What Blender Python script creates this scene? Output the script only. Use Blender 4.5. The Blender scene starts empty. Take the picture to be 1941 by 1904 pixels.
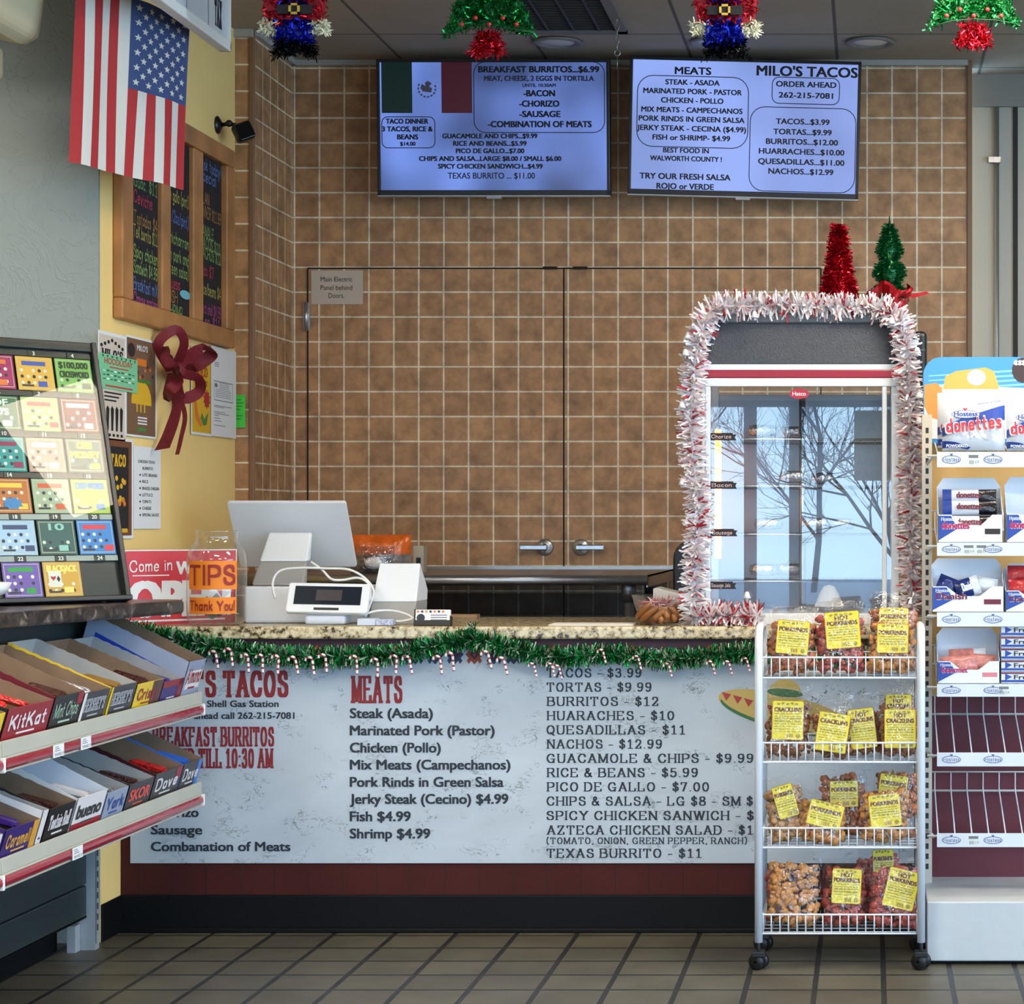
import bpy, bmesh, math, random
from mathutils import Vector, Matrix, noise
random.seed(11)
R = math.radians
SC = bpy.context.scene
COL = SC.collection

# ---------------------------------------------------------------- camera, world, exposure
F, CX, CY, H = 3950.0, 1650.0, 990.0, 1.37      # lens in pixels of the 1941 x 1904 frame, principal point, eye height
cam = bpy.data.objects.new('camera', bpy.data.cameras.new('camera')); COL.objects.link(cam)
cam.location = (0, 0, H); cam.rotation_euler = (R(90), 0, 0)
cam.data.sensor_width = 36; cam.data.sensor_fit = 'HORIZONTAL'; cam.data.lens = 36*F/1941
cam.data.shift_x = -(CX-970.5)/1941; cam.data.shift_y = (CY-952)/1941
cam.data.clip_start = .05; cam.data.clip_end = 200
SC.camera = cam
SC.view_settings.view_transform = 'Standard'; SC.view_settings.look = 'None'
SC.view_settings.gamma = 1; SC.view_settings.use_curve_mapping = False
SC.view_settings.exposure = 0.68
SC.cycles.use_denoising = True; SC.cycles.max_bounces = 8; SC.cycles.diffuse_bounces = 4; SC.cycles.glossy_bounces = 3
SC.cycles.transmission_bounces = 6; SC.cycles.transparent_max_bounces = 24
SC.cycles.sample_clamp_indirect = 6; SC.cycles.caustics_reflective = False; SC.cycles.caustics_refractive = False

def lin(c): return tuple(((v/255)/12.92 if v/255 <= .04045 else ((v/255+.055)/1.055)**2.4) for v in c)

world = bpy.data.worlds.new('sky'); SC.world = world; world.use_nodes = True
nt = world.node_tree; nt.nodes.clear()
tc = nt.nodes.new('ShaderNodeTexCoord'); sp = nt.nodes.new('ShaderNodeSeparateXYZ'); rp = nt.nodes.new('ShaderNodeValToRGB')
bg = nt.nodes.new('ShaderNodeBackground'); wo = nt.nodes.new('ShaderNodeOutputWorld')
nt.links.new(tc.outputs['Generated'], sp.inputs[0]); nt.links.new(sp.outputs['Z'], rp.inputs[0])
nt.links.new(rp.outputs[0], bg.inputs[0]); nt.links.new(bg.outputs[0], wo.inputs[0])
e = rp.color_ramp.elements
e[0].position = 0.0; e[0].color = (.50, .77, 1, 1); e[1].position = .55; e[1].color = (.34, .60, 1, 1)
x = rp.color_ramp.elements.new(.12); x.color = (.44, .69, 1, 1)
bg.inputs[1].default_value = 4.6

# ---------------------------------------------------------------- helpers
def at(px, py, d):
    s = F/d
    return Vector(((px-CX)/s, d, H-(py-CY)/s))
def S(d): return F/d

MATS = {}
def M(name, col, rough=.6, metal=0.0, noise_=None, bump=None, emit=0, coat=0, spec=None):
    """procedural principled material; noise_=(scale, amount), bump=(scale, strength)"""
    if name in MATS: return MATS[name]
    m = bpy.data.materials.new(name); m.use_nodes = True; MATS[name] = m
    n = m.node_tree.nodes; l = m.node_tree.links; b = n['Principled BSDF']
    c = lin(col)
    b.inputs['Base Color'].default_value = (*c, 1); b.inputs['Roughness'].default_value = rough; b.inputs['Metallic'].default_value = metal
    if spec is not None: b.inputs['Specular IOR Level'].default_value = spec
    if coat: b.inputs['Coat Weight'].default_value = coat
    if emit: b.inputs['Emission Color'].default_value = (*c, 1); b.inputs['Emission Strength'].default_value = emit
    if noise_ or bump: t = n.new('ShaderNodeTexCoord')
    if noise_:
        q = n.new('ShaderNodeTexNoise'); q.inputs['Scale'].default_value = noise_[0]; q.inputs['Detail'].default_value = 5
        r = n.new('ShaderNodeValToRGB'); a = noise_[1]
        r.color_ramp.elements[0].position = .3; r.color_ramp.elements[1].position = .7
        r.color_ramp.elements[0].color = (*[v*(1-a) for v in c], 1); r.color_ramp.elements[1].color = (*[min(1, v*(1+a)) for v in c], 1)
        l.new(t.outputs['Object'], q.inputs['Vector']); l.new(q.outputs[0], r.inputs[0]); l.new(r.outputs[0], b.inputs['Base Color'])
    if bump:
        q = n.new('ShaderNodeTexNoise'); q.inputs['Scale'].default_value = bump[0]; q.inputs['Detail'].default_value = 3
        u = n.new('ShaderNodeBump'); u.inputs['Strength'].default_value = bump[1]; u.inputs['Distance'].default_value = .01
        l.new(t.outputs['Object'], q.inputs['Vector']); l.new(q.outputs[0], u.inputs['Height']); l.new(u.outputs[0], b.inputs['Normal'])
    return m

def glass(name, fac, tint=(1, 1, 1), rough=0.0, fres=1.45, bump=None, glcol=(1, 1, 1), edge=0):
    """thin clear film or pane: see-through, with mirror reflection growing at grazing angles"""
    m = bpy.data.materials.new(name); m.use_nodes = True; MATS[name] = m
    n = m.node_tree.nodes; l = m.node_tree.links; n.clear()
    o = n.new('ShaderNodeOutputMaterial'); mx = n.new('ShaderNodeMixShader'); tr = n.new('ShaderNodeBsdfTransparent'); gl = n.new('ShaderNodeBsdfGlossy')
    tr.inputs[0].default_value = (*tint, 1); gl.inputs['Roughness'].default_value = rough; gl.inputs[0].default_value = (*glcol, 1)
    fr = n.new('ShaderNodeFresnel'); fr.inputs[0].default_value = fres
    ma = n.new('ShaderNodeMath'); ma.operation = 'ADD'; ma.use_clamp = True; ma.inputs[1].default_value = fac
    ge = n.new('ShaderNodeNewGeometry'); su = n.new('ShaderNodeMath'); su.operation = 'SUBTRACT'; su.use_clamp = True   # the far skin only lets light through
    l.new(fr.outputs[0], ma.inputs[0]); l.new(ma.outputs[0], su.inputs[0]); l.new(ge.outputs['Backfacing'], su.inputs[1]); l.new(su.outputs[0], mx.inputs[0]); l.new(tr.outputs[0], mx.inputs[1]); l.new(gl.outputs[0], mx.inputs[2])
    if edge:   # thick plastic looks milky where the eye grazes it
        lw = n.new('ShaderNodeLayerWeight'); lw.inputs[0].default_value = .35; pw = n.new('ShaderNodeMath'); pw.operation = 'POWER'; pw.inputs[1].default_value = 2.2
        mu = n.new('ShaderNodeMath'); mu.operation = 'MULTIPLY_ADD'; mu.inputs[1].default_value = edge; mu.inputs[2].default_value = .03
        df = n.new('ShaderNodeBsdfDiffuse'); df.inputs[0].default_value = (.55, .54, .5, 1); m2 = n.new('ShaderNodeMixShader')
        l.new(lw.outputs['Facing'], pw.inputs[0]); l.new(pw.outputs[0], mu.inputs[0]); l.new(mu.outputs[0], m2.inputs[0]); l.new(mx.outputs[0], m2.inputs[1]); l.new(df.outputs[0], m2.inputs[2]); l.new(m2.outputs[0], o.inputs[0])
    else: l.new(mx.outputs[0], o.inputs[0])
    if bump:
        t = n.new('ShaderNodeTexCoord'); q = n.new('ShaderNodeTexNoise'); q.inputs['Scale'].default_value = bump[0]; q.inputs['Detail'].default_value = 2
        q.inputs['Distortion'].default_value = 1.2
        u = n.new('ShaderNodeBump'); u.inputs['Strength'].default_value = bump[1]; u.inputs['Distance'].default_value = .02
        l.new(t.outputs['Object'], q.inputs['Vector']); l.new(q.outputs[0], u.inputs['Height'])
        l.new(u.outputs[0], gl.inputs['Normal'])
    return m

class Fr:
    """a flat working frame: U to the right, V up, N out of the surface"""
    def __init__(s, O, U=(1, 0, 0), V=(0, 0, 1)):
        s.O = Vector(O); s.U = Vector(U).normalized(); s.V = Vector(V).normalized(); s.N = s.U.cross(s.V)
        s.M = Matrix(((s.U.x, s.V.x, s.N.x, s.O.x), (s.U.y, s.V.y, s.N.y, s.O.y), (s.U.z, s.V.z, s.N.z, s.O.z), (0, 0, 0, 1)))
    def p(s, u, v, n=0): return s.O+s.U*u+s.V*v+s.N*n
    def sub(s, u, v, n=0, rot=0):
        c, q = math.cos(rot), math.sin(rot)
        return Fr(s.p(u, v, n), s.U*c+s.V*q, s.V*c-s.U*q)

def wallL(d, z, X=-2.505): return Fr((X, d, z), (0, 1, 0), (0, 0, 1))

_tx = {}
def text_geo(body, bold):
    k = (body, bold)
    if k not in _tx:
        cu = bpy.data.curves.new('t', 'FONT'); cu.body = body; cu.size = 1; cu.offset = bold; cu.resolution_u = 3
        ob = bpy.data.objects.new('t', cu); me = bpy.data.meshes.new_from_object(ob)
        _tx[k] = ([tuple(v.co) for v in me.vertices], [tuple(p.vertices) for p in me.polygons])
        bpy.data.objects.remove(ob); bpy.data.curves.remove(cu); bpy.data.meshes.remove(me)
    return _tx[k]

# a small pen-stroke alphabet for the lettering with serifs and for handwriting
GL = {
'A': "0,0 .5,1|.5,1 1,0|.2,.33 .8,.33", 'B': "0,0 0,1|~0,1 .55,1 .8,.9 .8,.64 .55,.53 0,.53|~0,.53 .6,.53 .92,.4 .92,.12 .6,0 0,0",
'C': "~.95,.7 .85,.92 .52,1 .18,.86 0,.5 .18,.14 .52,0 .85,.08 .97,.3", 'D': "0,0 0,1|~0,1 .5,1 .85,.84 .98,.5 .85,.16 .5,0 0,0",
'E': "0,0 0,1|0,1 .82,1 .82,.8|0,.52 .6,.52|0,0 .88,0 .88,.22", 'F': "0,0 0,1|0,1 .82,1 .82,.78|0,.52 .6,.52",
'G': "~.95,.7 .85,.92 .52,1 .18,.86 0,.5 .18,.14 .52,0 .8,.06 .97,.2|.97,.0 .97,.42|.62,.42 1.08,.42", 'H': "0,0 0,1|.95,0 .95,1|0,.5 .95,.5",
'I': "0,0 0,1", 'J': "~.55,1 .55,.5 .53,.15 .35,0 .1,.04 0,.2", 'K': "0,0 0,1|.04,.4 .85,1|.3,.62 .95,0", 'L': "0,0 0,1|0,0 .82,0 .82,.25",
'M': "0,0 0,1|0,1 .58,.05|.58,.05 1.16,1|1.16,1 1.16,0", 'N': "0,0 0,1|0,1 .95,0|.95,0 .95,1", 'O': "~.5,1 .17,.88 0,.5 .17,.12 .5,0 .83,.12 1,.5 .83,.88 .5,1",
'P': "0,0 0,1|~0,1 .55,1 .84,.88 .84,.58 .55,.45 0,.45", 'Q': "~.5,1 .17,.88 0,.5 .17,.12 .5,0 .83,.12 1,.5 .83,.88 .5,1|.5,.2 1,-.15",
'R': "0,0 0,1|~0,1 .55,1 .82,.9 .82,.62 .55,.5 0,.5|.5,.5 .95,0", 'S': "~.8,.72 .72,.93 .42,1 .1,.88 .08,.66 .42,.53 .8,.42 .84,.13 .5,0 .12,.08 .02,.3",
'T': ".5,0 .5,1|0,.78 0,1 1,1 1,.78", 'U': "~0,1 0,.35 .12,.06 .46,0 .8,.06 .92,.35 .92,1", 'V': "0,1 .5,0|.5,0 1,1", 'W': "0,1 .38,0|.38,0 .7,1|.7,1 1.05,0|1.05,0 1.4,1",
'X': "0,1 .95,0|0,0 .95,1", 'Y': "0,1 .5,.48|1,1 .5,.48|.5,.48 .5,0", 'Z': ".04,.8 .04,1 .85,1 0,0 .88,0 .88,.22",
'0': "~.4,1 .12,.86 0,.5 .12,.14 .4,0 .68,.14 .8,.5 .68,.86 .4,1", '1': ".1,.8 .4,1 .4,0|.12,0 .7,0", '2': "~.05,.72 .15,.95 .42,1 .72,.88 .7,.62 .35,.3 .02,.02|.02,.0 .76,0 .76,.2",
'3': "~.05,.8 .2,.97 .5,1 .7,.85 .66,.62 .35,.53|~.35,.53 .7,.46 .78,.2 .5,0 .18,.04 .02,.22", '4': ".58,0 .58,1 0,.3 .82,.3", '5': ".68,1 .12,1 .08,.55|~.08,.55 .4,.65 .72,.52 .75,.2 .45,0 .15,.04 .02,.2",
'6': "~.7,.85 .5,1 .2,.86 .03,.5 .1,.12 .4,0 .72,.1 .76,.38 .5,.56 .18,.5 .04,.3", '7': "0,.8 0,1 .76,1 .28,0", '8': "~.4,.53 .08,.65 .1,.9 .4,1 .7,.9 .7,.65 .4,.53 .04,.38 .04,.1 .4,0 .76,.1 .76,.38 .4,.53",
'9': "~.08,.15 .3,0 .6,.14 .77,.5 .7,.88 .4,1 .08,.9 .04,.62 .3,.44 .62,.5 .75,.7", '$': "~.72,.74 .62,.9 .38,.95 .1,.86 .1,.66 .38,.52 .7,.4 .72,.14 .4,.05 .12,.1 .02,.28|.4,-.1 .4,1.1",
'&': "~1,.0 .3,.62 .22,.85 .42,1 .62,.85 .5,.66 .1,.4 .05,.12 .35,0 .7,.12 .88,.45", '-': ".05,.38 .5,.38", '.': ".05,.03 .06,.03", ',': ".1,.05 .02,-.15", "'": ".05,1 .03,.75", ':': ".05,.1 .06,.1|.05,.6 .06,.6",
'(': "~.35,1.12 .08,.8 .08,.2 .35,-.12", ')': "~.02,1.12 .3,.8 .3,.2 .02,-.12", '/': "0,0 .45,1", '!': "0,1 0,.3|0,.04 .01,.04",
'a': "~.6,.5 .35,.62 .05,.45 .05,.12 .3,0 .6,.18|.62,.62 .62,0", 'b': "0,1 0,0|~0,.45 .3,.62 .6,.45 .6,.12 .3,0 0,.15", 'c': "~.55,.5 .3,.62 .05,.45 .05,.12 .3,0 .56,.12", 'd': ".6,1 .6,0|~.6,.45 .3,.62 0,.45 0,.12 .3,0 .6,.15",
'e': "~.04,.32 .58,.34 .5,.58 .28,.62 .03,.4 .08,.08 .32,0 .56,.12", 'f': "~.5,.92 .35,1 .22,.85 .2,0|.02,.6 .42,.6", 'g': "~.6,.5 .35,.62 .05,.45 .05,.15 .3,.03 .6,.2|~.62,.62 .62,-.15 .4,-.33 .08,-.25", 'h': "0,1 0,0|~0,.42 .3,.62 .55,.5 .56,0",
'i': "0,.62 0,0|0,.85 .01,.86", 'k': "0,1 0,0|.02,.25 .5,.62|.2,.4 .55,0", 'l': "0,1 0,0", 'm': "0,.62 0,0|~0,.4 .22,.62 .42,.5 .42,0|~.42,.4 .65,.62 .85,.5 .85,0", 'n': "0,.62 0,0|~0,.4 .3,.62 .55,.5 .56,0",
'o': "~.3,.62 .05,.5 .05,.12 .3,0 .56,.12 .56,.5 .3,.62", 'p': "0,.62 0,-.33|~0,.45 .3,.62 .6,.45 .6,.12 .3,0 0,.15", 'r': "0,.62 0,0|~0,.38 .2,.6 .42,.58", 's': "~.5,.52 .25,.62 .05,.5 .25,.33 .5,.22 .4,.02 .2,0 .02,.1",
't': ".2,.95 .2,.1 .4,0|0,.62 .42,.62", 'u': "~0,.62 0,.15 .25,0 .55,.2|.56,.62 .56,0", 'v': "0,.62 .28,0 .56,.62", 'w': "0,.62 .2,0 .4,.5 .6,0 .8,.62", 'y': "0,.62 .28,.05|.56,.62 .12,-.33", 'z': "0,.62 .5,.62 0,0 .52,0",
}
def hull(pts):
    P = sorted(set((round(a, 5), round(b, 5)) for a, b in pts))
    if len(P) < 3: return P
    def half(it):
        h = []
        for p in it:
            while len(h) > 1 and (h[-1][0]-h[-2][0])*(p[1]-h[-2][1])-(h[-1][1]-h[-2][1])*(p[0]-h[-2][0]) <= 0: h.pop()
            h.append(p)
        return h
    a = half(P); b = half(P[::-1])
    return a[:-1]+b[:-1]
def smooth_pts(p, k=4):
    out = []
    for i in range(len(p)-1):
        a = p[max(i-1, 0)]; b = p[i]; c = p[i+1]; d = p[min(i+2, len(p)-1)]
        for j in range(k):
            t = j/k
            out.append(tuple(.5*(2*b[q]+(c[q]-a[q])*t+(2*a[q]-5*b[q]+4*c[q]-d[q])*t*t+(3*b[q]-a[q]-3*c[q]+d[q])*t**3) for q in range(len(b))))
    out.append(p[-1]); return out
def stroke_geo(body, pw, ph, serif, gap=.32, cond=1.0, jit=0):
    V = []; Fc = []; x = 0
    def poly(ps):
        if len(ps) > 2:
            o = len(V); V.extend((a, b, len(Fc) % 9*.00003) for a, b in ps); Fc.append(tuple(range(o, o+len(ps))))
    for ch in body:
        if ch == ' ': x += .62*cond; continue
        g = GL.get(ch) or GL.get(ch.upper())
        if not g: x += .5*cond; continue
        if not serif: g = {'T': '.5,0 .5,1|0,1 1,1', 'L': '0,1 0,0 .75,0', 'Z': '0,1 .85,1 0,0 .88,0'}.get(ch, g)
        sc = 1.0; w = 0; y0 = random.uniform(-jit, jit)
        for st in g.split('|'):
            sm = st[0] == '~'; pts = [tuple(map(float, q.split(','))) for q in st.strip('~').split()]
            w = max(w, max(q[0] for q in pts))
            raw = pts
            if sm: pts = smooth_pts(pts)
            pts = [(x+q[0]*cond, q[1]+y0) for q in pts]
            for a, b in zip(pts, pts[1:]):
                poly(hull([(q[0]+i*pw/2, q[1]+j*ph/2) for q in (a, b) for i in (-1, 1) for j in (-1, 1)]))
            if serif and ch.isalpha() and ch not in 'CSGOQ':
                for q, o in ((pts[0], pts[1]), (pts[-1], pts[-2])):
                    if abs(o[1]-q[1]) > abs(o[0]-q[0])*.6 and (abs(q[1]-y0) < .02 or abs(q[1]-y0-1) < .02):
                        hw = pw*.5+serif; poly([(q[0]-hw, q[1]-ph/2), (q[0]+hw, q[1]-ph/2), (q[0]+hw, q[1]+ph/2), (q[0]-hw, q[1]+ph/2)])
        x += w*cond+pw+gap*cond
    return V, Fc

class MB:
    def __init__(s): s.v = []; s.f = []; s.m = []; s.s = []
    def add(s, vs, fs, mi=0, sm=False, T=None):
        o = len(s.v)
        s.v.extend((T @ Vector(p)) if T is not None else Vector(p) for p in vs)
        for f in fs: s.f.append([i+o for i in f]); s.m.append(mi); s.s.append(sm)
        return s
    def box(s, lo, hi, mi=0, T=None):
        (a, b, c), (d, e_, f) = lo, hi
        return s.add([(a, b, c), (d, b, c), (d, e_, c), (a, e_, c), (a, b, f), (d, b, f), (d, e_, f), (a, e_, f)],
                     [(0, 3, 2, 1), (4, 5, 6, 7), (0, 1, 5, 4), (1, 2, 6, 5), (2, 3, 7, 6), (3, 0, 4, 7)], mi, False, T)
    def quad(s, pts, mi=0): return s.add(pts, [tuple(range(len(pts)))], mi)
    def poly(s, fr, pts, n=0, mi=0): return s.add([fr.p(a, b, n) for a, b in pts], [tuple(range(len(pts)))], mi)
    def rect(s, fr, u0, v0, u1, v1, n=0, mi=0): return s.poly(fr, [(u0, v0), (u1, v0), (u1, v1), (u0, v1)], n, mi)
    def slab(s, fr, u0, v0, u1, v1, n0, n1, mi=0): return s.box((u0, v0, n0), (u1, v1, n1), mi, fr.M)
    def prism(s, fr, pts, n0, n1, mi=0):
        k = len(pts); vs = [fr.p(a, b, n0) for a, b in pts]+[fr.p(a, b, n1) for a, b in pts]
        return s.add(vs, [tuple(range(k))[::-1], tuple(range(k, 2*k))]+[(i, (i+1) % k, k+(i+1) % k, k+i) for i in range(k)], mi)
    def loft(s, rings, mi=0, sm=True, caps=True, closed=True):
        k = len(rings[0]); vs = [p for r in rings for p in r]; fs = []
        for i in range(len(rings)-1):
            for j in range(k if closed else k-1):
                a = i*k+j; b = i*k+(j+1) % k; fs.append((a, b, b+k, a+k))
        if caps and closed: fs += [tuple(range(k))[::-1], tuple(range((len(rings)-1)*k, len(rings)*k))]
        return s.add(vs, fs, mi, sm)
    def tube(s, pts, r, n=8, mi=0, caps=True, loop=False):
        pts = [Vector(p) for p in pts]; N = len(pts); rings = []; up = None
        for i, p in enumerate(pts):
            if loop: t = pts[(i+1) % N]-pts[i-1]
            else: t = pts[min(i+1, N-1)]-pts[max(i-1, 0)]
            t.normalize()
            if up is None: up = t.orthogonal().normalized()
            up = (up-t*up.dot(t)); up = up.normalized() if up.length > 1e-6 else t.orthogonal().normalized()
            w = t.cross(up); rr = r[i] if isinstance(r, (list, tuple)) else r
            rings.append([p+(up*math.cos(2*math.pi*j/n)+w*math.sin(2*math.pi*j/n))*rr for j in range(n)])
        if loop: rings.append(rings[0])
        return s.loft(rings, mi, True, caps and not loop)
    def lathe(s, prof, c=(0, 0, 0), n=28, mi=0, ax=None, sm=True, caps=False):
        c = Vector(c); A = Vector(ax or (0, 0, 1)).normalized(); U = A.orthogonal().normalized(); W = A.cross(U)
        rings = [[c+A*z+(U*math.cos(2*math.pi*j/n)+W*math.sin(2*math.pi*j/n))*r for j in range(n)] for r, z in prof]
        return s.loft(rings, mi, sm, caps)
    def ball(s, c, r, n=10, mi=0, jit=0, T=None):
        if not isinstance(r, (tuple, list)): r = (r, r, r)
        c = Vector(c); vs = []; m = max(3, n//2)
        for i in range(m+1):
            th = math.pi*i/m
            for j in range(n):
                ph = 2*math.pi*j/n; k = 1+random.uniform(-jit, jit)
                q = Vector((math.sin(th)*math.cos(ph)*r[0]*k, math.sin(th)*math.sin(ph)*r[1]*k, math.cos(th)*r[2]*k))
                vs.append(c+(T @ q if T is not None else q))
        return s.add(vs, [(i*n+j, i*n+(j+1) % n, (i+1)*n+(j+1) % n, (i+1)*n+j) for i in range(m) for j in range(n)], mi, True)
    def text(s, fr, body, u, v, cap, width=None, al='L', mi=0, font='sans', bold=0.0, n=.0012, rot=0):
        if font == 'sans': V, Fc = text_geo(body, 0)
        elif font == 'slab': V, Fc = stroke_geo(body, .25, .10, .10, .30)
        elif font == 'west': V, Fc = stroke_geo(body, .19, .11, .05, .15, .42)
        elif font == 'heavy': V, Fc = stroke_geo(body, .27, .25, 0, .2, .8)
        elif font == 'hand': V, Fc = stroke_geo(body, .1, .1, 0, .22, .75, .03)
        elif font == 'marker': V, Fc = stroke_geo(body, .16, .16, 0, .22, .75, .02)
        else: V, Fc = stroke_geo(body, .2, .2, 0, .2, .7)
        if not V: return s
        x0 = min(p[0] for p in V); x1 = max(p[0] for p in V)
        k = cap/(.682 if font == 'sans' else 1.0); kx = width/(x1-x0) if width else k
        W = (x1-x0)*kx; off = {'L': 0, 'C': -W/2, 'R': -W}[al]
        f = fr.sub(u, v, n, rot) if rot else None
        P = [((p[0]-x0)*kx+off, p[1]*k) for p in V]
        Z = [p[2] for p in V]
        for i, dx in enumerate((0, -bold, bold) if bold and font == 'sans' else (0,)):
            for dy in ((0,) if i == 0 else (-bold*.5, bold*.5)):
                zo = 0 if i == 0 else .00004*(2*i-1+(dy > 0)); dk = dx*cap*.62; dv = dy*cap*.62
                s.add([(f.p(a+dk, b+dv, zo+z) if f else fr.p(u+a+dk, v+b+dv, n+zo+z)) for (a, b), z in zip(P, Z)], Fc, mi)
        return s
    def blade(s, p, d, L, w, mi=0, bend=.3):
        """one thin foil strip of tinsel"""
        d = d.normalized(); q = Vector((random.gauss(0, 1), random.gauss(0, 1), random.gauss(0, 1)))
        sd = d.cross(q).normalized()*w/2; b = d.cross(sd).normalized()*L*random.uniform(-bend, bend)
        m = p+d*L*.5+b*.4; t = p+d*L+b
        return s.add([p-sd, p+sd, m+sd, m-sd, t+sd*.7, t-sd*.7], [(0, 1, 2, 3), (3, 2, 4, 5)], mi)
    def build(s, name, mats, parent=None, bevel=0, seg=2, origin=None, kind=None, label=None):
        if not isinstance(mats, (list, tuple)): mats = [mats]
        o3 = wloc(parent) if parent is not None else Vector(origin or (0, 0, 0))
        me = bpy.data.meshes.new(name); me.from_pydata([v-o3 for v in s.v], [], s.f)
        for m in mats: me.materials.append(m)
        me.polygons.foreach_set('material_index', s.m); me.polygons.foreach_set('use_smooth', s.s); me.update()
        ob = bpy.data.objects.new(name, me); COL.objects.link(ob)
        if parent is not None: ob.parent = parent
        else: ob.location = o3
        if bevel:
            b = ob.modifiers.new('bevel', 'BEVEL'); b.width = bevel; b.segments = seg; b.limit_method = 'ANGLE'; b.angle_limit = R(40)
        if kind: ob['kind'] = kind
        if label: ob['label'] = label
        return ob

def wloc(o):
    p = Vector((0, 0, 0))
    while o is not None: p += o.location; o = o.parent
    return p
def tag(o, label, cat, group=None):
    o['label'] = label; o['category'] = cat
    if group: o['group'] = group
    return o
def thing(name, label, cat, loc, group=None):
    o = bpy.data.objects.new(name, None); COL.objects.link(o); o.location = loc; o.empty_display_size = .05
    return tag(o, label, cat, group)
def solo(name, mb, mats, label, cat, group=None, **k):
    lo = [min(v[i] for v in mb.v) for i in range(3)]; hi = [max(v[i] for v in mb.v) for i in range(3)]
    k.setdefault('origin', ((lo[0]+hi[0])/2, (lo[1]+hi[1])/2, lo[2]))
    return tag(mb.build(name, mats, **k), label, cat, group)
def struct(name, mb, mats, **k): return mb.build(name, mats, kind='structure', **k)
def rr(fr_u0, v0, u1, v1, r, n=5):
    P = []
    for cx, cy, a in ((u1-r, v1-r, 0), (fr_u0+r, v1-r, 90), (fr_u0+r, v0+r, 180), (u1-r, v0+r, 270)):
        for i in range(n+1):
            t = R(a+90*i/n); P.append((cx+r*math.cos(t), cy+r*math.sin(t)))
    return P
def outline(mb, fr, u0, v0, u1, v1, r, w, n=.0012, mi=0):
    A = rr(u0, v0, u1, v1, r); B = rr(u0+w, v0+w, u1-w, v1-w, max(r-w, .0005)); k = len(A)
    mb.add([fr.p(a, b, n) for a, b in A+B], [(i, (i+1) % k, k+(i+1) % k, k+i) for i in range(k)], mi)

def grid_mat(name, ax, tw, th, ox, oy, c1, c2, grout, mortar, rough=.45, blotch=None, low=None, bumpy=.15):
    """tiled wall or floor: brick grid laid in world metres"""
    m = bpy.data.materials.new(name); m.use_nodes = True
    n = m.node_tree.nodes; l = m.node_tree.links; b = n['Principled BSDF']; b.inputs['Roughness'].default_value = rough
    g = n.new('ShaderNodeNewGeometry'); sp_ = n.new('ShaderNodeSeparateXYZ'); l.new(g.outputs['Position'], sp_.inputs[0])
    def off(sock, o):
        a = n.new('ShaderNodeMath'); a.operation = 'ADD'; a.inputs[1].default_value = o; l.new(sock, a.inputs[0]); return a.outputs[0]
    cb = n.new('ShaderNodeCombineXYZ')
    l.new(off(sp_.outputs[ax[0]], -ox+50*tw), cb.inputs[0]); l.new(off(sp_.outputs[ax[1]], -oy+50*th), cb.inputs[1])
    k = n.new('ShaderNodeTexBrick'); k.offset = 0; k.squash = 1; l.new(cb.outputs[0], k.inputs['Vector'])
    k.inputs['Scale'].default_value = 1; k.inputs['Brick Width'].default_value = tw; k.inputs['Row Height'].default_value = th
    k.inputs['Mortar Size'].default_value = mortar; k.inputs['Mortar Smooth'].default_value = .1; k.inputs['Bias'].default_value = 0
    k.inputs['Color1'].default_value = (*lin(c1), 1); k.inputs['Color2'].default_value = (*lin(c2), 1); k.inputs['Mortar'].default_value = (*lin(grout), 1)
    q = n.new('ShaderNodeTexNoise'); q.inputs['Scale'].default_value = blotch[0]; q.inputs['Detail'].default_value = 6; q.inputs['Roughness'].default_value = .65
    l.new(g.outputs['Position'], q.inputs['Vector'])
    rm = n.new('ShaderNodeValToRGB'); rm.color_ramp.elements[0].position = .32; rm.color_ramp.elements[1].position = .62
    v = 1-blotch[1]; rm.color_ramp.elements[0].color = (v, v*.97, v*.93, 1); rm.color_ramp.elements[1].color = (1, 1, 1, 1)
    l.new(q.outputs[0], rm.inputs[0])
    mx = n.new('ShaderNodeMix'); mx.data_type = 'RGBA'; mx.blend_type = 'MULTIPLY'; mx.inputs[0].default_value = 1
    l.new(k.outputs['Color'], mx.inputs[6]); l.new(rm.outputs[0], mx.inputs[7]); last = mx.outputs[2]
    if low:   # darkens the tile colour below this height
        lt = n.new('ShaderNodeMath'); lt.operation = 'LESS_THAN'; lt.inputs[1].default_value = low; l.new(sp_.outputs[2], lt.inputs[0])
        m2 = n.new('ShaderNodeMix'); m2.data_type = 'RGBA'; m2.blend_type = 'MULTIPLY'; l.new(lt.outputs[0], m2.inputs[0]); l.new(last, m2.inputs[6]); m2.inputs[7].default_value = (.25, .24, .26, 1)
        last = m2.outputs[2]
    l.new(last, b.inputs['Base Color'])
    bu = n.new('ShaderNodeBump'); bu.inputs['Strength'].default_value = bumpy; bu.inputs['Distance'].default_value = .004; bu.invert = True
    l.new(k.outputs['Fac'], bu.inputs['Height']); l.new(bu.outputs[0], b.inputs['Normal'])
    return m
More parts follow.
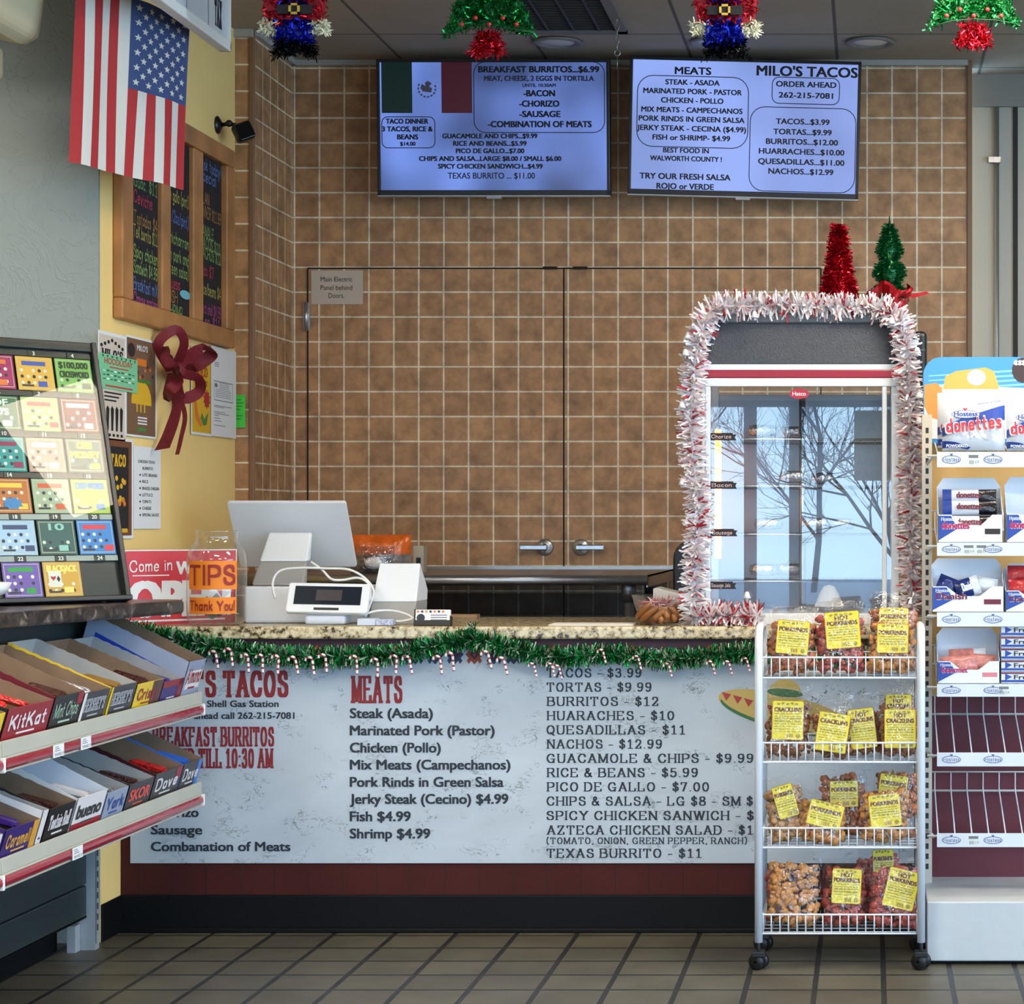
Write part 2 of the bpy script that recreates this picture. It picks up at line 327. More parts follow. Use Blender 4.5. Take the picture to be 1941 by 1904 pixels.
# ---------------------------------------------------------------- the room
DB, DR, DG = 8.78, 8.24, 6.79          # back wall, tiled corner strip, grey plaster wall
CZ = 3.314                             # ceiling
XY, XR = -2.509, -2.436                # yellow wall, tiled return
T = .1049
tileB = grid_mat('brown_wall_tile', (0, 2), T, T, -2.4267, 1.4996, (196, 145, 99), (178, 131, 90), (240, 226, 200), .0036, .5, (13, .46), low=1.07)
tileR = grid_mat('brown_wall_tile_return', (1, 2), T, T, 8.25, 1.4996, (192, 143, 98), (174, 129, 89), (236, 222, 196), .0036, .5, (13, .46))
tileS = grid_mat('brown_wall_tile_strip', (0, 2), .2, T, -2.452, 1.4996, (194, 144, 99), (176, 130, 89), (238, 224, 198), .0036, .5, (13, .46))
floorM = grid_mat('quarry_floor_tile', (0, 1), .2025, .2005, .039, 6.70, (94, 90, 77), (84, 80, 69), (37, 37, 36), .0085, .42, (5, .35), bumpy=.4)
ceilM = grid_mat('ceiling_tile', (0, 1), .61, .61, -1.36, 8.30, (160, 148, 134), (155, 144, 130), (90, 84, 78), .007, .85, (3, .08), bumpy=.5)
yellowM = M('yellow_wall_paint', (252, 214, 137), .6, noise_=(2.5, .05), bump=(60, .08))
bullM = M('bullnose_trim', (128, 92, 62), .5)
blackM = M('black_rubber', (7, 8, 10), .6, noise_=(4, .2), spec=.2)

def plasterM():
    m = M('grey_plaster', (137, 148, 147), .7)
    n = m.node_tree.nodes; l = m.node_tree.links; b = n['Principled BSDF']; t = n.new('ShaderNodeTexCoord')
    q = n.new('ShaderNodeTexNoise'); q.inputs['Scale'].default_value = 5; q.inputs['Detail'].default_value = 4; q.inputs['Distortion'].default_value = 2.2
    l.new(t.outputs['Object'], q.inputs['Vector'])
    r = n.new('ShaderNodeValToRGB'); r.color_ramp.elements[0].position = .47; r.color_ramp.elements[1].position = .53; r.color_ramp.elements[0].color = (0, 0, 0, 1)
    x = r.color_ramp.elements.new(.5); x.color = (1, 1, 1, 1); r.color_ramp.elements[2].color = (.3, .3, .3, 1)
    l.new(q.outputs[0], r.inputs[0])
    u = n.new('ShaderNodeBump'); u.inputs['Strength'].default_value = .28; u.inputs['Distance'].default_value = .01; l.new(r.outputs[0], u.inputs['Height']); l.new(u.outputs[0], b.inputs['Normal'])
    return m
greyM = plasterM()

struct('floor', MB().box((-5, -9, -.1), (4, 10, 0)), floorM)
struct('ceiling', MB().box((-5, -2.6, CZ), (4, 10, CZ+.1)), ceilM)
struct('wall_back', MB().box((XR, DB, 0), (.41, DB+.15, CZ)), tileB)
struct('wall_left', MB().box((-2.75, DR, 0), (XR, DB, CZ)).box((0, 0, 0), (0, 0, 0)), [tileR])
struct('wall_corner_strip', MB().box((-2.75, DR-.008, 0), (-2.452, DR+.01, CZ-.03)), tileS)
struct('trim_1', MB().box((-2.456, DR-.014, 0), (XR+.004, DR+.002, CZ)), bullM, bevel=.005)
struct('trim_2', MB().box((.405, DB-.012, 0), (.428, DB+.15, CZ)), bullM, bevel=.005)
struct('trim_3', MB().box((XR, DB-.02, CZ-.022), (.41, DB, CZ)).box((XR, DR, CZ-.022), (XR+.02, DB, CZ)).box((-2.75, DR-.03, CZ-.03), (XR, DR, CZ)), M('ceiling_edge_trim', (168, 164, 156), .6))
struct('wall_yellow', MB().box((-2.75, DG, 0), (XY, DR-.012, CZ)), yellowM)
struct('wall_grey', MB().box((-5, DG-.012, 0), (XY-.002, DG+.1, CZ)), greyM)
struct('wall_far_left', MB().box((-5.1, -2.6, 0), (-5, DG+.1, CZ)), M('outer_wall_paint', (188, 180, 165), .7))
struct('wall_right', MB().box((4, -2.6, 0), (4.1, 10, .42)).box((4, -2.6, 3.0), (4.1, 10, CZ)).box((4, 6.3, .42), (4.1, 10, 3.0)).box((4, 1.6, .42), (4.1, 1.7, 3.0)), MATS['outer_wall_paint'])  # unseen wall; its wide window openings are added to brighten the yellow wall
beige = M('beige_wall_panel', (186, 180, 166), .5, noise_=(3, .05), bump=(50, .1))
struct('wall_beige', MB().box((.43, 9.06, 0), (4, 9.2, CZ-.14)), beige)
struct('trim_4', MB().box((.43, 9.04, CZ-.14), (4, 9.2, CZ)), M('soffit_paint', (140, 135, 128), .7))
struct('trim_5', MB().box((1.03, 9.045, 0), (.965+.1, 9.062, CZ-.14)).box((.62, 9.05, 0), (.64, 9.062, CZ-.14)), M('black_panel_joint', (20, 20, 20), .6))
struct('baseboard_yellow', MB().box((XY+.001, DG, 0), (XY+.008, 6.97, .123)), blackM, bevel=.003)

# storefront behind the camera: header, low sill, mullions and clear panes under the open sky
alu = M('dark_mullion', (92, 92, 95), .45, .2)
struct('wall_front', MB().box((-5, -2.62, 2.34), (4, -2.5, CZ)).box((-5, -2.62, 0), (4, -2.5, .42)), MATS['outer_wall_paint'])
edges = [-5, -3.9, -2.75, -1.36, -.96, -.60, .75, 2.1, 3.3, 4]
pane = glass('window_pane', .0, fres=1.2)
for i in range(len(edges)-1):
    a, b = edges[i], edges[i+1]
    w = MB()
    for lo, hi in (((a, -2.58, .42), (a+.05, -2.52, 2.34)), ((b-.05, -2.58, .42), (b, -2.52, 2.34)), ((a, -2.58, .42), (b, -2.52, .47)), ((a, -2.58, 2.29), (b, -2.52, 2.34))): w.box(lo, hi)
    wn = struct('window_%d' % (i+1), w, alu)
    MB().box((a+.05, -2.552, .47), (b-.05, -2.548, 2.29)).build('pane', pane, wn)
f = Fr((-.13, -2.515, 1.70), (1, 0, 0), (0, 0, 1))
f = Fr((.42, -2.515, 1.70), (-1, 0, 0), (0, 0, 1))
pb = MB().slab(f, 0, 0, .55, .56, 0, .004)
for t, v, c in (('A', .38, .1), ('ngs', .24, .075), ('SDAY', .12, .065), ('DAY', .02, .065)): pb.text(f, t, .36, v, c, None, 'L', 1, 'sans', .02, n=.006)
solo('window_poster', pb, [M('olive_poster', (120, 112, 60), .6), M('poster_ink', (40, 38, 28), .6)], 'olive poster with dark lettering on the shop window', 'poster')

# outside: pavement, snow bank and bare trees that the warmer's glass mirrors
struct('pavement', MB().box((-40, -40, -.25), (40, -9, -.12)), M('outdoor_concrete', (150, 152, 156), .9, noise_=(.6, .15)))
def tree(x, y, h, sd):
    rnd = random.Random(sd); mb = MB()
    def br(p, d, L, r, k):
        pts = [p]; q = d
        for i in range(3):
            q = (q+Vector((rnd.uniform(-.18, .18), rnd.uniform(-.18, .18), rnd.uniform(-.05, .15)))).normalized(); pts.append(pts[-1]+q*L/3)
        mb.tube(pts, [r, r*.9, r*.75, r*.6], 5, caps=False)
        if k:
            for i in range(3 if k < 2 else 5):
                s = rnd.choice(pts[1:]); a = rnd.uniform(0, 6.28); t = rnd.uniform(.45, .95)
                o = q.orthogonal().normalized(); o2 = q.cross(o)
                br(s, (q*math.cos(t)+(o*math.cos(a)+o2*math.sin(a))*math.sin(t)+Vector((0, 0, .15))).normalized(), L*rnd.uniform(.5, .75), r*.5, k-1)
    br(Vector((x, y, -.15)), Vector((0, 0, 1)), h*.34, .075, 5)
    return mb
bark = M('bark', (62, 58, 62), .9)
for i, (x, y, h) in enumerate(((-3.4, -22, 8), (.5, -19, 8), (5.6, -24, 9), (-1.2, -30, 10), (-8.4, -26, 9))):
    solo('bare_tree', tree(x, y, h, i+3), bark, 'bare winter tree outside the shop front, mirrored in the warmer glass', 'tree', 'bare trees outside', origin=(x, y, -.15))

# ceiling fittings
tub = M('fluorescent_tube_light', (255, 238, 214), .5, emit=27)
wht = M('white_enamel', (226, 228, 228), .4)
for i, (x, y, z) in enumerate(((.70, 6.02, 0), (-1.2, 3.6, 0), (2.6, 3.4, 0), (1.0, 1.6, 0), (-2.6, .6, 0), (-3.6, 4.9, 0))):  # first is mirrored in the ticket cover; the rest are unseen, added for light
    t = thing('ceiling_light', 'rectangular fluorescent ceiling light out in the shop, all but one added for light', 'ceiling light', (x, y, CZ), 'fluorescent ceiling lights')
    MB().box((x-.68, y-.27, CZ-.03), (x+.68, y+.27, CZ-.001)).build('light_frame', wht, t)
    MB().box((x-.63, y-.22, CZ-.036), (x+.63, y+.22, CZ-.031)).build('diffuser', tub, t)
down = M('downlight_lens', (205, 200, 190), .4); dring = M('downlight_ring', (120, 116, 110), .5)
for px, lab in ((1058, 'round unlit recessed downlight above the first menu screen'), (1355, 'round unlit recessed downlight behind the hanging toy soldier over the right menu screen'), (1650, 'round unlit recessed downlight above the right end of the tiled wall')):
    p = at(px, 78, 8.42); c = (p.x, 8.42, CZ)
    t = thing('downlight', lab, 'downlight', c, 'recessed downlights')
    MB().lathe([(.072, -.001), (.1, -.004), (.1, -.010), (.094, -.013), (.078, -.012), (.072, -.004)], c, 32).build('trim_ring', dring, t)
    MB().lathe([(.0, -.010), (.05, -.009), (.074, -.003)], c, 32).build('lens', down, t)
# return-air vent
vx0, vx1, vy0, vy1 = -1.40, -.96, 7.45, 8.24
t = thing('ceiling_vent', 'square dark louvred air vent in the ceiling', 'vent', ((vx0+vx1)/2, (vy0+vy1)/2, CZ))
mb = MB()
for lo, hi in (((vx0, vy0, CZ-.014), (vx1, vy0+.04, CZ-.001)), ((vx0, vy1-.04, CZ-.014), (vx1, vy1, CZ-.001)), ((vx0, vy0, CZ-.014), (vx0+.04, vy1, CZ-.001)), ((vx1-.04, vy0, CZ-.014), (vx1, vy1, CZ-.001))): mb.box(lo, hi)
mb.build('vent_frame', M('vent_frame', (110, 106, 100), .6), t)
mb = MB().box((vx0+.04, vy0+.04, CZ-.004), (vx1-.04, vy1-.04, CZ-.001))
mb.build('vent_back', M('vent_dark', (26, 24, 23), .8), t)
mb = MB()
for i in range(3): mb.box((vx0+.13+i*.1, vy0+.04, CZ-.012), (vx0+.138+i*.1, vy1-.04, CZ-.004))
for i in range(18): mb.box((vx0+.04, vy0+.06+i*.04, CZ-.010), (vx1-.04, vy0+.064+i*.04, CZ-.004))
mb.build('louvre', M('vent_louvre', (52, 49, 46), .6), t)
# ceiling hook with chain
p = at(1170, 20, 8.0)
mb = MB()
for i in range(5):
    c = Vector((p.x, 8.0, CZ-.012-i*.026)); o = Vector((1, 0, 0)) if i % 2 else Vector((0, 1, 0))
    mb.tube([c+o*.007*math.cos(a)+Vector((0, 0, .016*math.sin(a))) for a in [k*math.pi/6 for k in range(12)]], .0022, 6, loop=True)
c = Vector((p.x, 8.0, CZ-.142)); mb.tube([c+Vector((.011*math.cos(a), 0, .011*math.sin(a))) for a in [k*math.pi/6 for k in range(12)]], .003, 6, loop=True)
mb.tube([c+Vector((0, 0, -.011)), c+Vector((0, 0, -.06))], .0028, 6)
solo('hook_chain', mb, M('steel_wire', (150, 148, 145), .35, .9), 'short steel chain with an eye hook hanging below the vent', 'chain')

# electrical cupboard doors in the tiled wall
dz = 1.37+(990-509)/450; x0, x1, x2 = at(584, 0, DB).x, at(1069, 0, DB).x, at(1556, 0, DB).x
seam = M('door_gap', (30, 24, 20), .9)
mb = MB()
g = .0032
mb.box((x0-g, DB-.0055, 0), (x0+g, DB+.01, dz)).box((x1-g, DB-.0055, 0), (x1+g, DB+.01, dz)).box((x2-g, DB-.0055, 0), (x2+g, DB+.01, dz)).box((x0, DB-.0055, dz-g), (x2, DB+.01, dz+g))
struct('door_gap_shade', mb, seam)  # dark strips stand in for the shade in the door gaps
chrome = M('brushed_steel', (176, 178, 182), .3, .9, noise_=(30, .08))
for k, (a, b, hx, sg) in enumerate(((x0, x1, 1033, -1), (x1, x2, 1101, 1))):
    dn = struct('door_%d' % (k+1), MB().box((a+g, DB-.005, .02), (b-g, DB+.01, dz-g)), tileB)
    c = at(hx, 1038, DB-.006); mb = MB()
    mb.lathe([(.036, 0), (.036, .006), (.031, .011), (.013, .013), (.012, .045), (0, .046)], c, 28, ax=(0, -1, 0))
    e_ = c+Vector((0, -.045, .0)); w = .1 if sg < 0 else .105
    mb.loft([[e_+Vector((sg*q, dy, zz)) for dy, zz in ((-.008, -.011), (-.008, .011), (.008, .011), (.008, -.011))] for q in (-.016, 0, .05, w)], sm=False)
    mb.build('lever_handle', chrome, dn, bevel=.004)
    c = at(1043 if k == 0 else 1100, 508, DB-.006)
    MB().box((c.x-.03, DB-.02, c.z-.006), (c.x+.03, DB-.003, c.z+.004)).build('door_catch', seam, dn)
    if k == 0:
        c = at(580, 600, DB-.014)
        MB().tube([c+Vector((0, 0, -.06)), c+Vector((0, 0, .06))], .009, 10).box((c.x-.012, DB-.012, c.z-.055), (c.x+.016, DB-.002, c.z+.055)).build('hinge', chrome, dn, label='steel hinge')
# paper notice on the door
paper = M('white_paper', (222, 222, 218), .7); ink = M('black_ink', (26, 26, 28), .7)
d = DB-.008; c = at(590, 577, d); f = Fr(c); s = S(d)
mb = MB().slab(f, 0, 0, 98/s, 64/s, 0, .001)
for b, y, w in (('Main Electric', 534, 60), ('Panel behind', 550, 60), ('Doors.', 565, 30)): mb.text(f, b, 48/s, (577-y)/s, 9/s, w/s, 'C', 1, n=.002)
solo('notice', mb, [M('notice_paper', (196, 180, 162), .7), ink], 'paper notice about the main electric panel, taped to the tiled door', 'notice')
# conduit on the beige wall
c = at(1889, 304, 9.05); mb = MB().tube([(c.x, 9.045, .9), (c.x, 9.045, CZ-.14)], .011, 10)
t = solo('conduit', mb, M('galvanised_pipe', (150, 148, 142), .4, .6), 'thin vertical metal conduit on the beige wall', 'pipe')
MB().box((c.x-.035, 9.03, c.z-.012), (c.x+.016, 9.06, c.z+.012)).build('pipe_clamp', chrome, t)
# ---------------------------------------------------------------- service counter with its menu panel
DC = 6.97
sC = S(DC)
maroon = M('maroon_board', (68, 27, 24), .65, noise_=(6, .12), bump=(40, .05), spec=.2)
t = thing('service_counter', 'maroon boarded service counter with black base under the granite worktop', 'counter', (-.6, DC+.3, 0))
CR = 1.35
cb = MB().box((XY+.002, DC, .02), (CR, 7.6, .98))
for i in range(40):
    xx = XY+.06+i*.1225*0.93
    if xx < CR: cb.box((xx-.0015, DC-.0006, .12), (xx+.0015, DC+.001, .98), 1)
cb.build('counter_body', [maroon, M('board_groove', (30, 10, 12), .8)], t)
MB().box((XY+.004, DC-.012, 0), (CR, DC, .1235)).box((XY+.004, DC-.03, 0), (CR, DC, .016)).build('kick_base', blackM, t, bevel=.004)

def graniteM():
    m = M('speckled_granite', (200, 182, 140), .25, coat=.3)
    n = m.node_tree.nodes; l = m.node_tree.links; b = n['Principled BSDF']; t = n.new('ShaderNodeTexCoord')
    q = n.new('ShaderNodeTexNoise'); q.inputs['Scale'].default_value = 46; q.inputs['Detail'].default_value = 4; q.inputs['Roughness'].default_value = .7
    r = n.new('ShaderNodeValToRGB'); r.color_ramp.interpolation = 'EASE'; el = r.color_ramp.elements
    el[0].position = .34; el[0].color = (.015, .012, .010, 1); el[1].position = .46; el[1].color = (*lin((176, 158, 118)), 1)
    x = el.new(.40); x.color = (*lin((92, 76, 52)), 1); x = el.new(.6); x.color = (*lin((214, 202, 168)), 1)
    l.new(t.outputs['Object'], q.inputs['Vector']); l.new(q.outputs[0], r.inputs[0]); l.new(r.outputs[0], b.inputs['Base Color'])
    return m
ct = MB().box((XY+.002, 6.935, .980), (CR, 7.66, 1.022))
solo('granite_worktop', ct, graniteM(), 'long speckled cream granite worktop on the service counter', 'worktop', bevel=.008, seg=3)

# printed menu panel on the counter front
def panelM():
    m = M('menu_panel_print', (190, 199, 206), .45)
    n = m.node_tree.nodes; l = m.node_tree.links; b = n['Principled BSDF']; t = n.new('ShaderNodeTexCoord')
    def nz(sc, det, dist, stretch):
        mp = n.new('ShaderNodeMapping'); mp.inputs['Scale'].default_value = stretch; mp.inputs['Rotation'].default_value = (0, R(22), 0)
        q = n.new('ShaderNodeTexNoise'); q.inputs['Scale'].default_value = sc; q.inputs['Detail'].default_value = det; q.inputs['Distortion'].default_value = dist
        l.new(t.outputs['Object'], mp.inputs[0]); l.new(mp.outputs[0], q.inputs['Vector']); return q.outputs[0]
    def ramp(src, stops):
        r = n.new('ShaderNodeValToRGB'); el = r.color_ramp.elements; el[0].position = stops[0][0]; el[0].color = (*[stops[0][1]]*3, 1); el[1].position = stops[-1][0]; el[1].color = (*[stops[-1][1]]*3, 1)
        for p, v in stops[1:-1]: x = el.new(p); x.color = (v, v, v, 1)
        l.new(src, r.inputs[0]); return r.outputs[0]
    crack = ramp(nz(26, 4, 1.2, (1, 1, 1.7)), [(.478, 0), (.494, 1), (.506, 1), (.522, 0)]); mask = ramp(nz(9, 3, .4, (1, 1, 1.4)), [(.53, 0), (.62, 1)]); cloud = ramp(nz(4, 5, .6, (1, 1, 1.5)), [(.3, .86), (.7, 1.0)])
    mu = n.new('ShaderNodeMath'); mu.operation = 'MULTIPLY'; l.new(crack, mu.inputs[0]); l.new(mask, mu.inputs[1])
    m1 = n.new('ShaderNodeMix'); m1.data_type = 'RGBA'; m1.blend_type = 'MULTIPLY'; m1.inputs[0].default_value = 1; m1.inputs[6].default_value = (*lin((188, 200, 210)), 1); l.new(cloud, m1.inputs[7])
    mx = n.new('ShaderNodeMix'); mx.data_type = 'RGBA'; l.new(mu.outputs[0], mx.inputs[0]); l.new(m1.outputs[2], mx.inputs[6]); mx.inputs[7].default_value = (*lin((118, 124, 128)), 1)
    l.new(mx.outputs[2], b.inputs['Base Color'])
    return m
DP = DC-.006; sP = S(DP); navy = M('menu_ink', (38, 46, 56), .6); red = M('menu_red', (132, 34, 38), .6)
f = Fr(at(247, 1637, DP))
def U(px): return (px-247)/sP
def Vv(py): return (1637-py)/sP
mb = MB().slab(f, 0, 0, U(1733), Vv(1210), -.0045, 0)
orange = M('border_orange', (150, 66, 40), .6); dblue = M('border_blue', (40, 58, 88), .6); dmar = M('border_maroon', (66, 30, 42), .6); gold = M('border_gold', (170, 120, 60), .6)
mb.rect(f, 0, Vv(1232), U(1733), Vv(1210), .0006, 1)
for i in range(40):
    u = U(247+20+i*37.2)
    if u > U(1730): break
    w = 17/sP; hh = 19/sP; v = Vv(1241); ci = (2, 3, 2, 4)[i % 4]
    mb.poly(f, [(u-w, v), (u, v-hh), (u+w, v), (u, v+hh)], .0010, ci)
    mb.poly(f, [(u-w*.55, v), (u, v-hh*.55), (u+w*.55, v), (u, v+hh*.55)], .0013, 1 if ci != 4 else 5)
    mb.poly(f, [(u-w*.22, v), (u, v-hh*.22), (u+w*.22, v), (u, v+hh*.22)], .0016, ci)
    for q in (-.5, .5): mb.poly(f, [(u+q*w*1.2-w*.25, v-hh*.62), (u+q*w*1.2, v-hh*.95), (u+q*w*1.2+w*.25, v-hh*.62), (u+q*w*1.2, v-hh*.3)], .0011, ci)
board = tag(mb.build('menu_board', [panelM(), dmar, dblue, orange, dblue, gold], origin=f.O), 'pale weathered menu panel with red and black lettering on the counter front', 'menu board')
tx = MB()
def T_(b, x, y, cap, w=None, font='sans', mi=0, bold=0.0): tx.text(f, b, U(x), Vv(y), cap/sP, w and w/sP, 'L', mi, font, bold, n=.0014)
for b, y, w in (("TACOS - $3.99", 1284, 180), ("TORTAS - $9.99", 1311, 199), ("BURRITOS - $12", 1338, 212), ("HUARACHES - $10", 1365, 242), ("QUESADILLAS - $11", 1392, 263), ("NACHOS - $12.99", 1419, 219),
                ("GUACAMOLE & CHIPS - $9.99", 1446, 392), ("RICE & BEANS - $5.99", 1473, 287), ("PICO DE GALLO - $7.00", 1500, 308), ("CHIPS & SALSA - LG $8 - SM $6", 1527, 407),
                ("SPICY CHICKEN SANWICH - $4.99", 1554.5, 452), ("AZTECA CHICKEN SALAD - $10.99", 1582, 448), ("TEXAS BURRITO - $11", 1626, 294)):
    T_(b, 1036, y, 16, w, 'slab')
T_("(TOMATO, ONION, GREEN PEPPER, RANCH)", 1036, 1600, 11.5, 380, 'slab')
for b, y, w in (("Steak (Asada)", 1361.5, 156), ("Marinated Pork (Pastor)", 1394, 273), ("Chicken (Pollo)", 1426.7, 171), ("Mix Meats (Campechanos)", 1459, 303), ("Pork Rinds in Green Salsa", 1491.8, 290),
                ("Jerky Steak (Cecino) $4.99", 1524, 299), ("Fish $4.99", 1557, 114), ("Shrimp $4.99", 1589.6, 151)): T_(b, 664, y, 18, w, bold=.085)
for b, y, w in (("Chorizo", 1549, 89), ("Sausage", 1582, 96), ("Combanation of Meats", 1613.7, 263)): T_(b, 287, y, 17, w, bold=.085)
T_("Shell Gas Station", 393, 1340.5, 12, 135, bold=.08); T_("To order ahead call 262-215-7081", 288, 1363, 12, 270, bold=.08)
tx.build('lettering', [navy], board)
tx = MB()
for b, x, y, cap, w in (("MILO'S TACOS", 289, 1320, 46, 258), ("MEATS", 665, 1331, 47, 98), ("BREAKFAST BURRITOS", 288, 1414, 34, 232), ("SERVED TILL 10:30 AM", 288, 1455, 34, 231)): T_(b, x, y, cap, w, 'west')
tx.build('red_lettering', [red], board, label='red slab lettering')
# sombrero and crown prints at the right of the panel
g = MB(); hy = M('hat_yellow', (196, 170, 96), .6); hg = M('hat_green', (60, 110, 66), .6); hr = M('hat_red', (168, 60, 60), .6)
def ell(cx, cy, a, b, rot, n, mi, t0=0, t1=360):
    P = []
    for i in range(33):
        q = R(t0+(t1-t0)*i/32); x_, y_ = a*math.cos(q), b*math.sin(q); P.append((U(cx+x_*math.cos(rot)-y_*math.sin(rot)), Vv(cy+x_*math.sin(rot)+y_*math.cos(rot))))
    g.poly(f, P[::-1] if t1-t0 > 0 else P, n, mi)
ell(1490, 1352, 132, 34, .24, .0010, 0); ell(1491, 1357, 129, 29, .24, .0012, 1, 0, 180); ell(1491, 1351, 127, 28, .24, .0014, 0, -5, 185)
for i in range(9):
    x_ = 1368+i*21; y_ = 1312+i*5.9
    g.poly(f, [(U(x_), Vv(y_)), (U(x_+9), Vv(y_+17)), (U(x_+18), Vv(y_+4.5))], .0017, 2)
ell(1488, 1312, 30, 24, 0, .0018, 0, 180, 360); ell(1488, 1314, 34, 8, .1, .0020, 1)
c = [(1680, 1476), (1682, 1462), (1687, 1469), (1692, 1458), (1697, 1469), (1702, 1462), (1704, 1476)]
g.poly(f, [(U(a), Vv(b)) for a, b in c][::-1], .0012, 3)
g.text(f, 'ona', U(1690), Vv(1492), 15/sP, 36/sP, 'L', 4, 'sans', .04, n=.0014)
g.build('print', [hy, hg, hr, gold, navy], board)

# ---------------------------------------------------------------- menu screens
def screen_emit(name, col, lo, hi, seed):
    m = bpy.data.materials.new(name); m.use_nodes = True; n = m.node_tree.nodes; l = m.node_tree.links; b = n['Principled BSDF']
    b.inputs['Base Color'].default_value = (.01, .01, .012, 1); b.inputs['Roughness'].default_value = .28
    t = n.new('ShaderNodeTexCoord'); q = n.new('ShaderNodeTexNoise'); q.inputs['Scale'].default_value = 2.6; q.inputs['Detail'].default_value = 1
    mp = n.new('ShaderNodeMapping'); mp.inputs['Location'].default_value = (seed, 0, seed); l.new(t.outputs['Object'], mp.inputs[0]); l.new(mp.outputs[0], q.inputs['Vector'])
    r = n.new('ShaderNodeMapRange'); r.inputs[1].default_value = .35; r.inputs[2].default_value = .65; r.inputs[3].default_value = lo; r.inputs[4].default_value = hi
    l.new(q.outputs[0], r.inputs[0]); l.new(r.outputs[0], b.inputs['Emission Strength']); b.inputs['Emission Color'].default_value = (*lin(col), 1)
    return m
bez = M('black_bezel', (16, 17, 20), .35); silver = M('silver_edge', (150, 152, 156), .35, .6)
tvink = M('screen_black', (12, 14, 24), .5)
def tv(name, label, cx, cy, w, h, rot, em, d=8.60):
    s = S(d); c = at(cx, cy, d)
    t = thing(name, label, 'television', c, 'menu screens')
    f0 = Fr(c, (1, 0, 0), (0, -math.sin(R(3)), math.cos(R(3)))).sub(0, 0, 0, -rot)
    W, Hh = w/s, h/s; b = 6/s
    mb = MB(); mb.slab(f0, -W/2, -Hh/2, W/2, Hh/2, -.05, -.004); mb.slab(f0, -W/2+.2, -Hh/2+.12, W/2-.2, Hh/2-.1, -.09, -.05)
    for a in ((-W/2, -Hh/2, W/2, -Hh/2+b*1.6), (-W/2, Hh/2-b, W/2, Hh/2), (-W/2, -Hh/2, -W/2+b, Hh/2), (W/2-b, -Hh/2, W/2, Hh/2)): mb.slab(f0, *a, -.006, .006)
    mb.build('bezel', bez, t, bevel=.002)
    mb = MB(); mb.slab(f0, -W/2, -Hh/2-.006, W/2, -Hh/2, -.03, .006); mb.slab(f0, -.03, -Hh/2-.014, .03, -Hh/2-.004, -.02, .008); mb.build('silver_strip', silver, t)
    mb = MB(); mb.slab(f0, -W/2+b*.8, -Hh/2+b*1.3, W/2-b*.8, Hh/2-b*.8, -.006, -.001); sc = mb.build('screen', em, t)
    mb = MB(); mb.box((c.x-.15, d+.08, c.z-.1), (c.x+.15, DB-.002, c.z+.1)).build('wall_bracket', bez, t)
    def P(px, py):
        dx, dy = (px-cx)/s, (cy-py)/s; q = rot
        return dx*math.cos(q)-dy*math.sin(q), dx*math.sin(q)+dy*math.cos(q)
    return t, sc, f0, s, P
# the photo's rotation is clockwise, so local coordinates undo it
def lines(mb, f0, s, P, rows, mi=0, bold=.12):
    for b, x0, x1, y, cap in rows:
        u, v = P((x0+x1)/2, y); mb.text(f0, b, u, v, cap/s, (x1-x0)/s, 'C', mi, 'sans', bold, n=.0005)
def rbox(mb, f0, s, P, x0, y0, x1, y1, r, w=1.6, mi=0):
    a, b = P((x0+x1)/2, (y0+y1)/2); W, h = (x1-x0)/s/2, (y1-y0)/s/2; outline(mb, f0, a-W, b-h, a+W, b+h, r/s, w/s, .0004, mi)
t, sc, f0, s, P = tv('menu_screen', 'wall screen with the breakfast burrito menu and a green, white and red flag', 935.5, 241.5, 441, 256, 0, screen_emit('screen_light_a', (118, 150, 238), .15, .60, 3))
mb = MB()
lines(mb, f0, s, P, [("BREAKFAST BURRITOS...$6.99", 908, 1136, 138, 11), ("-BACON", 993, 1052, 183, 11), ("-CHORIZO", 985, 1060, 202.5, 11), ("-SAUSAGE", 985, 1062, 222, 11), ("-COMBINATION OF MEATS", 925.5, 1121, 241, 11),
    ("TACO DINNER", 732, 811.5, 234.5, 9), ("3 TACOS, RICE &", 724.6, 819.5, 249, 9), ("BEANS", 753, 792, 264, 9), ("$14.00", 758.5, 787, 276, 7), ("GUACAMOLE AND CHIPS...$9.99", 838.6, 1018, 262, 8.5), ("RICE AND BEANS...$5.99", 859, 997.5, 276, 8.5),
    ("PICO DE GALLO...$7.00", 864, 993, 290, 8.5), ("CHIPS AND SALSA...LARGE $8.00 / SMALL $6.00", 794, 1063, 304.6, 8.5), ("SPICY CHICKEN SANDWICH...$4.99", 830, 1027.7, 319, 8.5)])
lines(mb, f0, s, P, [("TEXAS BURRITO ... $11.00", 848, 1013, 338, 11)], bold=.04)
lines(mb, f0, s, P, [("MEAT, CHEESE, 2 EGGS IN TORTILLA", 918.6, 1126, 154, 9), ("UNTIL 10:30AM", 991, 1054, 165.5, 6)], mi=1)
rbox(mb, f0, s, P, 898, 118, 1147, 252, 22); rbox(mb, f0, s, P, 723, 221, 825, 281, 12)
mb.build('lettering', [tvink, M('screen_grey', (44, 50, 78), .5)], t)
mb = MB()
for x0, x1, mi in ((724, 782, 0), (837.5, 895.4, 1)):
    a = P(x0, 214.6); b = P(x1, 119); mb.rect(f0, a[0], a[1], b[0], b[1], .0004, mi)
a = P(810, 168)
for k in range(10):
    q0, q1 = R(150+k*24), R(150+k*24+15); r0, r1 = 15/s, 18/s
    mb.poly(f0, [(a[0]+r0*math.cos(q0), a[1]+r0*math.sin(q0)), (a[0]+r1*math.cos(q0), a[1]+r1*math.sin(q0)), (a[0]+r1*math.cos(q1), a[1]+r1*math.sin(q1)), (a[0]+r0*math.cos(q1), a[1]+r0*math.sin(q1))], .0004, 2)
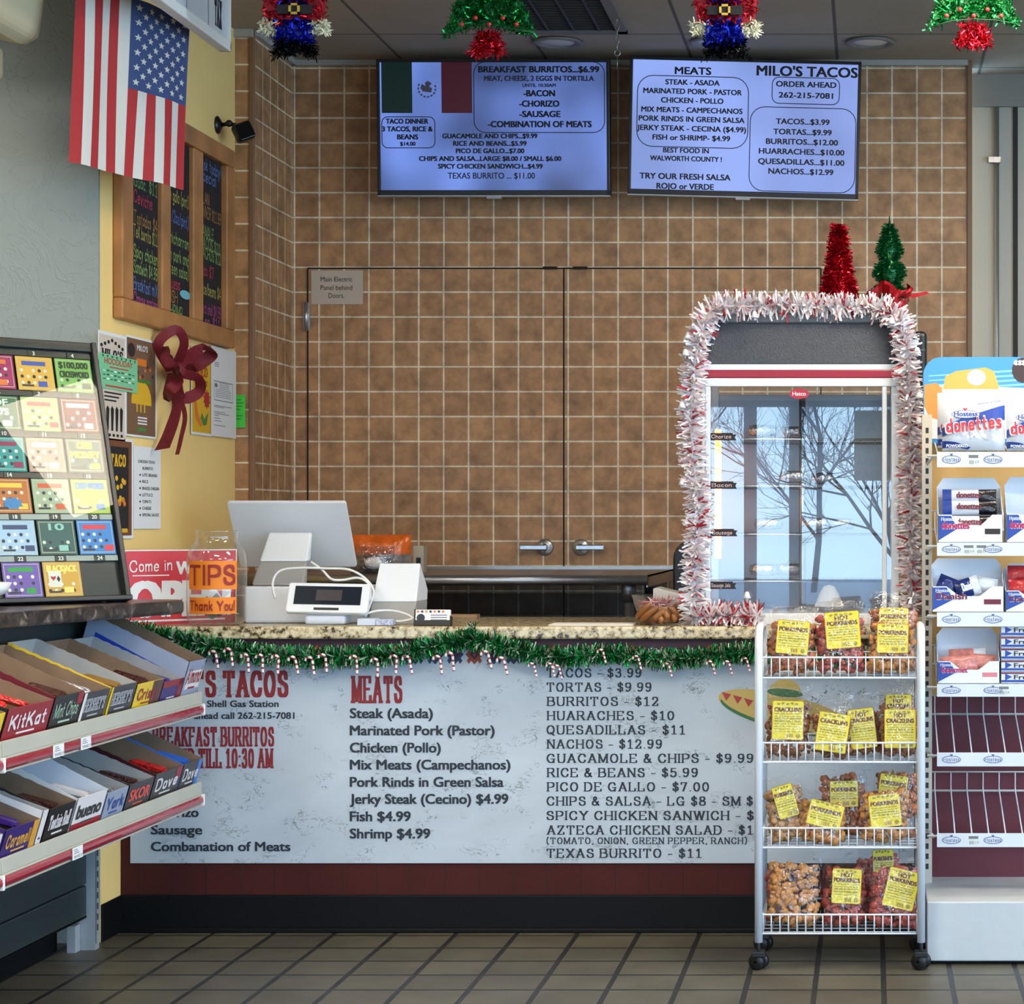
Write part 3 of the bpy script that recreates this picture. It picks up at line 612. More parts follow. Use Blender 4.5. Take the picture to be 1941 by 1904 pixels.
mb.poly(f0, [(a[0]+x_/s, a[1]+y_/s) for x_, y_ in ((-8, -6), (8, -8), (10, 0), (4, 3), (9, 9), (2, 14), (-4, 10), (-2, 4), (-10, 8), (-12, 0))], .0004, 2)
mb.build('flag_graphic', [M('screen_green', (10, 40, 34), .4, emit=.15), M('screen_maroon', (70, 18, 34), .4, emit=.22), M('screen_brown', (70, 66, 84), .4, emit=.14)], t)
t, sc, f0, s, P = tv('menu_screen', 'slightly tilted wall screen listing meats and taco prices, right of the burrito screen', 1411, 242.5, 438, 259, R(1.45), screen_emit('screen_light_b', (146, 172, 246), .46, .62, 8))
mb = MB()
lines(mb, f0, s, P, [("MEATS", 1280, 1348, 142, 13), ("MILO'S TACOS", 1435, 1625, 146, 18), ("STEAK - ASADA", 1262, 1364, 162, 9.5), ("MARINATED PORK - PASTOR", 1220, 1406, 179, 9.5), ("CHICKEN - POLLO", 1253.5, 1371, 196, 9.5), ("MIX MEATS - CAMPECHANOS", 1216, 1407, 214, 9.5),
    ("PORK RINDS IN GREEN SALSA", 1211, 1411, 231, 9.5), ("JERKY STEAK - CECINA ($4.99)", 1207.5, 1413.7, 248.6, 9.5), ("FISH or SHRIMP- $4.99", 1237, 1383.5, 266, 9.5), ("BEST FOOD IN", 1257, 1343, 289.5, 9), ("WALWORTH COUNTY !", 1232, 1367.6, 305, 9),
    ("TRY OUR FRESH SALSA", 1212, 1384, 339.5, 10.5), ("ROJO or VERDE", 1244, 1352, 358, 10.5), ("ORDER AHEAD", 1471.5, 1585, 166, 10), ("262-215-7081", 1476.4, 1578.7, 186.6, 10), ("TACOS...$3.99", 1471, 1572, 236, 10), ("TORTAS...$9.99", 1466, 1576, 255.5, 10),
    ("BURRITOS...$12.00", 1452, 1588, 274, 10), ("HUARRACHES...$10.00", 1438.5, 1600, 292.6, 10), ("QUESADILLAS...$11.00", 1437, 1600, 311.8, 10), ("NACHOS...$12.99", 1456.5, 1579, 330, 10)], bold=.09)
rbox(mb, f0, s, P, 1207, 145, 1419, 280, 30); rbox(mb, f0, s, P, 1463, 147.5, 1592, 198.5, 14); rbox(mb, f0, s, P, 1420, 204, 1622, 364, 28)
mb.build('lettering', [tvink], t)

# ---------------------------------------------------------------- yellow wall: chalkboard, papers, bow, camera
def dY(px, X=-2.5): return -F*X/(CX-px)
def zY(py, d): return H+(CY-py)*d/F
wood = M('oiled_wood', (176, 120, 68), .45, noise_=(7, .28)); slate = M('chalkboard_black', (26, 24, 28), .7, noise_=(12, .2))
bz0, bz1 = 2.045, 2.815; y0, y1 = dY(218), dY(433)
t = thing('chalkboard', 'wood framed three panel chalkboard menu on the yellow wall', 'chalkboard', (-2.49, (y0+y1)/2, bz0))
fb = Fr((-2.508, y0, bz0), (0, 1, 0), (0, 0, 1)); W = y1-y0; Hb = bz1-bz0
mb = MB()
mb.slab(fb, 0, 0, W, .07, .0, .035); mb.slab(fb, 0, Hb-.07, W, Hb, 0, .035); mb.slab(fb, 0, .07, .1, Hb-.07, 0, .035); mb.slab(fb, W-.095, .07, W, Hb-.07, 0, .035)
for a, b in ((297, 313), (357, 375)): mb.slab(fb, dY(a)-y0, .07, dY(b)-y0, Hb-.07, 0, .03)
mb.build('frame', wood, t, bevel=.006)
cols = [(116, 156, 92), (180, 62, 78), (166, 124, 70), (178, 166, 84), (138, 166, 92), (138, 166, 96), (96, 122, 176), (178, 80, 136), (172, 122, 72), (120, 190, 200)]
cm = [M('chalk_%s' % n, c, .8) for n, c in zip(('green', 'red', 'orange', 'yellow', 'lime', 'leaf', 'blue', 'pink', 'amber', 'aqua'), cols)]
for (a, b), rows in zip(((249, 297), (314, 356), (376, 417)), (
    (("Guac. $11", 352, 0), ("Ceviche", 382, 1), ("Tostadas $4", 420, 2), ("Tex burrito $11", 447, 3), ("Spicy chicken", 484, 4), ("Sandwich $4.99", 513, 5), ("Breakfast mix", 545, 6), ("Choose protein", 572, 7)),
    (("de gallo (pint)", 375, 3), ("(1/2oz/pint)", 415, 6), ("chicharron", 455, 4), ("(in pork and", 487, 5), ("green salsa)", 513, 4), ("quesa", 540, 1), ("FISH", 566, 8), ("SHRIMP", 593, 4)),
    (("Ask today!", 318, 6), ("special", 340, 6), ("FLAN", 382, 8), ("DINNER $11.99", 408, 2), ("TAMALE", 444, 4), ("TACOS $10", 466, 5), ("NACHOS $12", 485, 4), ("Gdo $7", 517, 1), ("Rice/beans $4", 552, 3), ("Hard shell $4.99", 588, 7), ("3 ea. $11", 612, 7)))):
    u0, u1 = dY(a)-y0, dY(b)-y0
    pn = MB().slab(fb, u0-.004, .066, u1+.004, Hb-.066, 0, .012).build('chalk_panel', slate, t)
    mb = MB()
    for b_, py, ci in rows:
        ym = (dY(a)+dY(b))/2; v = zY(py, ym)-bz0-.018; w = min(len(b_)*.026, (u1-u0)*.94)
        mb.text(fb, b_, u0+.006, v, .042, w, 'L', ci, 'hand', n=.0135, rot=-.02)
    if a == 314:
        v = zY(560, 7.6)-bz0; c = .255+u0-.06
        mb.poly(fb, [(c+.06*math.cos(q/12*6.283), v+.016*math.sin(q/12*6.283)) for q in range(12)], .0135, 9); mb.poly(fb, [(c+.05, v), (c+.085, v+.02), (c+.085, v-.02)], .0136, 9)
    mb.build('chalk_writing', cm, pn)

def sheet(name, x0, x1, ytl, ybl, label, cat, mats, X=-2.503, draw=None, thick=.0012, curl=0):
    """paper hung flat on the yellow wall; x0..x1 and top/bottom read at the left edge"""
    d0, d1 = dY(x0, X), dY(x1, X); z0, z1 = zY(ybl, d0), zY(ytl, d0)
    f = Fr((X, d0, z0), (0, 1, 0), (0, 0, 1)); W, Hh = d1-d0, z1-z0
    mb = MB().slab(f, 0, 0, W, Hh, 0, thick)
    if draw: draw(mb, f, W, Hh)
    return solo(name, mb, mats, label, cat)
def disc(mb, f, u, v, a, b, n, mi, k=16, t0=0, t1=360): mb.poly(f, [(u+a*math.cos(R(t0+(t1-t0)*i/k)), v+b*math.sin(R(t0+(t1-t0)*i/k))) for i in range(k+(t1-t0 < 360))], n, mi)
cream = M('poster_cream', (214, 196, 178), .7); pbrown = M('poster_brown', (122, 88, 62), .7); pred = M('poster_red', (176, 36, 44), .6); porange = M('poster_orange', (226, 120, 40), .6); pyel = M('poster_yellow', (226, 176, 40), .6)
pgreen = M('poster_green', (70, 130, 60), .6); pmint = M('poster_mint', (126, 200, 150), .6); pwhite = M('poster_white', (232, 232, 230), .6); dgrey = M('print_grey', (110, 112, 116), .7)
def d1(mb, f, W, Hh):
    mb.rect(f, .03*W, .03*Hh, .97*W, .97*Hh, .0016, 1); mb.text(f, "MILO'S", W*.1, Hh*.75, Hh*.09, W*.8, 'L', 2, 'west', n=.002)
    for i in range(7): disc(mb, f, W*(.1+.13*i), Hh*(.93-.02*abs(i-3)), W*.05, Hh*.018, .002, 2, 8)
    for i in range(3): mb.rect(f, W*.2, Hh*(.44-.035*i), W*(.85-.1*i), Hh*(.455-.035*i), .002, 2)
    for i in range(5): mb.poly(f, [(W*(.12+.17*i), Hh*.1), (W*(.19+.17*i), Hh*.1), (W*(.22+.17*i), Hh*.3), (W*(.15+.17*i), Hh*.33), (W*(.10+.17*i), Hh*.3)], .002, 2)
    for i in range(6): disc(mb, f, W*(.1+.15*i), Hh*.06, W*.05, Hh*.015, .002, 2, 8)
sheet('poster', 186, 237, 625, 835, 'narrow cream poster with dark figures, partly under the mint flyer', 'poster', [pwhite, cream, ink], draw=d1)
def d2(mb, f, W, Hh):
    mb.rect(f, .04*W, .02*Hh, .96*W, .98*Hh, .0016, 1); mb.text(f, "MILO'S", W*.36, Hh*.87, Hh*.055, W*.34, 'L', 2, 'sans', .04, n=.002)
    disc(mb, f, W*.18, Hh*.86, W*.12, Hh*.07, .002, 3); mb.rect(f, W*.34, Hh*.72, W*.66, Hh*.79, .002, 4)
    for i in range(10): disc(mb, f, W*(.14+.08*i), Hh*(.66+.06*math.sin(i*1.1)), W*.03, Hh*.018, .002, 3 if i % 2 else 4, 8)
    P = [(W*(.5+.32*math.cos(R(i*18))), Hh*(.37+.2*math.sin(R(i*18)))) for i in range(11)]+[(W*.15, Hh*.35), (W*.85, Hh*.35)][::1]
    mb.poly(f, P[:11], .002, 5); mb.rect(f, W*.18, Hh*.33, W*.82, Hh*.375, .0021, 5)
    for i in range(6): disc(mb, f, W*(.25+.1*i), Hh*.565, W*.06, Hh*.02, .0024, 6, 8)
    for u in (.34, .46, .58): mb.rect(f, W*u, Hh*.25, W*(u+.04), Hh*.33, .002, 5)
    for i in range(3): mb.rect(f, W*.38, Hh*(.19-.03*i), W*.68, Hh*(.205-.03*i), .002, 2)
    disc(mb, f, W*.5, Hh*.08, W*.16, Hh*.02, .002, 6)
sheet('poster', 237, 296, 634, 826, 'brown poster showing a big yellow taco beside the red bow', 'poster', [pwhite, pbrown, pwhite, M('poster_dark', (52, 34, 30), .7), porange, pyel, pgreen], draw=d2, X=-2.5035)
def d3(mb, f, W, Hh):
    mb.text(f, "HOODLIDAY", W*.12, Hh*.72, Hh*.17, W*.74, 'L', 1, 'sans', .05, n=.002); mb.rect(f, W*.25, Hh*.62, W*.75, Hh*.655, .002, 1)
    for r_ in range(3):
        for i in range(9): mb.rect(f, W*(.08+.095*i), Hh*(.5-.12*r_), W*(.15+.095*i), Hh*(.53-.12*r_+.02*(i % 2)), .002, 2 if (i+r_) % 3 else 3)
    for i in range(8): mb.poly(f, [(W*(.05+.12*i), Hh*.97), (W*(.11+.12*i), Hh*.97), (W*(.08+.12*i), Hh*.88)], .002, 2)
    mb.rect(f, W*.14, Hh*.06, W*.86, Hh*.11, .002, 1)
sheet('flyer', 188, 260, 668, 734, 'mint green holiday flyer pinned over the cream poster with dark figures', 'flyer', [pmint, M('flyer_red', (206, 70, 60), .6), M('flyer_green', (40, 110, 70), .6), pwhite], draw=d3, X=-2.499)
def d4(mb, f, W, Hh):
    mb.rect(f, .04*W, .03*Hh, .99*W, .97*Hh, .0016, 1)
    mb.text(f, "FRIED", W*.1, Hh*.68, Hh*.1, W*.66, 'L', 2, 'west', n=.002); mb.text(f, "JALPEÑO".replace('Ñ', 'N'), W*.14, Hh*.57, Hh*.06, W*.6, 'L', 2, 'west', n=.002); mb.rect(f, W*.3, Hh*.83, W*.75, Hh*.85, .002, 3)
    mb.poly(f, [(W*.1, Hh*.4), (W*.22, Hh*.42), (W*.3, Hh*.25), (W*.5, Hh*.12), (W*.42, Hh*.09), (W*.2, Hh*.18)], .002, 4); mb.poly(f, [(W*.42, Hh*.2), (W*.5, Hh*.26), (W*.6, Hh*.19), (W*.8, Hh*.28), (W*.72, Hh*.13), (W*.55, Hh*.11)], .002, 3)
    P = []
    for i in range(20): q = R(i*18); r_ = .16 if i % 2 else .11; P.append((W*(.72+r_*1.1*math.cos(q)), Hh*(.42+r_*.75*math.sin(q)))); 
    mb.poly(f, P, .002, 5)
sheet('poster', 362, 402, 655, 823, 'yellow FRIED JALPENO poster with chilli drawings, right of the bow', 'poster', [pwhite, pyel, M('poster_rust', (170, 70, 24), .6), pgreen, porange, pred], draw=d4)
def d5(mb, f, W, Hh):
    for v, a, b in ((.82, .12, .3), (.8, .12, .28), (.78, .12, .3), (.34, .1, .8), (.325, .1, .5), (.27, .1, .55), (.25, .1, .7), (.23, .1, .3), (.2, .1, .35), (.17, .12, .4), (.12, .1, .55)): mb.rect(f, W*a, Hh*v, W*b, Hh*(v+.007), .002, 1)
    outline(mb, f, W*.1, Hh*.4, W*.85, Hh*.62, .002, .003, .002, 1)
    for i in range(9): mb.rect(f, W*(.3 if i < 4 else .15), Hh*(.6-.02*i), W*(.7 if i < 4 else .78), Hh*(.605-.02*i), .002, 1)
    disc(mb, f, W*.18, Hh*.57, W*.06, Hh*.025, .002, 1, 10)
sheet('printed_letter', 400, 447, 655, 826, 'white printed letter on the yellow wall beside the yellow poster', 'paper', [pwhite, dgrey], draw=d5, X=-2.499)
c = at(445, 811, DR-.016); f = Fr(c); s = S(DR-.016)
mb = MB().slab(f, 0, 0, 20/s, 62/s, 0, .001)
for i, w in enumerate((11, 15, 13, 9, 0, 14, 10)):
    if w: mb.rect(f, 2/s, (52-i*6)/s, (2+w)/s, (53.2-i*6)/s, .0014, 1)
solo('sticky_note', mb, [M('neon_green_paper', (70, 200, 60), .6), M('pen_green', (20, 70, 30), .6)], 'neon green note taped to the narrow tiled strip', 'note')
def d6(mb, f, W, Hh):
    mb.rect(f, .0, .03*Hh, .93*W, .97*Hh, .0014, 1); mb.rect(f, 0, .09*Hh, .8*W, .91*Hh, .0018, 2); mb.text(f, "TACO", W*.06, Hh*.72, Hh*.11, W*.62, 'L', 3, 'west', n=.0024)
    rnd = random.Random(4)
    for i in range(16): disc(mb, f, W*rnd.uniform(.2, .68), Hh*rnd.uniform(.32, .62), W*.06, Hh*.028, .0024+i*.00003, 3 if i % 3 else 4, 7)
    mb.rect(f, W*.35, Hh*.06, W*.75, Hh*.1, .0022, 3)
sheet('poster', 205, 252, 828, 1022, 'black TACO poster with brown border behind the scratch ticket case', 'poster', [pwhite, M('poster_rim', (120, 70, 44), .7), M('poster_black', (30, 27, 28), .7), pyel, porange], draw=d6)
def d7(mb, f, W, Hh):
    for i, b in enumerate(("CHICKEN TEXAS", "BURRITO", "LITE BEANS", "RICE", "BRAIZED CHICKEN", "LETTUCE", "TOMATO", "CHEESE", "SPECIAL SAUCE")):
        v = Hh*(.80-i*.081); w = W*(.055*len(b)); u = W*.5-w/2 if i < 2 else W*.3
        mb.text(f, b, u, v, Hh*.035, min(w, W*.62), 'L', 1, 'sans', .03, n=.002)
        if i > 1: disc(mb, f, W*.22, v+Hh*.016, W*.03, Hh*.012, .002, 1, 8)
sheet('recipe_list', 253, 304, 845, 1003, 'long white CHICKEN TEXAS BURRITO ingredient list on the yellow wall', 'paper', [pwhite, ink], draw=d7)

# red ribbon bow
rib = M('wine_red_ribbon', (120, 22, 36), .6, noise_=(120, .25), bump=(300, .3))
X = -2.46; d = dY(333, X); c = Vector((X, d, zY(690, d))); s = F/d
t = thing('ribbon_bow', 'dark red mesh ribbon bow with two tails on the yellow wall', 'bow', (X, d, zY(860, d)))
def rband(pts, w, wd=Vector((.5, .1, 0))):
    mb = MB(); pts = smooth_pts([tuple(p) for p in pts], 5); rings = []
    for i, p in enumerate(pts):
        p = Vector(p); q = Vector(pts[min(i+1, len(pts)-1)])-Vector(pts[max(i-1, 0)]); k = w[0]+(w[1]-w[0])*i/(len(pts)-1)
        sd = q.cross(wd).normalized()*k if wd is not None else Vector((k, 0, 0)); rings.append([p-sd, p+sd])
    vs = [p for r in rings for p in r]; return mb.add(vs, [(2*i, 2*i+1, 2*i+3, 2*i+2) for i in range(len(rings)-1)], 0, True)
def bp(px, py, off=0): return (X+off, d+(px-333)/s*2.9, H+(CY-py)/s)
for nm, pts, w in (('loop', [bp(330, 700), bp(322, 655, .05), bp(316, 630, .03), bp(310, 660, -.02), bp(325, 705)], (.016, .02)), ('loop', [bp(330, 700), bp(350, 660, .05), bp(374, 660, .06), bp(366, 690, .0), bp(332, 705)], (.02, .028)),
                   ('loop', [bp(330, 700), bp(306, 705, .05), bp(298, 690, .03), bp(304, 672, .02), bp(326, 700)], (.018, .02)), ('loop', [bp(328, 705), bp(312, 725, .05), bp(305, 745, .03), bp(318, 752, 0), bp(330, 708)], (.018, .024)),
                   ('loop', [bp(332, 705), bp(350, 715, .05), bp(356, 740, .04), bp(342, 752, 0), bp(332, 710)], (.018, .024)),
                   ('tail', [bp(322, 735), bp(324, 770, .02), bp(318, 815, .01), bp(304, 855, .005)], (.012, .03)), ('tail', [bp(334, 738), bp(340, 785, .02), bp(338, 830, .01), bp(333, 862, .005)], (.010, .008))):
    rband(pts, w, Vector((.2, 1, 0)) if nm == 'tail' else Vector((.1, 1, .15))).build(nm, rib, t)
MB().ball(bp(328, 703, .02), (.022, .03, .03), 12).build('knot', rib, t)
# security camera
d = 8.0; c = at(462, 250, d); w0 = at(436, 237, d)
t = thing('security_camera', 'small black security camera on the edge of the yellow wall', 'camera', (XY+.002, d, w0.z))
mb = MB().lathe([(0, 0), (.034, 0), (.034, .006), (.02, .014), (.010, .02)], (XY, d, w0.z), 20, ax=(1, 0, 0)).tube([(XY+.018, d, w0.z), (XY+.05, d-.01, w0.z+.004), (c.x-.015, d, c.z+.02)], .008, 8); mb.ball((XY+.05, d-.01, w0.z+.004), .014, 10)
mb.build('mount', M('black_plastic', (18, 18, 20), .35), t)
fc = Fr(c, (.86, .5, .12), (-.1, .05, 1)); fc = Fr(c, fc.U, fc.N.cross(fc.U)).sub(0, 0, 0, R(18))
mb = MB().slab(fc, -.036, -.036, .036, .036, -.03, .022); mb.build('body', MATS['black_plastic'], t, bevel=.014, seg=3)
MB().slab(fc, -.03, -.03, .03, .03, .02, .0235).build('lens_face', M('gloss_black', (6, 6, 8), .08), t, bevel=.004)
# ---------------------------------------------------------------- hanging flag, price board, wall unit
fr_ = M('flag_red', (176, 44, 46), .75); fw = M('flag_white', (216, 211, 202), .75); fbl = M('flag_blue', (58, 76, 122), .75)
P0 = Vector((-2.424, 6.3, 2.459)); Uf = Vector((.18, .53, 0)); Wf = Uf.length; Uf.normalize(); Lf = .565
def fp(u, v):   # u across the stripes, v up from the hem, gentle folds
    w = .008*math.sin(u*19+v*2.5)+.004*math.sin(u*33-v*4); sh = .03*(v/Lf)
    return P0+Uf*(u+sh)+Vector((0, 0, v))+Vector((.93, -.33, 0))*w
n = 13; sub_ = 4; rows = 30; vc = .278; K = n*sub_
vr = [vc*i/15 for i in range(15)]+[vc+(Lf-vc)*i/15 for i in range(16)]
mb = MB(); vs = [fp(Wf*i/K, v) for v in vr for i in range(K+1)]
for mi in range(3):
    pass
fs = []; ms = []
for r in range(len(vr)-1):
    for i in range(K):
        a = r*(K+1)+i; fs.append((a, a+1, a+K+2, a+K+1)); ms.append(2 if i//sub_ >= 6 and r >= 15 else (i//sub_) % 2)
mb.add(vs, fs, 0, True); mb.m = ms
cu0 = Wf*6/n; cw = Wf*7/n
for a in range(9):
    for b in range(6 if a % 2 == 0 else 5):
        u = cu0+cw*(a+1)/10; v = vc+.285*((b+.5)/6 if a % 2 == 0 else (b+1)/6); P = []
        for i in range(10):
            q = R(90+36*i); k = 1 if i % 2 == 0 else .42
            P.append(fp(u+.0165*k*math.cos(q), v+.0125*k*math.sin(q))+Vector((.93, -.33, 0))*.0015)
        c_ = fp(u, v)+Vector((.93, -.33, 0))*.0015
        mb.add(P+[c_], [(i, (i+1) % 10, 10) for i in range(10)], 1)
o = solo('hanging_flag', mb, [fr_, fw, fbl], 'cloth stars and stripes flag hanging vertically beside the grey wall', 'flag')

a0, a1 = 5.9, 6.98; zb = 2.945
t = thing('price_board', 'white framed price board with PLUS TAX hanging above the flag', 'sign', (-2.15, (a0+a1)/2, zb))
f = Fr((-2.15, a0, zb), (0, 1, 0), (0, 0, 1)); W = a1-a0
wf = M('white_plastic_frame', (226, 226, 222), .5)
mb = MB(); mb.slab(f, 0, 0, W, .035, -.03, .01); mb.slab(f, 0, .33, W, .366, -.03, .01); mb.slab(f, 0, 0, .03, .366, -.03, .01); mb.slab(f, W-.015, 0, W, .366, -.03, .01); mb.build('frame', wf, t, bevel=.004)
mb = MB().slab(f, .01, .02, W-.01, .35, -.02, 0); mb.build('panel', M('price_panel', (206, 212, 218), .25), t)
mb = MB()
for u in (.2, .4, .6, .8): mb.rect(f, W*u, .04, W*u+.004, .33, .0012, 0)
mb.text(f, 'PLUS', W*.855, .19, .1, W*.09, 'L', 1, 'west'); mb.text(f, 'TAX', W*.86, .06, .085, W*.07, 'L', 1, 'west')
mb.build('lettering', [dgrey, ink], t)

cr = M('cream_plastic', (206, 192, 158), .45)
mb = MB(); pf = [(-2.95, 2.90), (-2.6, 2.832), (-2.55, 2.85), (-2.50, 3.2), (-2.50, CZ), (-2.95, CZ)]
fz = Fr((0, 5.4, 0), (1, 0, 0), (0, 0, 1)); mb.prism(fz, pf, -1.0, 0)
t = solo('wall_unit', mb, cr, 'cream plastic wall-mounted unit high at the grey wall', 'unit', bevel=.03, seg=4)
fz = Fr((0, 6.42, 0), (1, 0, 0), (0, 0, 1))
MB().prism(fz, [(-2.93, 2.90), (-2.6, 2.84), (-2.56, 2.86), (-2.51, 3.2), (-2.51, CZ-.002), (-2.93, CZ-.002)], 0, .02).build('end_cap', M('cream_cap', (188, 176, 148), .5), t, bevel=.008)
c = at(0, 118, 6.4)
solo('wall_speaker', MB().box((c.x-.2, 5.9, c.z-.06), (c.x+.016, 6.4, c.z+.045)), cr, 'small cream box just below the cream wall unit', 'box', bevel=.02, seg=3)

# ---------------------------------------------------------------- tinsel figures and trees hanging in front of the screens
def tinselM(name, col, rough=.24): return M(name, col, rough, .85)
TR, TG, TB, TK, TW = tinselM('red_tinsel', (196, 26, 46)), tinselM('green_tinsel', (16, 128, 58)), tinselM('blue_tinsel', (26, 44, 190)), tinselM('black_tinsel', (14, 14, 18)), M('cream_tinsel', (226, 226, 198), .5)
TS = tinselM('pale_tinsel', (196, 214, 190))
DO = 6.5
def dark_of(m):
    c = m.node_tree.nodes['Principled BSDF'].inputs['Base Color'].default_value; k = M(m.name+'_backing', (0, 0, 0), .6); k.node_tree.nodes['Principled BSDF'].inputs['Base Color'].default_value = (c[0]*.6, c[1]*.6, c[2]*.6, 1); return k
def region(mb, d, pts, n, L=.022, w=.0035, th=.012, mi=0):
    """foil strips bristling out of a flat shape given in photo pixels"""
    xs = [p[0] for p in pts]; ys = [p[1] for p in pts]; k = 0
    while k < n:
        x, y = random.uniform(min(xs), max(xs)), random.uniform(min(ys), max(ys)); ins = False; j = len(pts)-1
        for i in range(len(pts)):
            if (pts[i][1] > y) != (pts[j][1] > y) and x < (pts[j][0]-pts[i][0])*(y-pts[i][1])/(pts[j][1]-pts[i][1])+pts[i][0]: ins = not ins
            j = i
        if not ins: continue
        k += 1; dr = Vector((random.gauss(0, 1), -abs(random.gauss(0, .6)) if random.random() < .7 else .6, random.gauss(0, 1)))
        mb.blade(at(x, y, d)+Vector((0, random.uniform(-th, th), 0)), dr, L*random.uniform(.6, 1.2), w, mi)
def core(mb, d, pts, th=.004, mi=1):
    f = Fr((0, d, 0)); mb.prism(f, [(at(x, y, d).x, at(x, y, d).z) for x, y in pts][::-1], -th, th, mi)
def soldier(cx, y0, label):
    c = at(cx, y0, DO); t = thing('tinsel_figure', label, 'decoration', (c.x, DO, c.z-.0))
    def sh(P): return [(cx+x, y0+y) for x, y in P]
    def part(nm, P, n, mat, L=.02):
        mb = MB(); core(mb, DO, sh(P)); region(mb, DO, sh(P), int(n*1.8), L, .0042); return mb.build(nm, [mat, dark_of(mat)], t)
    part('jacket', [(-58, -70), (58, -70), (64, -30), (55, 48), (-50, 48), (-64, -30)], 900, TR)
    part('trousers', [(-34, 38), (34, 38), (36, 84), (-36, 84)], 420, TB)
    part('chest', [(-30, -10), (26, -10), (26, 26), (-30, 26)], 200, TB, .014)
    part('boots', [(-34, 78), (34, 78), (42, 108), (8, 100), (-40, 108)], 420, TK)
    for sx in (-48, 48):
        part('mitten', [(sx-16, 42), (sx+16, 42), (sx+15, 62), (sx-12, 62)], 150, TW, .018)
    part('head', [(-26, -150), (26, -150), (30, -70), (-30, -70)], 200, M('pink_tinsel', (226, 180, 160), .5), .012)
    part('hat', [(-36, -230), (36, -230), (36, -140), (-36, -140)], 300, TK)
    s = S(DO); f = Fr(at(cx, y0+17, DO-.024)); mb = MB().slab(f, -.055, -.014, .055, .014, -.006, 0); mb.build('belt', M('black_felt', (20, 20, 26), .6), t)
    mb = MB()
    for a in ((-.017, -.017, -.010, .017), (.010, -.017, .017, .017), (-.017, .010, .017, .017), (-.017, -.017, .017, -.010)): mb.slab(f, *a, 0, .006)
    mb.build('buckle', M('gold_plastic', (226, 190, 90), .3, .5), t)
    top = at(cx, y0-230, DO); MB().tube([top, (top.x, DO, CZ)], .001, 4).build('string', M('clear_string', (200, 200, 200), .5), t)
soldier(558, 0, 'toy soldier tinsel decoration hanging nearest the flag, over the tiled corner')
soldier(1374, 2, 'toy soldier tinsel decoration hanging in front of the right menu screen')
def hang_tree(cx, y0, label):
    c = at(cx, y0, DO); t = thing('tinsel_tree', label, 'decoration', (c.x, DO, c.z))
    P = [(0, -190), (38, -110), (22, -110), (62, -40), (44, -40), (88, 52), (45, 38), (0, 34), (-45, 38), (-88, 58), (-48, -40), (-62, -40), (-22, -110), (-38, -110)]
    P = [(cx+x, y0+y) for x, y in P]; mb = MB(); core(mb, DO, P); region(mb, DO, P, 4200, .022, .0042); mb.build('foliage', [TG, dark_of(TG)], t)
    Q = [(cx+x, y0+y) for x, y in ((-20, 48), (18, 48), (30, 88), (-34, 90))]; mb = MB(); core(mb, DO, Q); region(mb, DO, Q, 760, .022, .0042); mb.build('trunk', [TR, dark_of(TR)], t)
    for i in range(5): MB().ball(at(cx+(-52+i*26), y0+32-(i % 2)*12, DO-.022), .0075, 8).build('berry', M('red_bead', (176, 40, 44), .4), t)
    mb = MB(); mb.tube([at(cx-85, y0+54, DO-.02), at(cx-40, y0+41, DO-.02), at(cx, y0+38, DO-.02), at(cx+42, y0+40, DO-.02), at(cx+86, y0+48, DO-.02)], .0016, 5); mb.build('wire_edge', M('green_wire', (14, 70, 36), .5), t); mb = MB(); mb.tube([at(cx-14, y0+34, DO), at(cx-12, y0+52, DO)], .0015, 4); mb.tube([at(cx+6, y0+34, DO), at(cx+7, y0+52, DO)], .0015, 4)
    mb.build('trunk_wire', M('green_wire', (14, 70, 36), .5), t)
    MB().tube([at(cx, y0-190, DO), (c.x, DO, CZ)], .001, 4).build('string', M('clear_string', (200, 200, 200), .5), t)
hang_tree(927, 14, 'green tinsel tree with red trunk hanging above the breakfast screen')
hang_tree(1846, -2, 'green tinsel tree with red trunk hanging over the beige wall panels')
# ---------------------------------------------------------------- heated display cabinet on the worktop
DW = 7.05; sW = S(DW); ZT = 1.022
def wx(px): return (px-CX)/sW
def wz(py): return H+(CY-py)/sW
xl, xr, yb = wx(1330), wx(1704), DW+.46
wht2 = M('white_frame', (214, 220, 226), .4); darkp = M('charcoal_panel', (52, 58, 68), .55, bump=(160, .35), noise_=(90, .2)); redst = M('red_band', (150, 26, 50), .3)
t = thing('heated_display_cabinet', 'tall glass heated food cabinet with charcoal top and red band on the granite worktop', 'display cabinet', ((xl+xr)/2, (DW+yb)/2, ZT))
MB().box((xl, DW, ZT), (xr, yb, wz(1163))).build('base', wht2, t, bevel=.004)
mb = MB()
for x in (xl, xr-.026):
    for y in (DW, yb-.026): mb.box((x, y, ZT+.02), (x+.026, y+.026, wz(700)))
mb.box((xl+.012, DW-.004, wz(1163)), (xl+.03, DW+.004, wz(733))).box((wx(1672), DW-.004, wz(1163)), (wx(1681), DW+.004, wz(733)))
mb.build('frame', wht2, t, bevel=.003)
MB().box((xl, DW-.004, wz(733)), (xr, DW+.03, wz(717))).box((xl, DW-.004, wz(702)), (xr, DW+.03, wz(691))).build('header_trim', wht2, t, bevel=.002)
MB().box((xl+.004, DW-.006, wz(717)), (xr-.004, DW+.02, wz(702))).build('red_band', redst, t, bevel=.003)
fy = Fr((0, 0, 0), (0, 1, 0), (0, 0, 1))
mb = MB(); P = [(DW-.002, wz(691)), (DW+.035, wz(594)), (yb-.03, wz(594)), (yb, wz(691))]
a, b = xl, xr
vs = [(a, y, z) for y, z in P]+[(b, y, z) for y, z in P]
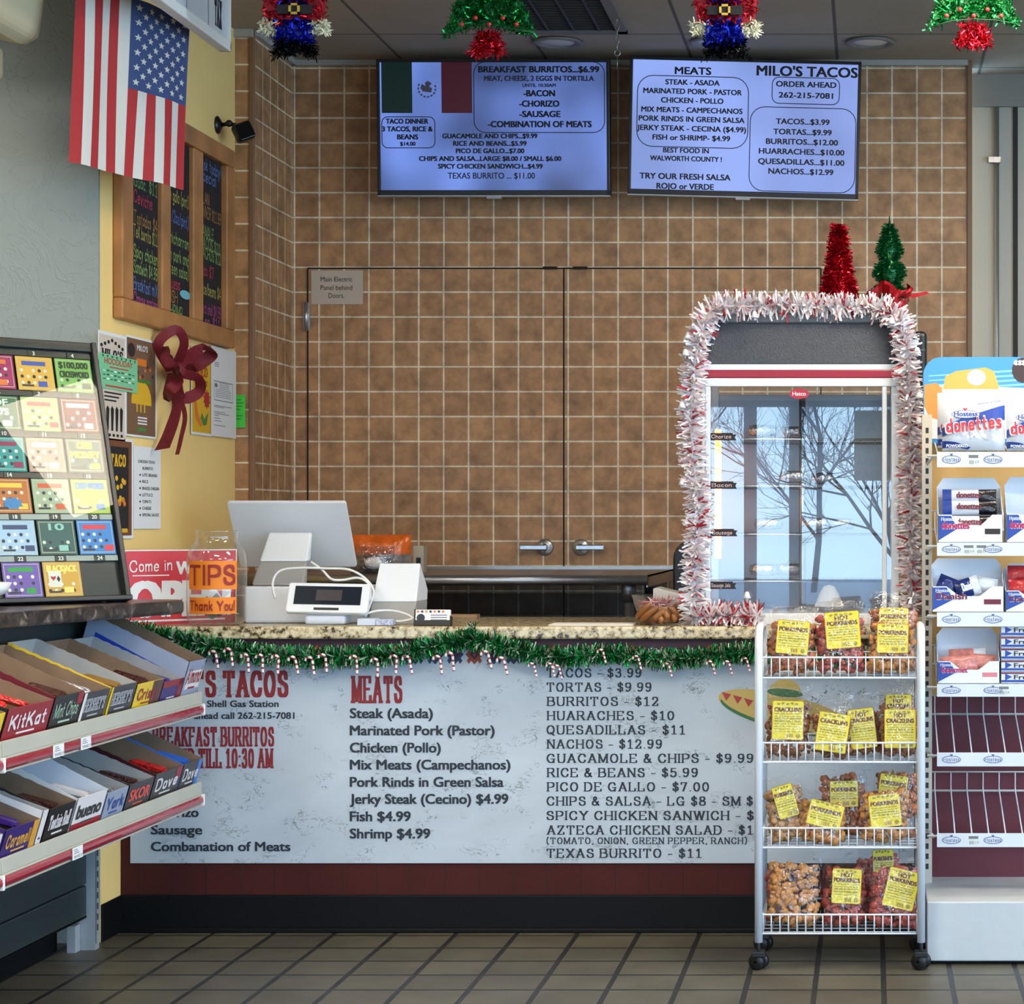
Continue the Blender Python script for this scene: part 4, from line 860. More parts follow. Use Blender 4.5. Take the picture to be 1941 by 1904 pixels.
mb.add(vs, [(0, 1, 2, 3), (7, 6, 5, 4), (0, 4, 5, 1), (1, 5, 6, 2), (2, 6, 7, 3), (3, 7, 4, 0)])
roof = mb.build('top_housing', darkp, t, bevel=.004)
mb = MB()
for i in range(13): mb.box((wx(1364+i*24.5), DW+.026, wz(602)), (wx(1376+i*24.5), DW+.034, wz(598)))
mb.build('vent_slots', M('slot_black', (8, 8, 9), .9), roof)
MB().box((xl-.022, DW+.02, wz(612)), (xr+.022, yb-.01, wz(592))).build('cap', M('grey_cap', (96, 98, 102), .4, .3), t, bevel=.006)
MB().box((xl+.01, yb-.012, ZT+.04), (xr-.01, yb-.004, wz(733))).build('back_panel', M('steel_inner', (150, 152, 156), .35, .6), t)
pane_w = glass('cabinet_glass', .085, tint=(.93, .95, .97))
for nm, lo, hi in (('front_glass', (xl+.026, DW+.004, wz(1163)), (xr-.026, DW+.008, wz(733))), ('side_glass', (xl+.006, DW+.026, ZT+.04), (xl+.010, yb-.026, wz(733))), ('side_glass', (xr-.010, DW+.026, ZT+.04), (xr-.006, yb-.026, wz(733)))):
    MB().box(lo, hi).build(nm, pane_w, t)
wire = M('chrome_wire', (190, 192, 196), .2, .9)
for y in (832, 922, 1014, 1104):
    z = wz(y); mb = MB()
    mb.tube([(xl+.05, DW+.06, z), (xr-.05, DW+.06, z), (xr-.05, yb-.05, z), (xl+.05, yb-.05, z)], .004, 6, loop=True)
    for i in range(11): x = xl+.08+i*(xr-xl-.16)/10; mb.tube([(x, DW+.06, z), (x, yb-.05, z)], .002, 5)
    mb.build('wire_shelf', wire, t)
MB().tube([(wx(1357), DW+.1, wz(1060)), (wx(1357), DW+.1, wz(812))], .011, 10).build('heat_lamp', M('heat_lamp_glow', (255, 136, 24), .5, emit=5), t)
mb = MB(); c = (wx(1517), DW+.22, ZT+.04); mb.tube([c, (c[0], c[1], wz(735))], .012, 10); mb.build('centre_post', wire, t)
tagm = M('label_black', (22, 20, 22), .6)
for (b, x, y) in (('Chorizo', 1367, 828), ('Bacon', 1368, 920), ('Sausage', 1369, 1010), ('Sausage Jala.', 1367, 1110)):
    f = Fr((wx(x), DW-.001, wz(y))); w, h = 22/sW, 7/sW
    lb = MB().slab(f, -w, -h, w, h, -.0006, .0006).prism(f, [(-w-.012, h*.6), (-w-.006, -h*.2), (-w-.012, -h), (-w+.004, -h), (-w+.004, h*.6)], -.0004, .0004).prism(f, [(w-.004, h*.6), (w-.004, -h), (w+.012, -h), (w+.006, -h*.2), (w+.012, h*.6)], -.0004, .0004).build('shelf_label', tagm, t)
    mb = MB(); mb.text(f, b, 0, -h*.45, h*.95, w*1.7, 'C', 0, 'hand', n=.001); mb.build('lettering', M('chalk_pale', (226, 190, 190), .7), lb)
f = Fr((wx(1515), DW-.001, wz(747)))
bd = MB().prism(f, [(.033*math.cos(R(i*15)), .017*math.sin(R(i*15))) for i in range(24)], 0, .004).build('badge', M('badge_red', (176, 30, 60), .3), t)
mb = MB(); mb.text(f, 'Hatco', 0, -.006, .013, .045, 'C', 0, 'sans', .03, n=.005); mb.build('lettering', pwhite, bd)
foil = M('crumpled_foil', (200, 202, 206), .25, .85, bump=(60, .9))
for k, (x, y, r_) in enumerate(((1440, 828, 0), (1500, 830, .1), (1560, 920, 0), (1500, 918, .2), (1450, 1010, 0), (1590, 1010, .1), (1545, 1010, 0), (1440, 1100, .2), (1490, 1100, 0))):
    c = Vector((wx(x), DW+.2+.05*(k % 3), wz(y)+.029)); mb = MB().loft([[c+Vector((q, rr_*.024*math.cos(a), rr_*.022*math.sin(a))) for a in [i*math.pi/5 for i in range(10)]] for q, rr_ in ((-.05, .1), (-.045, .8), (-.02, 1.0), (.02, .97), (.045, .85), (.05, .1))])
    solo('foil_burrito', mb, foil, 'foil wrapped burrito lying on a wire shelf inside the heated cabinet', 'burrito', 'foil wrapped burritos in the heated cabinet')
c = Vector((wx(1570), DW+.14, ZT+.057)); mb = MB().lathe([(.0, .075), (.018, .07), (.034, .045), (.048, .004), (.05, 0)], c, 24)
solo('paper_cone', mb, M('white_cone_paper', (230, 230, 224), .7), 'white rounded paper cone standing inside the heated cabinet', 'cone')

# white and red garland around the cabinet
def garland(name, pts, rad, n, L, w, mats, wts, label, bend=.3, spread=1.0):
    pts = [Vector(p) for p in pts]; seg = [(a, b, (b-a).length) for a, b in zip(pts, pts[1:])]; tot = sum(s_[2] for s_ in seg); mb = MB()
    mb.tube(pts, rad*.12, 6)
    for a, b, l_ in seg:
        for i in range(int(n*l_/tot)):
            t_ = random.random(); p = a.lerp(b, t_); ax = (b-a).normalized()
            o = ax.orthogonal().normalized(); q = ax.cross(o); an = random.uniform(0, 6.283)
            d_ = o*math.cos(an)+q*math.sin(an)+ax*random.uniform(-.5, .5)*spread
            mb.blade(p+d_*rad*.1, d_, L*random.uniform(.65, 1.15), w, random.choices(range(len(mats)), wts)[0], bend)
    return solo(name, mb, mats, label, 'garland')
WT = M('white_tinsel_strip', (236, 232, 234), .4); PT = M('pink_tinsel_strip', (226, 196, 200), .4); RT = M('red_tinsel_strip', (176, 34, 48), .4)
yg = DW-.03
pts = [(wx(1316), yg, wz(1180)), (wx(1318), yg, wz(1060)), (wx(1324), yg, wz(960)), (wx(1316), yg, wz(880)), (wx(1312), yg, wz(780)), (wx(1318), yg, wz(690)), (wx(1334), yg, wz(620)), (wx(1356), yg+.02, wz(585)), (wx(1450), yg+.05, wz(578)), (wx(1560), yg+.05, wz(580)), (wx(1650), yg+.05, wz(582)),
       (wx(1700), yg+.02, wz(602)), (wx(1716), yg, wz(650)), (wx(1722), yg, wz(760)), (wx(1726), yg, wz(880)), (wx(1726), yg, wz(1000)), (wx(1728), yg, wz(1090)), (wx(1726), yg, wz(1150))]
garland('tinsel_garland', smooth_pts([tuple(p) for p in pts], 3), .05, 4800, .047, .0076, [WT, PT, RT], (9, 2, 1), 'white and red tinsel garland running around the heated cabinet')
garland('tinsel_garland', [(wx(1318), yg-.01, wz(1168)), (wx(1380), yg-.01, wz(1166)), (wx(1440), yg-.01, wz(1168))], .05, 560, .046, .0072, [WT, PT, RT], (6, 2, 3), 'short white and red tinsel piece lying along the foot of the heated cabinet')
for i, (x, y) in enumerate(((1306, 640), (1302, 672), (1432, 600), (1690, 612), (1738, 668), (1742, 752), (1741, 800), (1747, 950), (1746, 1045), (1296, 770), (1296, 915), (1418, 1128))):
    c = Vector((wx(x), yg-.02-.01*(i % 2), wz(y))); mb = MB().lathe([(.003, .013), (.007, .010), (.010, .0), (.014, -.009), (.012, -.010)], c, 12).ball(c+Vector((0, 0, -.014)), .005, 6)
    solo('bell_charm', mb, M('white_bell', (220, 220, 222), .3), 'tiny white plastic bell caught in the white and red garland', 'bell', 'bells in the garland')
# little tinsel trees on top
d = DW+.25; s = S(d); zt = wz(592)
def cone_blades(mb, c, prof, n, L, w, mi=0, droop=-.25):
    for i in range(n):
        k = random.random(); z = prof[0][0]+(prof[-1][0]-prof[0][0])*k; r_ = 0
        for (za, ra), (zb_, rb) in zip(prof, prof[1:]):
            if za <= z <= zb_: r_ = ra+(rb-ra)*(z-za)/(zb_-za+1e-9)
        if random.random() > (r_/.09)+.15: continue
        a = random.uniform(0, 6.283); o = Vector((math.cos(a), math.sin(a), 0))
        mb.blade(Vector(c)+o*r_*.8+Vector((0, 0, z)), o+Vector((random.uniform(-.6, .6), random.uniform(-.6, .6), droop+random.uniform(-.4, .5))), L*random.uniform(.6, 1.1), w, mi)
c = (at(1590, 0, d).x, d, zt); hh = H+(CY-425)/s-zt
prof = [(0, .078), (hh*.25, .062), (hh*.6, .034), (hh, .012)]
mb = MB().lathe([(r_*.8, z) for z, r_ in prof]+[(0, hh)], c, 16); cone_blades(mb, c, prof, 5200, .026, .0045)
solo('tinsel_cone', mb, TR, 'red tinsel cone tree on top of the heated cabinet', 'decoration')
c = (at(1686, 0, d).x, d, zt); t = thing('tinsel_tree', 'small green tinsel tree in red foil on top of the heated cabinet', 'decoration', c)
mb = MB(); h0 = .085
tiers = [(h0-.02, .062), (h0+.02, .058), (h0+.045, .03), (h0+.075, .058), (h0+.1, .05), (h0+.125, .024), (h0+.155, .046), (h0+.2, .026), (h0+.25, .006)]
mb.lathe([(r_*.72, z) for z, r_ in tiers]+[(0, h0+.26)], c, 16); cone_blades(mb, c, tiers, 5200, .02, .0035); mb.tube([(c[0], c[1], zt+h0+.24), (c[0], c[1], zt+h0+.275)], .002, 5); mb.build('foliage', M('dark_green_tinsel', (8, 92, 44), .25, .5), t)
mb = MB(); rings = []
for k, (r_, z) in enumerate(((.036, 0), (.05, .03), (.06, .07), (.075, .1), (.07, .112))):
    rings.append([Vector(c)+Vector((math.cos(a)*r_*(1+.16*math.sin(a*5+k)), math.sin(a)*r_*(1+.16*math.sin(a*5+k)), z+(.016*math.sin(a*3+1) if k > 2 else 0))) for a in [i*math.pi/14 for i in range(28)]])
mb.loft(rings, caps=False, sm=False); mb.poly(Fr(Vector(c)+Vector((.06, -.01, .085))), [(0, 0), (.07, .012), (.08, .004), (.02, -.012)], 0)
mb.build('foil_wrap', M('red_foil', (180, 26, 32), .25, .4), t)
bp_ = M('matte_black_plastic', (20, 21, 23), .4)
cz = wz(690); mb = MB().box((wx(1712), DW+.3, wz(800)), (wx(1762), DW+.42, wz(612)))
t = solo('black_speaker', mb, bp_, 'black plastic box with rounded corners behind the right side of the heated cabinet', 'box', bevel=.018, seg=3)
MB().box((wx(1740), DW+.296, wz(652)), (wx(1758), DW+.3, wz(648))).build('ridge', M('grey_edge', (90, 92, 96), .4), t)
t = thing('stool', 'black stool with curved back behind the worktop, left of the heated cabinet', 'stool', (wx(1340), 8.05, 0))
c = at(1318, 1080, 8.05); mb = MB()
fk = Fr((c.x, 8.05, 0)); mb.prism(fk, rr(-.085, .98, .16, 1.3, .07, 5), -.015, .015); mb.build('backrest', bp_, t, bevel=.008)
MB().box((c.x-.1, 7.72, .70), (c.x+.2, 8.04, .75)).build('seat', bp_, t, bevel=.015)
for x in (c.x-.08, c.x+.18):
    for y in (7.75, 8.03): MB().tube([(x, y, 0), (x, y, .71 if y < 8 else 1.02)], .012, 8).build('leg', bp_, t)

# ---------------------------------------------------------------- worktop things
def onct(px, d): return Vector(((px-CX)*d/F, d, 1.022))
c = onct(1253, 7.08); t = thing('glass_bowl', 'clear glass bowl on the worktop beside the heated cabinet', 'bowl', c)
bgl = glass('bowl_glass', .03, tint=(.98, .985, .985), fres=1.3, edge=.4)
MB().lathe([(0, .003), (.066, .003), (.074, .02), (.088, .06), (.099, .1), (.1025, .101)], c, 40).build('bowl', bgl, t)
podm = M('brown_pod', (132, 82, 36), .35, noise_=(30, .2))
mb = MB().lathe([(0, .004), (.058, .004), (.064, .012), (.072, .04), (.076, .062), (.068, .064), (.05, .05), (0, .045)], c, 28)
for (xa, ya, xb, yb_) in ((1205, 1172, 1232, 1144), (1213, 1178, 1248, 1150), (1238, 1176, 1260, 1156), (1301, 1164, 1281, 1146), (1293, 1176, 1268, 1150), (1266, 1174, 1259, 1158), (1256, 1182, 1250, 1168), (1280, 1180, 1274, 1164)):
    P = []
    for i in range(6):
        t_ = i/5; q = at(xa+(xb-xa)*t_, ya+(yb_-ya)*t_, 7.0); u = (q.x-c.x)/.088
        P.append((q.x, c.y-.079*max(.1, 1-u*u)**.5, max(q.z, 1.036)))
    mb.tube(P, [.008, .0125, .0125, .0115, .0105, .005], 10)
solo('hand_shaped_bowl', mb, podm, 'brown candy dish shaped like two cupped hands, standing in the clear glass bowl', 'dish')
mb = MB()
for i in range(260):
    a = random.uniform(0, 6.28); r_ = random.uniform(0, .06); mb.blade(c+Vector((math.cos(a)*r_, math.sin(a)*r_, random.uniform(.066, .082))), Vector((random.gauss(0, 1), random.gauss(0, 1), random.gauss(0, .4))), .03, .0025, random.randrange(2), .6)
o = solo('shredded_paper', mb, [PT, RT], 'pink shredded paper heaped in the glass bowl', 'shredded paper'); o['kind'] = 'stuff'
mb = MB(); a = onct(1040, 7.0); b = onct(1200, 7.0); mb.box((a.x, 6.99, 1.0225), (b.x, 7.14, 1.0255))
solo('paper_stack', mb, paper, 'flat white papers lying on the worktop left of the glass bowl', 'paper')
a = at(1240, 1132, 7.4); mb = MB().prism(Fr((a.x, 7.36, 0)), [(0, 1.022), (0, 1.135), (.012, 1.138), (.12, 1.11), (.12, 1.022)], 0, -.16)
solo('white_tray', mb, M('white_plastic', (208, 210, 206), .5), 'white plastic tray standing behind the glass bowl', 'tray', bevel=.004)

# tip jar
c = onct(411, 7.06); sJ = S(7.06); jr = 55/sJ
t = thing('tip_jar', 'large clear plastic tip jar with two orange paper labels on the worktop', 'jar', c)
prof = [(0, .004), (jr*.86, .004), (jr*.97, .02), (jr, .05), (jr*1.0, .215), (jr*.95, .245), (jr*.78, .272), (jr*.7, .28), (jr*.7, .312), (jr*.73, .316), (jr*.7, .32)]
MB().lathe(prof, c, 44).build('jar', glass('jar_plastic', .05, tint=(.95, .95, .93), rough=.03, fres=1.3, edge=.6), t)
orl = M('orange_label_paper', (236, 132, 24), .6); mark = M('marker_red', (150, 34, 24), .6)
def curved(mb, r_, z0, z1, a0, a1, mi=0, n=18):
    vs = []
    for i in range(n+1):
        a = a0+(a1-a0)*i/n; vs += [c+Vector((math.sin(a)*r_, -math.cos(a)*r_, z0)), c+Vector((math.sin(a)*r_, -math.cos(a)*r_, z1))]
    mb.add(vs, [(2*i, 2*i+2, 2*i+3, 2*i+1) for i in range(n)], mi, True)
def jar_label(name, z0, z1, a0, a1, txt, cap):
    mb = MB(); curved(mb, jr*1.004, z0, z1, a0, a1); lb = mb.build(name, orl, t)
    mb = MB(); f = Fr((0, 0, 0)); mb.text(f, txt, 0, 0, cap, (a1-a0)*jr*.9, 'C', 0, 'marker', n=0)
    am = (a0+a1)/2; zz = z0+(z1-z0-cap)/2
    mb.v = [c+Vector((math.sin(am+v.x/jr)*jr*1.035, -math.cos(am+v.x/jr)*jr*1.035, zz+v.z)) for v in mb.v]
    mb.build('lettering', mark, lb)
jar_label('tips_label', .122, .218, -.8, 1.02, 'TIPS', .06)
jar_label('thanks_label', .04, .096, -.78, 1.0, 'Thank You!', .03)
bill = M('banknote_green', (140, 148, 118), .7, noise_=(120, .35))
for k, (u, v, r_) in enumerate(((-.02, -.02, .2), (.015, -.03, -.3), (.0, .03, .8), (-.03, .02, -.6), (.03, .02, .1))):
    p = c+Vector((u, v, .012+.004*k)); mb = MB(); P = []
    for i in range(9): x = -.038+.0095*i; P.append((x, .02+.012*math.sin(i*.9+k)+.02*(k % 2)))
    cc, ss = math.cos(r_), math.sin(r_); vs = []
    for x, z in P: vs += [p+Vector((x*cc+.018*ss, x*ss-.018*cc, z)), p+Vector((x*cc-.018*ss, x*ss+.018*cc, z+.03*(k % 3 == 0)))]
    mb.add(vs, [(2*i, 2*i+2, 2*i+3, 2*i+1) for i in range(8)], 0, True)
    solo('banknote', mb, bill, 'crumpled banknote lying in the bottom of the tip jar', 'banknote', 'banknotes in the tip jar')
# red open sign leaning against the wall behind the jar
A, B = at(236, 0, 6.985), at(446, 0, 7.25); A.z = B.z = 1.0225; f = Fr(A, B-A, (0, .03, 1)); W = (B-A).length; s = 545; Hh = 136/s; kx = W/222*545
mb = MB().slab(f, 0, 0, W, Hh, -.004, 0, 0).slab(f, -.004, 0, W+.004, Hh+.004, -.0046, -.0005, 1)
t = solo('open_sign', mb, [M('sign_red', (206, 32, 40), .45), pwhite], 'red and white Come in We\'re Open sign leaning behind the tip jar', 'sign')
q = W/222
mb = MB(); mb.text(f, "Come in", 8*q, Hh*.72, 20/s, 84*q, 'L', 0, 'hand', n=.002, rot=.03); mb.rect(f, 14*q, Hh*.66, 86*q, Hh*.675, .002)
mb.text(f, "WE'RE", 101*q, Hh*.68, 23/s, 84*q, 'L', 0, 'sans', .1, n=.002); mb.text(f, "OPEN", 10*q, Hh*.12, 62/s, 196*q, 'L', 0, 'sans', .13, n=.002); mb.rect(f, 8*q, Hh*.04, 200*q, Hh*.065, .002)
mb.build('lettering', pwhite, t)
# point of sale station
posw = M('pos_white', (216, 220, 224), .4); posg = M('pos_grey', (148, 148, 146), .5)
t = thing('sales_terminal', 'white sales terminal seen from behind, its screen leaning back over a white base', 'cash register', onct(560, 7.3))
BL, BR_, TL, TR_ = at(456, 1075, 7.52), at(676, 1075, 7.52), at(430, 953, 7.36), at(652, 953, 7.36)
f = Fr(BL, BR_-BL, TL-BL); W = (BR_-BL).length; Hh = (TL-BL).length
MB().prism(f, rr(0, 0, W, Hh, .008, 3), -.014, 0).build('screen_back', posw, t, bevel=.002)
MB().slab(f, .008, .008, W-.008, Hh-.008, -.016, -.0145).build('screen', bez, t)
def neck(y0, y1, nm, mat):
    def e(k, y): return k+(y)*0
    P = []
    for y in (y0, y1):
        q = (1103-y)/95; dd = 7.2+.185*q; P.append((at(478+32*q, y, dd), at(576+15*q, y, dd)))
    mb = MB(); a, b = P; o = Vector((0, .05, 0)); vs = [a[0], a[1], b[1], b[0], a[0]+o, a[1]+o, b[1]+o*.35, b[0]+o*.35]
    mb.add(vs, [(0, 1, 2, 3), (7, 6, 5, 4), (0, 4, 5, 1), (1, 5, 6, 2), (2, 6, 7, 3), (3, 7, 4, 0)]); mb.build(nm, mat, t, bevel=.008)
neck(1065, 1010, 'neck', posw); neck(1110, 1065.2, 'neck_foot', posg)
a, b = at(463, 1112, 7.16), at(700, 1112, 7.16)
MB().box((a.x, 7.16, 1.0225), (b.x, 7.38, a.z)).build('base', posw, t, bevel=.008, seg=3)
t = thing('tablet_stand', 'small white wedge-shaped stand right of the sales terminal', 'stand', onct(750, 7.2))
def wedge(nm, mat, zlo, zhi):
    Z = lambda y, d_: H+(CY-y)/S(d_)
    prof = [(7.10, 1.0225), (7.20, 1.228), (7.32, 1.135), (7.30, 1.0225)]
    vs = [(-1.715+.02*(i in (1, 2)), y, z) for i, (y, z) in enumerate(prof)]+[(-1.555, y, z) for y, z in prof]
    bm = bmesh.new(); V = [bm.verts.new(v) for v in vs]
    for q in ((0, 1, 2, 3), (7, 6, 5, 4), (0, 4, 5, 1), (1, 5, 6, 2), (2, 6, 7, 3), (3, 7, 4, 0)): bm.faces.new([V[i] for i in q])
    for z, sgn in ((zlo, 1), (zhi, -1)):
        bmesh.ops.bisect_plane(bm, geom=bm.verts[:]+bm.edges[:]+bm.faces[:], plane_co=(0, 0, z), plane_no=(0, 0, -sgn), clear_outer=True)
        bmesh.ops.holes_fill(bm, edges=bm.edges[:])
    bm.verts.index_update(); mb = MB(); mb.add([v.co.copy() for v in bm.verts], [[v.index for v in f_.verts] for f_ in bm.faces]); bm.free()
    mb.build(nm, mat, t, bevel=.003)
wedge('stand_top', posw, 1.097, 1.24); wedge('stand_foot', posg, 1.02, 1.0968)
t = thing('card_reader', 'white customer payment screen with dark display in front of the sales terminal', 'card reader', onct(620, 7.08))
BL, BR_, TL = at(540, 1160, 7.03), at(693, 1163, 7.03), at(548, 1104, 7.08); f = Fr(BL, BR_-BL, TL-BL); W = (BR_-BL).length; Hh = (at(698, 1107, 7.08)-BR_).length
MB().prism(f, rr(0, 0, W+.004, Hh, .01, 4), -.022, 0).build('housing', posw, t, bevel=.004)
sc = MB().slab(f, W*.09, Hh*.26, W*.92, Hh*.88, -.001, .001).build('display', M('tablet_glass', (30, 36, 46), .06), t)
mb = MB().slab(f, W*.36, Hh*.4, W*.68, Hh*.76, .0008, .0014); mb.build('picture', M('tablet_picture', (48, 46, 50), .3), sc)
MB().slab(f, W*.35, Hh*.08, W*.66, Hh*.16, -.001, .0014).build('card_slot', bez, t)
a, b = onct(578, 7.05), onct(656, 7.05); MB().box((a.x, 7.04, 1.0225), (b.x, 7.12, 1.055)).build('foot', M('pos_foot', (198, 206, 220), .4), t, bevel=.012, seg=3)
cabm = M('white_cable', (222, 222, 220), .5)
for lab, P in (('white cable looping up behind the payment screen', [(522, 1135, 7.12), (517, 1105, 7.13), (532, 1082, 7.14), (575, 1077, 7.14), (620, 1078, 7.14), (660, 1080, 7.13), (690, 1095, 7.12), (708, 1120, 7.11), (700, 1150, 7.10), (692, 1170, 7.09)]),
                ('white cable hanging in a wave from the sales terminal stand', [(590, 1066, 7.17), (610, 1080, 7.15), (628, 1098, 7.12), (650, 1100, 7.12), (680, 1096, 7.12), (700, 1110, 7.11), (702, 1140, 7.1)]),
                ('white cable lying along the worktop to the tablet stand', [(690, 1165, 7.06), (720, 1158, 7.06), (755, 1160, 7.07), (782, 1172, 7.05), (760, 1178, 7.04), (735, 1177, 7.04)])):
    mb = MB().tube(smooth_pts([tuple(at(*p)) for p in P], 5), .0042, 7); solo('cable', mb, cabm, lab, 'cable')
a, b = onct(678, 7.0), onct(712, 7.0); mb = MB().box((a.x, 6.99, 1.0225), (b.x, 7.06, 1.045)).box((b.x, 6.992, 1.0225), (onct(746, 7).x, 7.05, 1.043), 1)
solo('adapter_box', mb, [M('pale_blue_plastic', (196, 206, 222), .4), M('adapter_print', (170, 178, 200), .6, noise_=(160, .5))], 'small pale power adapter box in front of the tablet stand', 'adapter', bevel=.003)
t = thing('card_holder', 'black mesh business card holder on the worktop', 'card holder', onct(820, 6.98))
f = Fr(onct(784, 6.97), (1, 0, 0), (0, .2, 1)); W = 70/S(6.97)
mb = MB().slab(f, 0, 0, W, .003, -.03, 0).slab(f, 0, 0, W, .02, -.001, 0).slab(f, 0, 0, .003, .058, -.03, 0).slab(f, W-.003, 0, W, .035, -.03, 0); mb.build('holder', bez, t)
mb = MB().slab(f, .004, .004, W-.004, .056, -.02, -.004)
o = solo('business_cards', mb, pwhite, 'stack of white business cards in the black holder', 'cards')
mb = MB(); g = f.sub(0, 0, -.0035)
for i in range(7): mb.rect(g, .008+.014*i, .046, .016+.014*i, .053, .0004, i % 2)
disc(mb, g, .022, .028, .014, .014, .0004, 1)
for i in range(3): mb.rect(g, .055, .036-.008*i, .11, .039-.008*i, .0004, 2)
mb.build('lettering', [porange, navy, dgrey], o)

# ---------------------------------------------------------------- stainless table behind, with packets
z = 1.172; x0, x1 = -2.40, -.828
t = thing('prep_table', 'stainless steel prep table against the tiled wall behind the counter', 'table', (-1.6, 8.2, 0))
ss = M('stainless_steel', (150, 152, 156), .3, .9, noise_=(40, .06))
mb = MB().box((x0, 7.74, z-.006), (x1, 8.75, z)); mb.tube([(x0, 7.745, z-.018), (x1, 7.745, z-.018)], .02, 12); mb.box((x1-.004, 7.74, z-.045), (x1, 8.75, z)).box((x0, 8.74, z), (x1, 8.75, z+.012))
mb.build('table_top', ss, t)
for x in (-.905, -2.3):
    for y in (7.8, 8.6):
        MB().tube([(x, y, 0), (x, y, z-.03)], .021, 14).tube([(x, y, z-.1), (x, y, z-.006)], .028, 14).build('leg', M('table_leg', (120, 122, 126), .35, .8), t)
MB().box((x0+.1, 7.8, .25), (x1-.08, 8.6, .27)).build('under_shelf', ss, t)
def pil(f, W, Hh, th, n=8, jit=.1):
    mb = MB(); rings = []
    for sgn in (1, -1):
        vs = []; 
        for j in range(n+1):
            for i in range(n+1):
                u, v = i/n*2-1, j/n*2-1; t_ = th*max(0, (1-u*u)*(1-v*v))**.5*(1+random.uniform(-jit, jit)); vs.append(f.p(u*W/2, Hh/2+v*Hh/2, sgn*t_))
        mb.add(vs, [((j*(n+1)+i), (j*(n+1)+i+1), ((j+1)*(n+1)+i+1), ((j+1)*(n+1)+i))[::sgn] for j in range(n) for i in range(n)], 0, True)
    return mb
d = 7.95; c = at(722, 1085, d); c.z = z+.001; s = S(d)
mb = pil(Fr(c, (1, .1, 0)), 112/s, 74/s, .05, 10, .06); mb.m = [0 if (sum(mb.v[i].z for i in f_)/4 > c.z+36/s) else 1 for f_ in mb.f]
o = solo('tortilla_packet', mb, [M('orange_film', (196, 92, 30), .18, noise_=(22, .3), bump=(40, .6)), M('clear_grey_film', (120, 108, 100), .2, noise_=(30, .4), bump=(40, .6))], 'orange and clear plastic food packet on the prep table behind the sales terminal', 'packet')
d = 7.84; c = at(712, 1085, d); c.z = z+.001
mb = pil(Fr(c, (1, .1, 0)), 70/s, 52/s, .04, 8, .3)
solo('clear_bag', mb, glass('crinkly_film', .16, tint=(.86, .84, .85), rough=.1, bump=(30, 1)), 'crumpled clear plastic bag in front of the orange packet', 'bag')
mb = MB().ball(at(708, 1068, 7.86), (.035, .02, .024), 10, 0, .1); solo('white_napkin', mb, pwhite, 'crumpled white napkin inside the clear plastic bag', 'napkin')
c = at(783, 1082, 8.1); mb = MB().box((c.x, 8.1, z+.001), (c.x+20/S(8.1), 8.16, z+.105)); mb.box((c.x+.012, 8.099, z+.02), (c.x+.03, 8.1, z+.06), 1)
solo('carton', mb, [M('cream_carton', (178, 166, 146), .6), ink], 'small pale carton beside the orange packet on the prep table', 'carton', bevel=.002)
c = onct(880, 7.58); mb = MB().box((c.x-.055, 7.56, 1.0225), (c.x+.05, 7.62, 1.034)); solo('wood_block', mb, M('pale_wood', (150, 122, 92), .6), 'small flat wooden block lying at the back of the worktop', 'block')
# ---------------------------------------------------------------- green garland with candy canes along the worktop edge
yg = 6.915
GP = [(215, 1188), (300, 1205), (400, 1226), (520, 1244), (650, 1246), (760, 1240), (850, 1218), (900, 1214), (960, 1226), (1050, 1246), (1150, 1240), (1250, 1250), (1330, 1246), (1420, 1238), (1560, 1250), (1745, 1228), (1765, 1205)]
GPW = smooth_pts([tuple(at(x, y, yg)) for x, y in GP], 4)
highlightG = M('highlight_green_foil', (44, 176, 92), .3, .5)  # brighter strips put the garland's green highlights into the colour
darkG, paleG = M('dark_green_foil', (18, 74, 40), .3, .4), M('frosted_foil', (176, 190, 170), .35, .3)
garland('tinsel_garland', GPW, .034, 9500, .037, .0042, [TG, darkG, paleG, highlightG], (5, 3, 3, 3), 'green and frosted tinsel garland swagged along the edge of the granite worktop')
mb = MB()
c = at(897, 1212, 6.93); 
for i in range(160): mb.blade(c+Vector((random.uniform(-.012, .012), -.01, random.uniform(-.02, .045))), Vector((random.gauss(0, 1), -.6, random.gauss(0, 1))), .025, .0035, i % 2)
solo('tinsel_tie', mb, [TG, paleG], 'tuft of green tinsel taped over the worktop edge at the garland\'s highest point', 'tinsel')
cane_w, cane_r = M('candy_white', (232, 226, 222), .4), M('candy_red', (150, 28, 40), .4)
def cane(px, py, lean, sc=1.0, d=6.885):
    p = at(px, py, d); mb = MB(); P = []
    for i in range(13): 
        t_ = i/12
        if t_ < .6: P.append(Vector((0, 0, -.05+.05*t_/.6)))
        else: a = math.pi*(t_-.6)/.4; P.append(Vector((-.0115+.0115*math.cos(a), 0, .0115*math.sin(a))))
    Rm = Matrix.Rotation(lean, 3, 'Y'); P = [p+Rm @ (q*sc) for q in P]; n = 8; r_ = .0042*sc
    P2 = smooth_pts([tuple(q) for q in P], 2); mb.tube(P2, r_, n)
    for k, f_ in enumerate(mb.f): mb.m[k] = 1 if (k//n+ (k % n)//4) % 5 < 2 else 0
    return solo('candy_cane', mb, [cane_w, cane_r], 'small striped candy cane hanging from the green garland', 'candy cane', 'candy canes on the green garland')
for i, (x, y) in enumerate(((322, 1222), (409, 1240), (438, 1236), (470, 1247), (498, 1248), (528, 1250), (560, 1251), (592, 1252), (617, 1247), (676, 1250), (716, 1256), (752, 1250), (776, 1250), (834, 1250), (858, 1244), (925, 1240), (955, 1252), (1012, 1262), (1046, 1262), (1060, 1266), (1143, 1236), (1210, 1248), (1268, 1262), (1350, 1258), (1382, 1258), (1416, 1252))):
    cane(x, y, R(-8+(i*37) % 17-4) if i < 15 else R(-14), 1.0 if i < 17 else .8)

